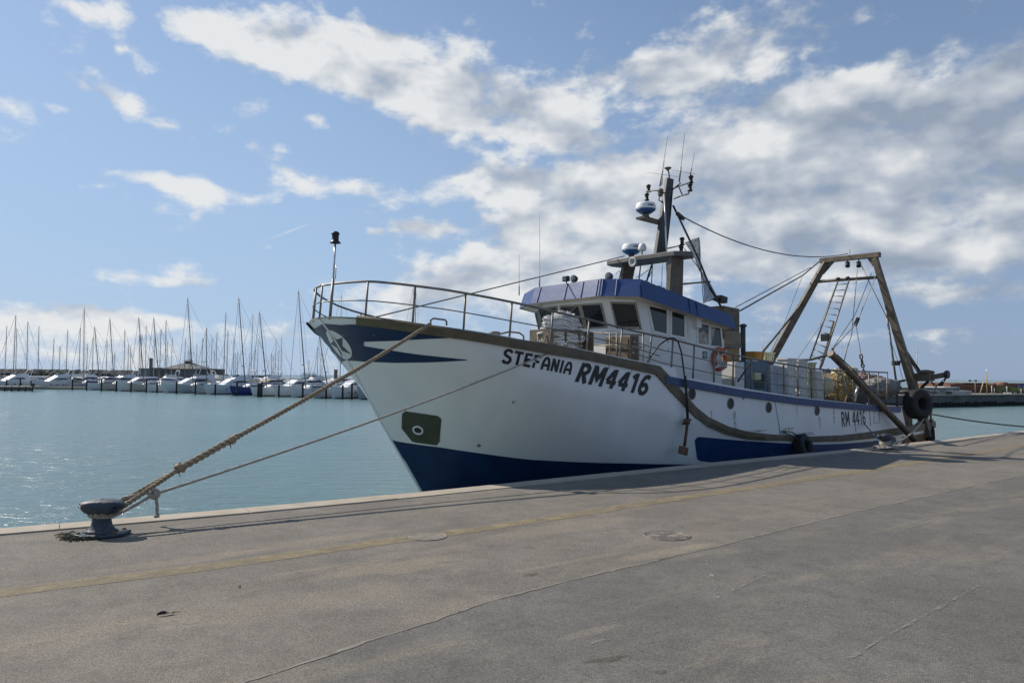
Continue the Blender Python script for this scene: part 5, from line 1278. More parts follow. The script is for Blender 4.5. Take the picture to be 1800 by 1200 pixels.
org = P2[0]; td = rest_empty('trawl_door', org, 'dark triangular trawl door leaning inside the railing under the boom', 'trawl door'); mb = MB(); mb.prism([L(*q) for q in P2], (0, 1, 0), .12); sub(mb, 'board', mat('door_dark', (.02, .02, .022), .6, var=.3), td, org, .02); tb = MB(); tb.tube([L(*T(1501, 700, 2.56)), L(*T(1511, 671, 2.56)), L(*T(1530, 690, 2.56))], .04, 8); sub(tb, 'edge_bar', 'chrome', td, org)
# crate with white rope on the foredeck
f0 = 6.0; a = S(931, 580, f0); b = S(970, 606, f0); zb = 1.75
cr = rest_empty('steel_crate', (f0, (a[1] + b[1]) / 2, zb), 'open brown steel crate on the foredeck holding white rope', 'crate'); org = (f0, (a[1] + b[1]) / 2, zb)
mb = MB(); boxST(f0, f0 + .05, a[1], b[1], zb, a[2], mb); boxST(f0 + 1.5, f0 + 1.55, a[1], b[1], zb, a[2] - .05, mb); sub(mb, 'end_plate', 'wood', cr, org)
for tt in (a[1], b[1]):
    mb = MB()
    for zz in (zb + .02, (zb + a[2]) / 2 + .1, a[2] - .03): mb.beam(L(f0 + .05, tt, zz), L(f0 + 1.5, tt, zz - .02), .05, .05)
    for k in range(1, 3): mb.beam(L(f0 + k * .5, tt, zb), L(f0 + k * .5, tt, a[2] - .03), .04, .04)
    sub(mb, 'side_frame', 'wood', cr, org)
mb = MB(); boxST(f0 + .05, f0 + 1.5, a[1], b[1], zb, zb + .05, mb); sub(mb, 'bottom_plate', 'wood', cr, org)
mb = MB(); ct = (a[1] + b[1]) / 2
mb.tube([L(f0 - .01, ct - .1, a[2] - .12), L(f0 - .06, ct - .05, a[2] - .3), L(f0 - .06, ct + .2, a[2] - .35), L(f0 - .01, ct + .25, a[2] - .16)], .014, 6); sub(mb, 'handle', 'rail', cr, org)
def ropeheap(org, dims, n, seed, label):
    r4 = random.Random(seed); mb = MB()
    for k in range(n):
        lay = k / n; z = (lay - .5) * dims[2]; sc = math.sqrt(max(1 - (max(lay - .25, 0) / .75) ** 2.2, .05)); pts = []; R1 = dims[0] / 2 * sc * r4.uniform(.65, 1); R2 = dims[1] / 2 * sc * r4.uniform(.65, 1); tl = r4.uniform(-.18, .18); t2 = r4.uniform(-.18, .18); ph = r4.uniform(0, 6)
        for j in range(25):
            a = ph + 2 * math.pi * j / 24; pts.append(L(*org) + Vector((R1 * math.cos(a) * (1 + .06 * math.sin(3 * a + ph)), R2 * math.sin(a), z + tl * R1 * math.cos(a) + t2 * R2 * math.sin(a) + .03 * math.sin(4 * a + ph))))
        mb.tube(pts, .034, 6, caps=False)
    c_ = L(*org); mb.blob((c_.x, c_.y, c_.z - .05), (dims[0] * .8, dims[1] * .8, dims[2] * .75), seed, .1, 16, 10)
    return rest(mb, 'rope_heap', 'netwhite', org, label, 'rope')
ropeheap((f0 + .75, ct + .02, a[2] + .02), (1.5, abs(a[1] - b[1]) * 1.0, .95), 60, 31, 'big heap of white rope rising out of the brown steel crate')
ropeheap((f0 + .78, ct + .02, zb + .36), (1.42, abs(a[1] - b[1]) * .92, .62), 30, 33, 'lower coil of white rope seen through the open side of the crate')
# tyres
def tyre(org, axis, R, r, sq, label, rope_to=None):
    e = rest_empty('tyre', org, label, 'tyre', 'tyres hung as fenders')
    ax = Vector(axis); mb = MB(); mb.torus(L(*org), ax, R, r, 40, 16, sq=sq, flat=.7); sub(mb, 'casing', 'rubber', e, org)
    mb = MB(); x, y, d = frame(ax)
    for k in range(36):
        a = 2 * math.pi * k / 36; q = x * math.cos(a) + y * math.sin(a)
        for j in (-1, 1): mb.beam(L(*org) + q * (R + r * .97) + d * (r * sq * .12 * j), L(*org) + q * (R + r * .90) + d * (r * sq * .82 * j), .05, .035)
    sub(mb, 'tread', 'rubber', e, org); return e
def bfdir(wx, wy, wz=0): v = np.array([wx, wy, 0]); return (float(v @ ba), -float(v @ bp_), wz)
p = T(1613, 710, 2.95); tyre(p, bfdir(.35, -.93, .06), .40, .19, 1.5, 'big black tractor tyre hanging upright at the stern below the davit')
p = T(1635, 767, 2.75); tyre(p, bfdir(.90, -.42, 0), .30, .13, 1.2, 'smaller tyre hung low on the stern corner, half hidden by the quay edge')
h = hit(1402, 786); p = (h[0], h[1] + .22, h[2]); tyre(p, (0.10, -1, .35), .30, .13, 1.2, 'black tyre squeezed between the blue hull side and the quay')
mb = MB(); mb.tube([L(*hit(1371, 757)[:1], hit(1371, 757)[1] + .06, hit(1371, 757)[2]), L(h[0] - .2, h[1] + .3, h[2] + .2)], .018, 6); q = hit(1371, 757); mb.tube([L(q[0], q[1] + .06, q[2]), L(q[0] + .5, q[1] + .12, q[2] - .06), L(h[0] + .05, h[1] + .3, h[2] + .25)], .018, 6)
rest(mb, 'fender_rope', 'ropedk', (q[0], q[1], q[2]), 'dark rope holding the squeezed tyre amidships', 'rope')
# hanging cable with its block over the side
org = T(1183, 595, 3.30); hc = rest_empty('hanging_cable', org, 'black cable looped over the railing with an iron block hanging at its end', 'cable')
mb = MB(); P = [T(1136, 640, 3.0), T(1146, 623, 3.05), T(1160, 605, 3.2), T(1175, 595, 3.28), T(1184, 594, 3.32), T(1192, 600, 3.36), T(1198, 620, 3.4), T(1203, 660, 3.42), T(1206, 700, 3.44), T(1208, 742, 3.44)]; mb.tube([L(*q) for q in P], .022, 8); mb.tube([L(q[0] + .06, q[1], q[2]) for q in P[7:]], .016, 6); sub(mb, 'cable', 'dark', hc, org)
mb = MB(); a = T(1207, 741, 3.44); mb.lathe([(.06, -.08), (.09, -.03), (.09, .03), (.06, .08)], L(*a), (0, 0, 1), 12); mb.lathe([(.03, -.18), (.03, .18)], L(*a), (1, 0, .3), 10); mb.tube([L(*T(1208, 747, 3.44)), L(*T(1205, 770, 3.43)), L(*T(1203, 784, 3.42))], .04, 8); sub(mb, 'block', 'rustwire', hc, org)
mb = MB(); a, b = T(1194, 785, 3.42), T(1208, 798, 3.42); mb.box(L((a[0] + b[0]) / 2, 3.42, (a[2] + b[2]) / 2), (abs(a[0] - b[0]) * 1.0, .08, abs(a[2] - b[2])), Matrix.Rotation(.25, 3, 'Y')); sub(mb, 'weight', 'rust', hc, org, .015)
# ---- mooring lines
def bpt(x, y, z): return Vector(onz(x, y, z))
HB = Vector((b1.x, b1.y, .25))
start = Wd(*T(757, 569, 2.72)); d_ = (start - HB); 
spl = HB + d_ * .155 + Vector((0, 0, .02))
spl2 = HB + d_ * .29
mr_ = tag(empty('bow_mooring_rope', HB), 'thick tan twisted hemp rope running from the bow down to the left bollard', 'mooring rope', 'mooring ropes')
def relb(mb, name, m, par): 
    mb.v = [(a - HB.x, b - HB.y, c - HB.z) for a, b, c in mb.v]; return mb.build(name, m, par)
mb = MB(); helix_rope(mb, sag(spl2, start, .05, 20), .039, .25); relb(mb, 'line', 'rope', mr_)
mb = MB(); helix_rope(mb, [spl, spl.lerp(spl2, .5), spl2 + d_.normalized() * .1], .052, .30, strands=3); relb(mb, 'splice', 'rope', mr_)
def eye(off_, z0):
    u = d_.normalized(); side = Vector((u.y, -u.x, 0)).normalized(); c = Vector((HB.x, HB.y, z0)); R = .135; pts = [spl]
    pts.append(spl.lerp(c, .55) + side * .10 + Vector((0, 0, off_)))
    ub = Vector((u.x, u.y, 0)).normalized()
    for k in range(13):
        a = -math.pi / 2 * .95 + math.pi * 1.9 / 2 * 2 * k / 12 * .5 * 1.0
        a = math.pi * (.08 + k / 12 * 1.84 - .5 + .5) ; ang = math.pi / 2 - a * .0
        th = math.radians(65) + math.radians(230) * k / 12
        pts.append(c + (ub * math.cos(th) + side * math.sin(th)) * R)
    pts.append(spl.lerp(c, .55) - side * .10 + Vector((0, 0, off_ - .03))); pts.append(spl); return pts
mb = MB(); helix_rope(mb, eye(0, .27), .034, .20); relb(mb, 'eye', 'rope', mr_)
r4 = random.Random(8)
for f, n, sp in ((.16, 40, .028), (.29, 36, .032)):
    mb = MB(); c = HB + d_ * f + Vector((0, 0, .045 if f < .2 else .0)); mb.blob(c, (.13, .13, .11), 4, .2)
    for k in range(n):
        a = Vector((r4.gauss(0, sp), r4.gauss(0, sp), r4.gauss(0, sp))); mb.tube([c + a * .3, c + a + Vector((r4.gauss(0, .02), 0, r4.gauss(.0, .02))), c + a * 1.4 + Vector((0, 0, -.03))], .009, 4)
    relb(mb, 'frayed_whipping', 'rope', mr_)
# second line
s2 = Wd(*T(992, 609, 3.15)); kn = Vector(onz(272, 868, 0)); 
kd = pray(272, 868); kk = 10.35 / kd[1]; kn = Vector(CAM + kd * kk)
m2 = tag(empty('bow_mooring_line', HB), 'thinner pale rope from amid the forecastle knotted back onto itself above the left bollard', 'mooring rope', 'mooring ropes')
mb = MB(); pth = sag(kn, s2, .10, 24); helix_rope(mb, pth, .021, .12, n=5); relb(mb, 'line', 'ropew', m2)
mb = MB(); c = Vector((HB.x, HB.y, .235)); u = (kn - c); u.z = 0; u.normalize(); side = Vector((u.y, -u.x, 0)); pts = [kn, kn.lerp(c, .45) + side * .06 + Vector((0, 0, -.02))]
for k in range(15): th = math.radians(55) + math.radians(250) * k / 14; pts.append(c + (u * math.cos(th) + side * math.sin(th)) * .142 + Vector((0, 0, .06 * k / 14)))
pts += [kn.lerp(c, .55) - side * .08 + Vector((0, 0, .10)), kn.lerp(c, .2) - side * .03 + Vector((0, 0, .07)), kn]
helix_rope(mb, pts, .022, .12, n=5); relb(mb, 'loop', 'ropew', m2)
mb = MB(); mb.torus(kn, (.3, -1, .3), .05, .028, 16, 8); mb.torus(kn + Vector((.02, 0, .01)), (1, .3, .2), .045, .026, 16, 8); mb.torus(kn + Vector((-.02, -.02, -.02)), (.2, .2, 1), .045, .026, 16, 8); relb(mb, 'knot', 'ropew', m2)
mb = MB(); tl = [kn, kn + Vector((.03, -.02, -.05)), kn + Vector((.045, -.02, -.14)), kn + Vector((.048, -.02, -.24)), kn + Vector((.045, -.02, -.29))]; helix_rope(mb, tl, .024, .11, n=5); e = tl[-1]
for k in range(12): mb.tube([e, e + Vector((r4.gauss(0, .025), r4.gauss(0, .025), r4.uniform(-.04, .02)))], .009, 5)
mb.torus(e + Vector((0, 0, -.01)), (0, .3, 1), .022, .02, 12, 6); relb(mb, 'tail', 'ropew', m2)
# stern lines
def line(name, P, r, m, label, pitch=.12, hx=True):
    o = P[0]; mb = MB(); Q = [Vector(q) - Vector(o) for q in P]
    if hx: helix_rope(mb, Q, r, pitch, n=5, step=.04)
    else: mb.tube(Q, r, 6)
    return tag(mb.build(name, m, None, loc=o), label, 'mooring rope', 'mooring ropes')
e2 = Vector((b2.x, b2.y, .20)); st = Wd(*T(1626, 733, 2.6))
pts = sag(st, e2 + Vector((.25, -.05, -.02)), .16, 12); turns = []
for k in range(40): a = -.3 + k * 2 * math.pi / 12; turns.append(e2 + Vector((.145 * math.cos(a), .145 * math.sin(a), -.09 + .13 * k / 40)))
line('stern_mooring_rope', pts + turns, .030, 'ropew', 'slack pale rope from the stern wound round the blue-grey bollard', .14)
mb = MB()
for k in range(16):
    a0 = r4.uniform(0, 6.28); R_ = r4.uniform(.16, .34); mb.tube([(R_ * math.cos(a0 + j * .4) * 1.1, R_ * math.sin(a0 + j * .4) * .9, .03 + .02 * (k % 4)) for j in range(12)], .018, 5)
tag(mb.build('rope_coil', 'ropew', None, loc=(b2.x, b2.y, .0)), 'loose turns of pale rope lying round the foot of the stern bollard', 'rope')
line('blue_mooring_rope', [Wd(*T(1474, 640, 3.1)), Wd(*T(1487, 683, 3.15)), Wd(*T(1497, 704, 3.12)), Wd(*T(1520, 745, 3.2)), e2 + Vector((-.1, .1, .0))], .022, 'ropeblue', 'blue rope running down over the white side to the stern bollard', .12)
line('blue_mooring_rope', [Wd(*T(1478, 640, 3.1)), Wd(*T(1490, 690, 3.12)), Wd(*T(1484, 712, 3.12)), Wd(*T(1479, 722, 3.12))], .016, 'ropew', 'thin grey rope end hanging at the second hull number', .12)
b3 = Vector(onz(2010, 765)); bollard((b3.x, b3.y, 0), .6, 'bollard beyond the right picture edge holding the dark stern line')
line('stern_mooring_rope', sag(Wd(*T(1634, 727, 2.6)), (b3.x, b3.y, .25), .25, 16), .030, 'ropedk', 'dark taut rope leading from the stern to the right', hx=False)
line('stern_mooring_rope', [Wd(*T(1632, 712, 2.6)), Wd(*T(1638, 708, 2.7)), Wd(*T(1637, 738, 2.7)), Wd(*T(1638, 760, 2.7))], .016, 'ropeblue', 'short blue rope dangling over the stern corner', hx=False)
# ================================================================== MARINA ON THE LEFT
def hor(x): return 661.0 + (x - 900) * math.tan(ROLL)
def wat(x, y): return Vector(onz(x, y, ZW))
MW = {'white': mat('yacht_white', (.66, .68, .69), .4, var=.04), 'grey': mat('yacht_grey', (.36, .40, .42), .4), 'beige': mat('yacht_beige', (.42, .40, .36), .4), 'blue': mat('yacht_blue', (.015, .035, .16), .35),
      'cover': mat('cover_navy', (.015, .025, .07), .8), 'covg': mat('cover_grey', (.30, .33, .36), .8), 'covb': mat('cover_beige', (.45, .38, .26), .8), 'covblue': mat('cover_blue', (.03, .09, .30), .8),
      'glass': MT['glass'], 'alu': mat('mast_alu', (.135, .14, .155), .5, metal=.1), 'alul': mat('mast_pale', (.36, .36, .36), .45, metal=.2), 'wire': mat('rigging', (.16, .17, .18), .5), 'boot': mat('boot_dark', (.03, .03, .035), .5), 'pile': mat('pile_timber', (.022, .020, .019), .8, var=.3, vscale=4), 'pier': mat('pier_timber', (.06, .05, .042), .85, var=.35, vscale=3)}
BOW = math.atan2(-.80, -.60)
def hull_mesh(Lh, B, fb, sheer, flare=.12, tran=.78):
    mb = MB(); n = 12
    for sg in (1, -1):
        G = []
        for i in range(n + 1):
            f = i / n; x = -Lh / 2 + Lh * f; w = B / 2 * (tran + (1 - tran) * math.sin(min(f / .45, 1) * math.pi / 2)) if f < .45 else B / 2 * (1 - ((f - .45) / .55) ** 2.2)
            zt = fb * (1 + sheer * max(f - .3, 0) ** 1.5); xo = .10 * Lh * max(f - .7, 0) / .3
            G.append([(x - xo * 1.0, sg * w * .55, -.35), (x - xo * .55, sg * w * (1 - flare * (1 + f)), .10), (x - xo * .25, sg * w * (1 - flare * .4), zt * .55), (x, sg * w, zt)])
        mb.grid(G)
    G = [[(-Lh / 2 + Lh * i / n, sg_ * (B / 2 * (tran + (1 - tran) * math.sin(min(i / n / .45, 1) * math.pi / 2)) if i / n < .45 else B / 2 * (1 - ((i / n - .45) / .55) ** 2.2)) * .98, fb * (1 + sheer * max(i / n - .3, 0) ** 1.5) - .02) for sg_ in (-1, 0, 1)] for i in range(n + 1)]
    mb.grid(G, smooth=False)
    w = B / 2 * tran; mb.add([(-Lh / 2, -w * .55, -.35), (-Lh / 2, w * .55, -.35), (-Lh / 2, w, fb), (-Lh / 2, -w, fb)], [(0, 1, 2, 3)])
    return mb
def wl_band(Lh, B, tran=.78):
    mb = MB(); n = 12; G = []
    for sg in (1, -1):
        G = []
        for i in range(n + 1):
            f = i / n; w = B / 2 * (tran + (1 - tran) * math.sin(min(f / .45, 1) * math.pi / 2)) if f < .45 else B / 2 * (1 - ((f - .45) / .55) ** 2.2)
            x = -Lh / 2 + Lh * f - .10 * Lh * max(f - .7, 0) / .3 * .75; G.append([(x, sg * (w * .82 + .03), -.1), (x, sg * (w * .88 + .03), .16)])
        mb.grid(G)
    return mb
def cabin_mesh(x0, x1, w, z0, z1, rake0=.5, rake1=.25, taper=.78):
    mb = MB(); a = [(x0, -w / 2, z0), (x1, -w / 2 * .8, z0), (x1, w / 2 * .8, z0), (x0, w / 2, z0)]; b = [(x0 + rake1, -w / 2 * taper, z1), (x1 - rake0, -w / 2 * taper * .8, z1), (x1 - rake0, w / 2 * taper * .8, z1), (x0 + rake1, w / 2 * taper, z1)]
    return mb.add(a + b, [(0, 1, 2, 3), (7, 6, 5, 4), (0, 4, 5, 1), (1, 5, 6, 2), (2, 6, 7, 3), (3, 7, 4, 0)])
def win_strip(x0, x1, w, z0, z1, rake0=.4, rake1=.2, taper=.9):
    return cabin_mesh(x0, x1, w, z0, z1, rake0, rake1, taper)
def rig(e, Lh, H, lean, cover, mm, xm=.6, boom=True, jib=True, lite=False):
    bx, by = lean
    m = MB(); m.tube([(xm, 0, .9), (xm + bx, by, H)], [.10, .07], 8); m.tube([(xm + bx, by, H), (xm + bx, by, H + .5)], .015, 5); o = m.build('mast', mm, e)
    for f in (.42, .70):
        s = MB(); s.tube([(xm + bx * f - .1, by * f - .75, H * f), (xm + bx * f, by * f, H * f + .04), (xm + bx * f - .1, by * f + .75, H * f)], .022, 5); s.build('spreader', 'chrome' if 0 else MW['wire'], o)
    if not lite:
        s = MB(); s.lathe([(.05, -.1), (.14, 0), (.05, .1)], (xm + bx * .3 + .2, by * .3, H * .3), n=8); s.build('radar', MW['boot'], o)
    w = MB(); top = Vector((xm + bx, by, H)); r_ = .015 if lite else .018
    w.tube([top, (Lh * .48, 0, 1.5)],   .034 if jib else r_, 5); w.tube([top, (-Lh * .48, 0, 1.2)], r_, 5)
    for sg in (-1, 1): w.tube([top, (xm + bx * .7 - .1, by * .7 + sg * .75, H * .7), (xm + bx * .42 - .1, by * .42 + sg * .75, H * .42), (xm - .1, sg * 1.3, 1.1)], r_, 4)
    w.build('rigging', MW['wire'], e)
    if boom:
        b = MB(); b.tube([(xm - .1, 0, 2.35), (xm - .6, 0, 2.5), (xm - Lh * .2, 0, 2.5), (xm - Lh * .42, 0, 2.35)], [.05, .20, .17, .08], 8); b.build('sail_cover', MW[cover], e)
def sailboat(loc, rz, Lh, H, hm, cover, label, lean=(0, 0), group=None, lite=False, jib=True, mm='alu', awning=None, xm=None):
    e = tag(empty('sailing_boat', loc, rz), label, 'sailing boat', group); B = Lh * .31
    hull_mesh(Lh, B, 1.30, .42).build('hull', MW[hm], e); wl_band(Lh, B).build('boot_stripe', MW['boot'], e)
    cabin_mesh(-Lh * .14, Lh * .24, B * .66, 1.25, 1.90, .9, .2).build('cabin', MW['white'], e)
    win_strip(-Lh * .09, Lh * .16, B * .645, 1.52, 1.72, .25, .1).build('window', MW['glass'], e)
    if not lite:
        p = MB()
        for sg in (1, -1):
            pts = [(-Lh * .46 + Lh * .92 * i / 8, sg * B / 2 * (.80 + .18 * math.sin(min(i / 8 / .45, 1) * 1.57) if i < 4 else 1 - ((i / 8 - .42) / .58) ** 2.2) * .95, 1.30 + .6 + .25 * max(i / 8 - .4, 0)) for i in range(9)]
            p.tube(pts, .018, 4)
            for q in pts: p.tube([(q[0], q[1], q[2] - .62), q], .016, 4)
        p.build('guard_rail', MW['wire'], e)
    if awning:
        a = MB(); G = [[(x, y, 2.35 + .4 * (1 - (y / 1.3) ** 2) + dz) for y in (-1.3, -.7, 0, .7, 1.3)] for x, dz in ((-Lh * .40, -.1), (-Lh * .2, .05), (-Lh * .06, -.25))]; a.grid(G); a.grid([[(q[0], q[1], q[2] + .03) for q in r] for r in G]); a.build('spray_hood', MW[awning], e)
    rig(e, Lh, H, lean, cover, MW[mm], Lh * .06 if xm is None else xm, jib=jib, lite=lite)
    return e
def motoryacht(loc, rz, Lh, label, fly=True, tower=False, hm='white', canopy=None, arch=True):
    e = tag(empty('motor_yacht', loc, rz), label, 'motor yacht'); B = Lh * .34
    hull_mesh(Lh, B, 1.5, .5, .2, .9).build('hull', MW[hm], e); wl_band(Lh, B, .9).build('boot_stripe', MW['boot'], e)
    cabin_mesh(-Lh * .22, Lh * .30, B * .8, 1.3, 2.75, 2.4, .3, .82).build('cabin', MW['white'], e); win_strip(-Lh * .12, Lh * .14, B * .745, 2.10, 2.42, .8, .3, .95).build('window', MW['glass'], e)
    for k in range(3):
        for sg in (-1, 1):
            w = MB(); x = Lh * (-.02 + .12 * k); w.lathe([(.13, 0), (0, .01)], (x, sg * B * (.493 - .012 * k * k), .95), (0, sg, 0), 10); w.build('porthole', MW['glass'], e)
    if fly:
        cabin_mesh(-Lh * .20, Lh * .08, B * .62, 2.75, 3.35, .9, .1, .95).build('flybridge', MW['white'], e); win_strip(Lh * .02, Lh * .05, B * .56, 3.3, 3.55, .5, -.3, .9).build('windscreen', MW['glass'], e)
        if arch:
            a = MB(); a.tube([(-Lh * .22, -B * .33, 2.8), (-Lh * .27, -B * .29, 4.3), (-Lh * .27, B * .29, 4.3), (-Lh * .22, B * .33, 2.8)], .09, 8); a.build('radar_arch', MW['white'], e)
    if tower:
        a = MB()
        for sg in (-1, 1):
            a.tube([(-Lh * .18, sg * 1.2, 3.3), (-Lh * .08, sg * .7, 6.0)], .05, 6); a.tube([(Lh * .02, sg * 1.2, 3.3), (-Lh * .03, sg * .7, 6.0)], .05, 6)
        a.box((-Lh * .055, 0, 6.0), (1.4, 1.7, .1)); a.box((-Lh * .055, 0, 4.9), (1.9, 2.0, .08)); a.build('tower', MW['white'], e)
    if canopy:
        a = MB(); G = [[(x, y, z + .3 * (1 - (y / (B * .42)) ** 2)) for y in (-B * .42, -B * .2, 0, B * .2, B * .42)] for x, z in ((-Lh * .46, 2.3), (-Lh * .3, 2.5), (-Lh * .14, 2.45))]; a.grid(G); a.grid([[(q[0], q[1], q[2] + .03) for q in r] for r in G])
        for x in (-Lh * .45, -Lh * .15):
            for y in (-B * .4, B * .4): a.tube([(x, y, 1.3), (x, y, 2.4)], .025, 5)
        a.build('canopy', MW[canopy], e)
    p = MB()
    for sg in (-1, 1):
        pts = [(Lh * (.0 + .48 * i / 6), sg * B / 2 * (1 - ((.5 + .48 * i / 6 - .45) / .55) ** 2.2) * .93, 1.35 * (1 + .55 * max(.2 + .48 * i / 6, 0) ** 1.5) + .55) for i in range(7)]; p.tube(pts, .02, 4)
        for q in pts: p.tube([(q[0], q[1], q[2] - .6), q], .016, 4)
    p.build('bow_rail', MW['wire'], e)
    return e
# dark timber piles in front of the berths
PILES = [(11, 684), (35, 684), (54, 684), (80, 683.3), (127, 685.2), (152, 686), (178, 687.2), (204, 688), (230, 688.8), (257, 689.6), (276, 690.4), (310, 691.8), (343, 693), (378, 694.2), (416, 695.6), (454, 697.4), (490, 697.8), (532, 700), (573, 700.8), (602, 701.4), (618, 702)]
ORD = ['first', 'second', 'third', 'fourth', 'fifth', 'sixth', 'seventh', 'eighth', 'ninth', 'tenth', 'eleventh', 'twelfth', 'thirteenth', 'fourteenth', 'fifteenth', 'sixteenth', 'seventeenth', 'eighteenth', 'nineteenth', 'twentieth', 'twenty-first']
for i, (x, y) in enumerate(PILES):
    q = wat(x, y); h_ = 2.15 + .25 * math.sin(i * 2.3); r_ = .15 if i != 15 else .20
    e = tag(empty('mooring_pile', q), 'dark timber mooring pile before the yachts, %s counted from the left' % ORD[i], 'mooring pile', 'mooring piles of the marina')
    for k in ((0,) if i not in (15,) else (0, 1)):
        mb = MB(); mb.lathe([(r_ * 1.05, -1.0), (r_, h_ - .05), (r_ * .8, h_)], (k * .42, k * .1, 0), (.01 * math.sin(i), .012 * math.cos(i), 1), 10); o = mb.build('post', MW['pile'], e)
    mb = MB(); mb.torus((0, 0, 1.0 + .2 * math.sin(i * 1.7)), (0, 0, 1), r_ + .01, .03, 12, 6); mb.build('rope_ring', MW['boot'], e)
# front row of berths
def berth(x, y, back=5.6):
    q = wat(x, y); return q + Vector((math.cos(BOW), math.sin(BOW), 0)) * -back
def mastH(xt, yt, loc): 
    dep = loc.y; return (hor(xt) - yt) * dep / FPX + EYE - ZW
def front_sail(x, y, Lh, hm, cover, label, mx, my, bx=None, **k):
    loc = berth(x, y, Lh * .5 + 1.0); H = mastH(mx, my, loc); rz = BOW + rnd.uniform(-.05, .05)
    # put the mast foot under the photographed mast by choosing its station on the boat
    c, s = math.cos(rz), math.sin(rz); bx = bx if bx is not None else mx
    d = pray(bx, 660); t_ = d[0] / d[1]
    xm = (t_ * loc.y - loc.x) / (c - t_ * s); xm = max(-Lh * .12, min(Lh * .2, xm))
    foot = loc + Vector((c, s, 0)) * xm; want = pray(mx, my)[0] / pray(mx, my)[1] * foot.y; dx = want - foot.x
    dx = max(-1.6, min(1.6, dx)); lean = (dx * c, -dx * s)
    return sailboat(loc, rz, Lh, H, hm, cover, label, lean, 'yachts in the front row of the marina', xm=xm, **k)
motoryacht(berth(22, 684, 9), BOW + .1, 11, 'white motor yacht with a hardtop half hidden by the timber pontoon', canopy='white', fly=True)
motoryacht(berth(62, 682.5, 7), BOW - .12, 14.5, 'long white motor yacht with a radar arch right of the timber pontoon')
front_sail(112, 684, 10.5, 'grey', 'cover', 'grey hulled sloop with a tall leaning mast beside the first motor yacht', 148, 543, 136, awning='white')
front_sail(141, 685.5, 10.0, 'white', 'cover', 'white sloop with a little dinghy at its bow', 156, 575, 155)
front_sail(164, 686.5, 10.5, 'beige', 'cover', 'beige sloop with navy sail cover and mast between the sixth and seventh pile', 193, 561, 192.5)
motoryacht(berth(192, 687.5, 6), BOW, 9.5, 'small white motor boat under a bright blue canopy', fly=False, canopy='covblue')
front_sail(217, 688.3, 10.5, 'beige', 'cover', 'beige hulled sloop with sand-coloured spray hood', 241, 559, 238, awning='covb')
front_sail(243, 689.3, 10.5, 'white', 'covblue', 'white sloop with bright blue sail cover left of the tower yacht', 263, 560, 259)
motoryacht(berth(272, 690.5, 8.5), BOW - .16, 14, 'big white sport fishing yacht with a tubular tower', tower=True, arch=False)
front_sail(300, 691, 11.5, 'grey', 'cover', 'grey sloop with a very tall mast, right of the tower yacht', 313.5, 526, 309)
front_sail(328, 692.5, 9.5, 'grey', 'covg', 'pale grey sloop before the clubhouse', 363, 577, 361)
motoryacht(berth(351, 693.5, 7), BOW - .1, 12.0, 'white flybridge yacht with round portholes left of the blue hull', arch=True)
front_sail(393, 695, 10.5, 'blue', 'covb', 'dark blue hulled sloop with a tall mast', 409, 525, 402, awning='covb')
front_sail(431, 696.8, 10.5, 'white', 'cover', 'white sloop with grey spray hood and slanting navy sail cover', 449, 550, 443, awning='covg')
motoryacht(berth(466, 697.5, 6), BOW + .05, 9.5, 'white cabin cruiser with a dark hatch right of the double pile', fly=False, canopy='white')
front_sail(497, 698.3, 11.5, 'white', 'cover', 'white sloop with a tall mast just left of the trawler bow', 517, 513, 511, awning='white')
front_sail(538, 700.3, 11.0, 'grey', 'covg', 'slate grey sloop behind the thick tan rope', 549.5, 592, 548, awning='white')
motoryacht(berth(567, 701, 6), BOW, 9.5, 'white motor boat behind the thick tan rope beside the slate grey sloop', fly=False, canopy='covg')
motoryacht(berth(601, 702, 6), BOW + .3, 9.0, 'motor boat under a beige awning just left of the trawler stem', fly=False, canopy='covb', hm='grey')
# dinghy at a bow
q = wat(145, 683.6); dg_ = tag(empty('rubber_dinghy', q, BOW + .4), 'small white dinghy on the water beside the fifth pile', 'dinghy')
mb = MB(); mb.tube([(-1.1, -.5, .2), (.4, -.5, .2), (1.0, -.25, .28), (1.15, 0, .32), (1.0, .25, .28), (.4, .5, .2), (-1.1, .5, .2)], .2, 10); mb.build('tube', MW['white'], dg_)
mb = MB(); mb.box((-.1, 0, .12), (1.9, .8, .06)); mb.build('floor_panel', MW['boot'], dg_)
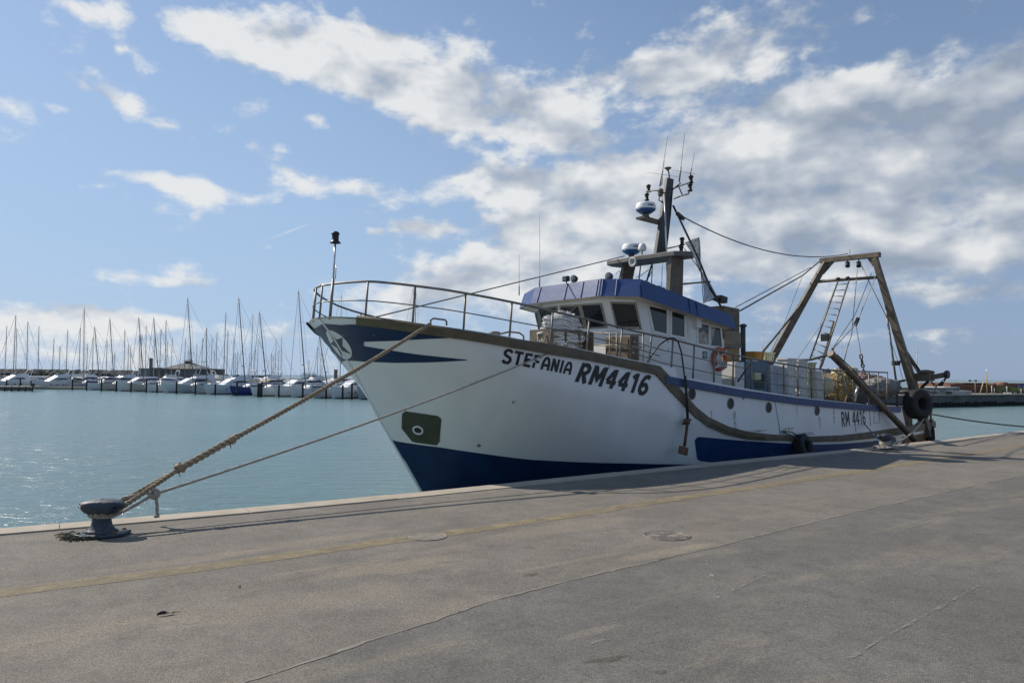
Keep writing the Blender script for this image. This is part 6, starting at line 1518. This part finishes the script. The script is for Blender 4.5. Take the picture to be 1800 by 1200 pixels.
# back rows: one boat for each mast seen between the others
BM = [(12, 573), (27.8, 554), (29.5, 577), (49, 565), (68.5, 573.5), (95, 594), (105.5, 608), (119, 580), (141.5, 575.5), (154, 603.5), (164, 592.5), (188.5, 598), (202, 619), (219.5, 580), (226, 605), (230, 606.5), (245.5, 586.5), (249, 588), (257, 572), (272.5, 581), (283, 578), (292, 562.5), (294.5, 601), (303, 594), (326, 595), (331, 615), (335, 597), (346, 604.5), (356.5, 594.5), (373, 593.5), (377, 617), (381.5, 584), (397, 549), (401, 581), (411, 592.5), (414, 621), (418, 618), (439, 620), (444.5, 552.5), (449, 613), (454, 596), (477.5, 620), (485.5, 596), (480.5, 624.5), (490, 615), (495, 590), (543, 633), (559, 608), (565, 611.5), (600, 518), (726, 506), (731, 509)]
def back_label(x):
    k = sum(1 for p in PILES if p[0] <= x); lo = PILES[max(k - 1, 0)][0] if k else -1e9; hi = PILES[k][0] if k < len(PILES) else 1e9
    sib = sorted(m[0] for m in BM if lo <= m[0] < hi); j = sib.index(x); n = len(sib)
    if x > 590:
        return {600: 'far yacht whose mast shows behind the bow railing, near the light pole', 726: 'far yacht, left of two mast tips behind the bow railing by the rope hoop', 731: 'far yacht, right of two mast tips behind the bow railing by the rope hoop'}[x]
    where = 'between the %s and %s pile' % (ORD[k - 1], ORD[k]) if 0 < k < len(PILES) else 'left of the first pile'
    return 'back-row yacht, %s bare mast from the left seen %s' % (ORD[j], where) if n > 1 else 'back-row yacht whose lone bare mast stands %s' % where
first_back = None
for (x, y) in BM:
    pxh = hor(x) - y; dep = 150 + max(0, 128 - pxh) * 1.05
    q = pray(x, y); px_ = q[0] / q[1] * dep; H = pxh * dep / FPX + EYE - ZW; Lh = max(7.5, min(12, H * .66)); rz = BOW + math.pi * (rnd.random() < .4) + rnd.uniform(-.12, .12)
    xm = Lh * .06; lean = (rnd.uniform(-.25, .1), 0)
    loc = Vector((px_, dep, ZW)) - Vector((math.cos(rz), math.sin(rz), 0)) * (xm + lean[0])
    sailboat(loc, rz, Lh, H, 'white', rnd.choice(['cover', 'cover', 'covg', 'covblue', 'white']), back_label(x), lean, 'yachts in the back rows of the marina', lite=True, jib=rnd.random() < .6, mm=rnd.choice(['alu', 'alu', 'alul']))
# motor yachts of the second row, seen over the front row
for i, x in enumerate((28, 68, 103, 140, 165, 191, 217, 268, 294, 360, 397, 435, 472, 511, 552, 588)):
    k = sum(1 for p in PILES if p[0] <= x); dep = 172 + 6 * math.sin(i * 2.1); d = pray(x, 660); loc = Vector((d[0] / d[1] * dep, dep, ZW))
    motoryacht(loc, BOW + math.pi * (i % 3 == 1) + rnd.uniform(-.2, .2), rnd.uniform(8.5, 12), 'white motor yacht of the second row, showing between the %s and %s pile' % (ORD[k - 1], ORD[k]), fly=i % 2 == 0, canopy=[None, 'white', 'covg', None, 'covb'][i % 5], hm=['white', 'grey', 'white', 'beige', 'white', 'blue', 'white'][i % 7])
# walkway pontoons between the rows
for k, (dep, x0, x1) in enumerate(((163, -130, -33), (205, -150, -45))):
    mb = MB(); mb.box(((x0 + x1) / 2, dep, ZW + .3), (x1 - x0, 2.0, .5)); tag(mb.build('pontoon', MT['concrete'], bevel=.05), ['floating walkway behind the front row of yachts', 'floating walkway among the back rows of yachts'][k], 'pontoon')
# timber jetty end on the far left
a, b = wat(-60, 688.3), wat(57, 687.6); pj = tag(empty('timber_jetty', b), 'dark timber jetty end in the water at the left picture edge', 'jetty')
mb = MB(); ztop_ = 1.0; mb.box(((a.x - b.x) / 2 - .2, 2.0, ztop_ - .18), (b.x - a.x + .4, 4.2, .22)); mb.build('deck_planks', MT['concrete'], pj)
for zz in (.15, .48):
    mb = MB(); mb.box(((a.x - b.x) / 2, -.05, zz + .1), (b.x - a.x, .14, .26)); mb.build('waling', MW['pier'], pj)
for k in range(7):
    mb = MB(); mb.lathe([(.16, -1.2), (.15, .95)], ((a.x - b.x) * k / 6, -.02, 0), n=10); mb.build('pile', MW['pile'], pj)
mb = MB(); mb.box((-.3, .6, ztop_ + .25), (.5, .5, .6)); mb.build('bollard_box', MW['boot'], pj, bevel=.04)
# breakwater and far shore
def far_box(x0, x1, yt, dep, thick, z0=ZW):
    A = Vector(ond(x0, yt, dep)); Bq = Vector(ond(x1, yt, dep)); return A, Bq
brk = mat('breakwater_stone', (.030, .032, .036), .9, var=.4, vscale=.15)
mb = MB(); r5 = random.Random(4); G = []
x0w, x1w = ond(-260, 660, 430)[0], ond(262, 660, 430)[0]
for i in range(140):
    x = x0w + (x1w - x0w) * i / 139; zt = 4.1 + r5.uniform(-.25, .5) - .5 * (i / 139); G.append([(x, 424, ZW), (x + r5.uniform(-.6, .6), 426, 1.6 + r5.uniform(-.4, .4)), (x, 430, zt), (x, 438, zt), (x, 446, ZW)])
mb.grid(G, smooth=False); tag(mb.build('breakwater', brk), kind='structure')
mb = MB(); G = []
x0w, x1w = ond(-220, 660, 300)[0], ond(640, 660, 300)[0]
for i in range(90): x = x0w + (x1w - x0w) * i / 89; G.append([(x, 290, ZW), (x, 292, .6 + .1 * r5.random()), (x, 330, .7)])
mb.grid(G, smooth=False); tag(mb.build('marina_quay', mat('marina_quay_grey', (.28, .27, .25), .9, var=.15, vscale=.3)), kind='structure')
# clubhouse
cl = ond(318, 660, 232); wd_ = 232 / FPX
ch = tag(empty('clubhouse', (cl[0], 232, 0.2), .05), 'dark clubhouse with hipped roof and roof lantern behind the masts', 'building')
def CX(x): return (x - 318) * wd_
def CZ(x, y): return (hor(x) - y) * wd_ + EYE - .2
roofm = mat('roof_grey', (.11, .105, .10), .7, var=.15, vscale=1.0); wallm = mat('clubhouse_wall', (.060, .060, .062), .7, var=.25, vscale=.6); glz = mat('clubhouse_glass', (.05, .07, .085), .2)
mb = MB(); zw = CZ(318, 648); pl = [(CX(287), 0), (CX(349), 0), (CX(356), 6), (CX(349), 12), (CX(287), 12), (CX(280), 6)]
mb.prism([(x, y, -1.7) for x, y in pl], (0, 0, 1), zw + 1.7); mb.build('wall', wallm, ch)
for k in range(7):
    x0, x1 = CX(289 + k * 8.5), CX(295.5 + k * 8.5); mb = MB(); mb.box(((x0 + x1) / 2, -.04, zw * .45), (x1 - x0, .1, zw * .75)); mb.build('window', glz, ch)
mb = MB(); ap = CZ(318, 637); V = [(x * 1.06, (y - 6) * 1.06 + 6, zw) for x, y in pl]; tp = [(x * .18, (y - 6) * .2 + 6, ap) for x, y in pl]
mb.grid([V, tp], smooth=False, closed=True); rf_ = mb.build('roof', roofm, ch)
mb = MB(); mb.prism([(x * .15, (y - 6) * .17 + 6, ap - .05) for x, y in pl], (0, 0, 1), .55); mb.grid([[(x * .24, (y - 6) * .26 + 6, ap + .5) for x, y in pl], [(x * .02, (y - 6) * .02 + 6, ap + 1.1) for x, y in pl]], smooth=False, closed=True); mb.build('roof_lantern', roofm, rf_)
for x0, x1, yt, m in ((262, 287, 646, wallm), (349, 378, 648, wallm)):
    mb = MB(); mb.box(((CX(x0) + CX(x1)) / 2, 5, (CZ((x0 + x1) / 2, yt) - 1.7) / 2), (CX(x1) - CX(x0) - .05, 7, CZ((x0 + x1) / 2, yt) + 1.7)); mb.build('wing', wallm, ch)
for k in range(3):
    mb = MB(); mb.box((CX(366 + 4 * k), 1.3, .9), (.3, .25, 2.6)); mb.build('column', 'radome', ch)
def fbuild(name, x0, x1, yt, dep, deep, m, label, cat, z0=.2, win=0, flat_roof=None):
    k = dep / FPX; A, Bq = ond(x0, 660, dep), ond(x1, 660, dep); zt = (hor((x0 + x1) / 2) - yt) * k + EYE
    e = tag(empty(name, ((A[0] + Bq[0]) / 2, dep, z0)), label, cat); w = Bq[0] - A[0]
    mb = MB(); mb.box((0, deep / 2, (zt - z0 - 1.8) / 2), (w, deep, zt - z0 + 1.8)); mb.build('wall', m, e)
    if flat_roof: mb = MB(); mb.box((0, deep / 2, zt - z0 + .06), (w + .3, deep + .3, .16)); mb.build('roof', flat_roof, e)
    for i in range(win):
        mb = MB(); mb.box((-w / 2 + w * (i + .5) / win, -.02, (zt - z0) * .52), (w / win * .5, .08, (zt - z0) * .4)); mb.build('window', glz, e)
    return e
brn = mat('brown_shed_wall', (.13, .095, .075), .8, var=.15, vscale=.5); tow = mat('tower_grey', (.20, .19, .19), .8, var=.1, vscale=.4)
fbuild('storage_shed', 410, 478, 660.5, 275, 10, brn, 'long low brown shed behind the masts right of the clubhouse', 'shed', win=7, flat_roof=roofm)
for k, (x0, x1) in enumerate(((243.5, 249), (250, 255.5))): fbuild('silo_tower', x0, x1, 647, 262, 3, tow, ['left one of two squat grey towers left of the clubhouse', 'right one of two squat grey towers left of the clubhouse'][k], 'tower')
for k, x in enumerate((262.5, 265.5)): fbuild('chimney', x - .9, x + .9, 628.5 + k, 250, .7, tow, ['left one of two slim pillars on the clubhouse side', 'right one of two slim pillars on the clubhouse side'][k], 'pillar')
fbuild('brick_tower', 587, 592, 650, 300, 1.2, mat('brick_tower_wall', (.22, .11, .075), .8), 'small brick chimney tower beside the trawler stem', 'tower', flat_roof=roofm)
def tree(x, yb, dep, w, h, label, seed, z0=0.0, col=(.045, .075, .02), name='tree', cat='tree'):
    q = ond(x, yb, dep); e = tag(empty(name, (q[0], dep, z0)), label, cat, 'trees and shrubs on the shore'); r6 = random.Random(seed)
    mb = MB(); mb.tube([(0, 0, -.3), (.02 * w, 0, h * .35), (-.02 * w, 0, h * .7)], [.06 * h, .045 * h, .02 * h], 7); mb.tube([(.01 * w, 0, h * .3), (.2 * w, .05 * w, h * .6)], [.03 * h, .012 * h], 5); mb.tube([(.01 * w, 0, h * .32), (-.22 * w, -.04 * w, h * .6)], [.03 * h, .012 * h], 5); mb.build('trunk', MT['wood'], e)
    mb = MB(); cl_ = [(r6.uniform(-.32, .32) * w, r6.uniform(-.25, .25) * w, h * r6.uniform(.35, .85), r6.uniform(.14, .26) * w) for _ in range(14)]
    for cx, cy, cz, cr in cl_:
        for k in range(60):
            v = Vector((r6.gauss(0, 1), r6.gauss(0, 1), r6.gauss(0, 1))).normalized() * cr * r6.uniform(.6, 1.05); a = Vector((r6.gauss(0, 1), r6.gauss(0, 1), r6.gauss(0, 1))).normalized(); b = a.cross(Vector((r6.gauss(0, 1), r6.gauss(0, 1), r6.gauss(0, 1)))).normalized(); s = .055 * h; c = Vector((cx, cy, cz)) + Vector((v.x, v.y, v.z * .8))
            mb.add([c - a * s, c + b * s * .6, c + a * s, c - b * s * .6], [(0, 1, 2, 3)])
    mb.build('crown', mat('foliage_%d' % seed, col, .7, var=.5, vscale=3), e); return e
tree(72, 662, 280, 4.0, 2.4, 'low green shrub on the marina quay left of the leaning mast', 1, .6)
tree(102, 664, 280, 5.0, 2.2, 'low round shrub on the marina quay right of the long motor yacht', 2, .6)
tree(127, 662, 282, 5.0, 2.4, 'shrub on the marina quay behind the fifth pile', 3, .6)
tree(543, 668, 295, 7.0, 2.0, 'low shrub on the marina quay behind the thick rope', 4, .6, (.07, .08, .03))
# ================================================================== FAR QUAY ON THE RIGHT
P1, P2 = wat(1640, 715.5), wat(1800, 712.0); dq = (P2 - P1).normalized(); A = P1 - dq * 40; Bq = P2 + dq * 60; nq = Vector((-dq.y, dq.x, 0))
if nq.y < 0: nq = -nq
fq = mat('far_quay_wall', (.105, .108, .105), .85, var=.18, vscale=.5, col2=(.06, .062, .06), c2lo=.5, c2hi=.7, c2scale=.4)
mb = MB(); mb.add([(*A.xy, ZW - .5), (*Bq.xy, ZW - .5), (*Bq.xy, .10), (*A.xy, .10)], [(0, 1, 2, 3)]); mb.build('far_quay_wall', fq)['kind'] = 'structure'
mb = MB(); mb.add([(*A.xy, .11), (*Bq.xy, .11), (*(Bq + nq * 120).xy, .11), (*(A + nq * 120).xy, .11)], [(0, 1, 2, 3)]); mb.build('far_quay_pavement', mat('far_pavement', (.2, .19, .17), .9, var=.1, vscale=.3))['kind'] = 'structure'
mb = MB(); Lq = (Bq - A).length; k = 0; mb.beam(Vector((A.x, A.y, .04)) - nq * .1, Vector((Bq.x, Bq.y, .04)) - nq * .1, .2, .14); tag(mb.build('far_quay_coping', MT['concrete']), kind='structure')
blk = mat('quay_opening', (.008, .008, .009), .9)  # near-black colour paints the shade of the wall openings onto boxes
mb = MB(); za = Vector((A.x, A.y, ZW + .1)) - nq * .05; zb_ = Vector((Bq.x, Bq.y, ZW + .1)) - nq * .05; mb.beam(za, zb_, .1, .4)
l = 0
while l < Lq:
    w_ = r5.uniform(.5, 1.6); c = A + dq * (l + w_ / 2) - nq * .06; mb.box((c.x, c.y, ZW + .30 + r5.uniform(-.1, .1)), (w_ * .82, .12, .5), Matrix.Rotation(math.atan2(dq.y, dq.x), 3, 'Z')); l += w_ + r5.uniform(.0, .25)
tag(mb.build('quay_dark_openings', blk), 'dark fender row along the foot of the far quay wall, blackened as shaded gaps', 'dark_openings')
def rb(x, y, dep): return Vector(ond(x, y, dep))
wh_ = mat('white_sheds', (.50, .49, .46), .7, var=.1, vscale=.5); grw = mat('grey_sheds', (.32, .32, .31), .8, var=.1)
def rbuild(name, x0, x1, yt, dep, deep, m, label, cat): 
    A_, B_ = rb(x0, 680, dep), rb(x1, 680, dep); zt = rb((x0 + x1) / 2, yt, dep).z; e = tag(empty(name, ((A_.x + B_.x) / 2, dep, .11)), label, cat); mb = MB(); w = B_.x - A_.x; mb.box((0, deep / 2, (zt - .11) / 2), (w, deep, zt - .11)); mb.build('wall', m, e); return e, w, zt - .11
e, w, z = rbuild('white_shed', 1490, 1676, 681.5, 98, 6, wh_, 'long low white shed with open bays on the far quay', 'shed')
mb = MB(); mb.box((0, 2.8, z + .05), (w + .3, 7, .10)); mb.build('roof', grw, e)
for k in range(7):
    mb = MB(); x = -w / 2 + w * (k + .5) / 7; mb.box((x, -.35, z * .58), (w / 7 * .6, .9, .10)); mb.build('canopy', wh_, e); mb = MB(); mb.box((x + .4, -.02, z * .30), (w / 7 * .4, .08, z * .5)); mb.build('bay', grw if k % 2 else MT['platform'], e)
e, w, z = rbuild('glazed_office', 1660, 1687, 680, 99.5, 5, wh_, 'small white office with a band of windows on the far quay', 'building')
for k in range(4): mb = MB(); mb.box((-w / 2 + w * (k + .5) / 4, -.03, z * .72), (w / 4 * .7, .06, z * .28)); mb.build('window', glz, e)
e, w, z = rbuild('white_garage', 1686, 1708, 686.5, 100.5, 4, wh_, 'low white garage right of the glazed office', 'garage'); mb = MB(); mb.box((w * .2, -.03, z * .45), (w * .42, .06, z * .8)); mb.build('door', grw, e)
brick = mat('brick_wall', (.13, .062, .042), .85, var=.15, vscale=.6)
bb, w, z = rbuild('brick_building', 1671, 1850, 676.2, 110, 10, brick, 'long dark red brick building on the far quay', 'building')
for x0, x1, yt in ((1692, 1764, 675.2), (1706, 1764, 674.2), (1722, 1764, 673.4), (1778, 1850, 674)):
    A_, B_ = rb(x0, 680, 109.6), rb(x1, 680, 110); mb = MB(); zt = rb((x0 + x1) / 2, yt, 110).z - .11; mb.box(((A_.x + B_.x) / 2 - bb.location.x, 5 + .002 * x0, zt / 2), (B_.x - A_.x, 9.6 + (x0 - 1690) * .004, zt)); mb.build('wall', brick, bb)
A_ = rb(1770, 680, 109.8); zt = rb(1770, 671.8, 110).z - .11; mb = MB(); mb.lathe([(.72, 0), (.72, zt)], (A_.x - bb.location.x, .9, 0), n=24); mb.build('stair_tower', mat('brick_tower_red', (.19, .085, .05), .85, var=.1), bb)
def postobj(name, x, yt, dep, r, m, label, cat, extra=None):
    b = rb(x, 690, dep); zt = rb(x, yt, dep).z; e = tag(empty(name, (b.x, dep, .11)), label, cat); mb = MB(); mb.tube([(0, 0, 0), (0, 0, zt - .11)], [r, r * .8], 8); mb.build('pole', m, e)
    if extra: extra(e, zt - .11)
    return e
def heads(e, z):
    for dx in (-.75, .1): mb = MB(); mb.blob((dx, 0, z + .0), (.34, .3, .26), 3, .2); mb.build('lamp_head', MT['dark'], e)
    mb = MB(); mb.tube([(-.75, 0, z), (.1, 0, z)], .03, 6); mb.build('cross_arm', MT['dark'], e)
postobj('floodlight_mast', 1714.5, 669, 104, .05, MT['concrete'], 'pole with two dark floodlight clusters before the brick building', 'lamp post', heads)
def topw(e, z): 
    mb = MB(); mb.tube([(0, 0, z), (0, 0, z + .6)], .02, 5); mb.build('aerial', MT['chrome'], e); mb = MB(); mb.tube([(-1.0, 0, 0), (-.45, 0, z * .62)], .05, 6); mb.build('strut', MT['buoy'], e)
postobj('yellow_mast', 1735, 656.5, 104, .07, mat('yellow_ochre', (.42, .30, .10), .7), 'tall ochre mast with a slanting strut on the far quay', 'mast', topw)
def lampt(e, z): mb = MB(); mb.blob((0, 0, z + .05), (.22, .22, .2), 2, .1); mb.build('lamp', MT['radome'], e)
for x, yt, lb in ((1743.5, 680, 'short white lamp post right of the ochre mast'), (1770, 681, 'short white lamp post in front of the rounded shrub'), (1748, 682, 'short yellow post beside the rounded shrub'), (1795, 683, 'short post in front of the right-hand shrub')): postobj('quay_post', x, yt, 106, .045, MT['boxyellow'] if 'yellow' in lb else MT['radome'], lb, 'post', lampt if 'lamp' in lb else None)
tree(1768, 694, 107, 2.5, 1.05, 'rounded green shrub before the brick building', 5, .11, (.05, .085, .02))
tree(1790, 694, 108, 2.2, .85, 'pale green shrub at the right end of the brick building', 6, .11, (.07, .11, .025))
tree(1815, 694, 109, 2.4, .9, 'green shrub at the right picture edge', 7, .11, (.05, .09, .02))
e, w, z = rbuild('parked_van', 1777, 1791, 690, 106.5, 1.6, MT['boxwhite'], 'small white van parked beside the shrubs on the far quay', 'van')
mb = MB(); mb.box((w * .42, .8, z * .5), (w * .3, 1.5, z * .7)); mb.build('cab', MT['boxwhite'], e, bevel=.05); mb = MB(); mb.box((w * .2, -.03, z * .68), (w * .5, .05, z * .25)); mb.build('window', MT['glass'], e)
for sx in (-.3, .35): mb = MB(); mb.lathe([(.12, -.03), (.12, .05)], (w * sx, 0, .08), (0, 1, 0), 12); mb.build('wheel', MT['rubber'], e)
q = rb(1796, 678, 107); sg = tag(empty('blue_sign', (q.x, 107, .11)), 'blue sign board on posts near the right picture edge', 'sign'); mb = MB(); mb.box((0, 0, q.z - .11), (.9, .06, .3)); mb.build('board', mat('sign_blue', (.05, .10, .26), .5), sg)
for sx in (-.35, .35): mb = MB(); mb.tube([(sx, .05, 0), (sx, .05, q.z - .1)], .03, 6); mb.build('post', MT['rail'], sg)
# masts and flagpoles behind the stern
for x, yt, lb in ((1341.5, 572, 'slim far mast seen above the orange fish box'), (1613, 608, 'slim far mast seen above the stern davit'), (1480, 598, 'slim far mast seen between ladder and gantry leg')):
    postobj('far_mast', x, yt, 125, .06, MW['alul'], lb, 'mast', lambda e, z: (lambda mb: (mb.tube([(-.3, 0, z * .86), (.5, 0, z * .86)], .02, 5), mb.build('spreader', MW['wire'], e)))(MB()))
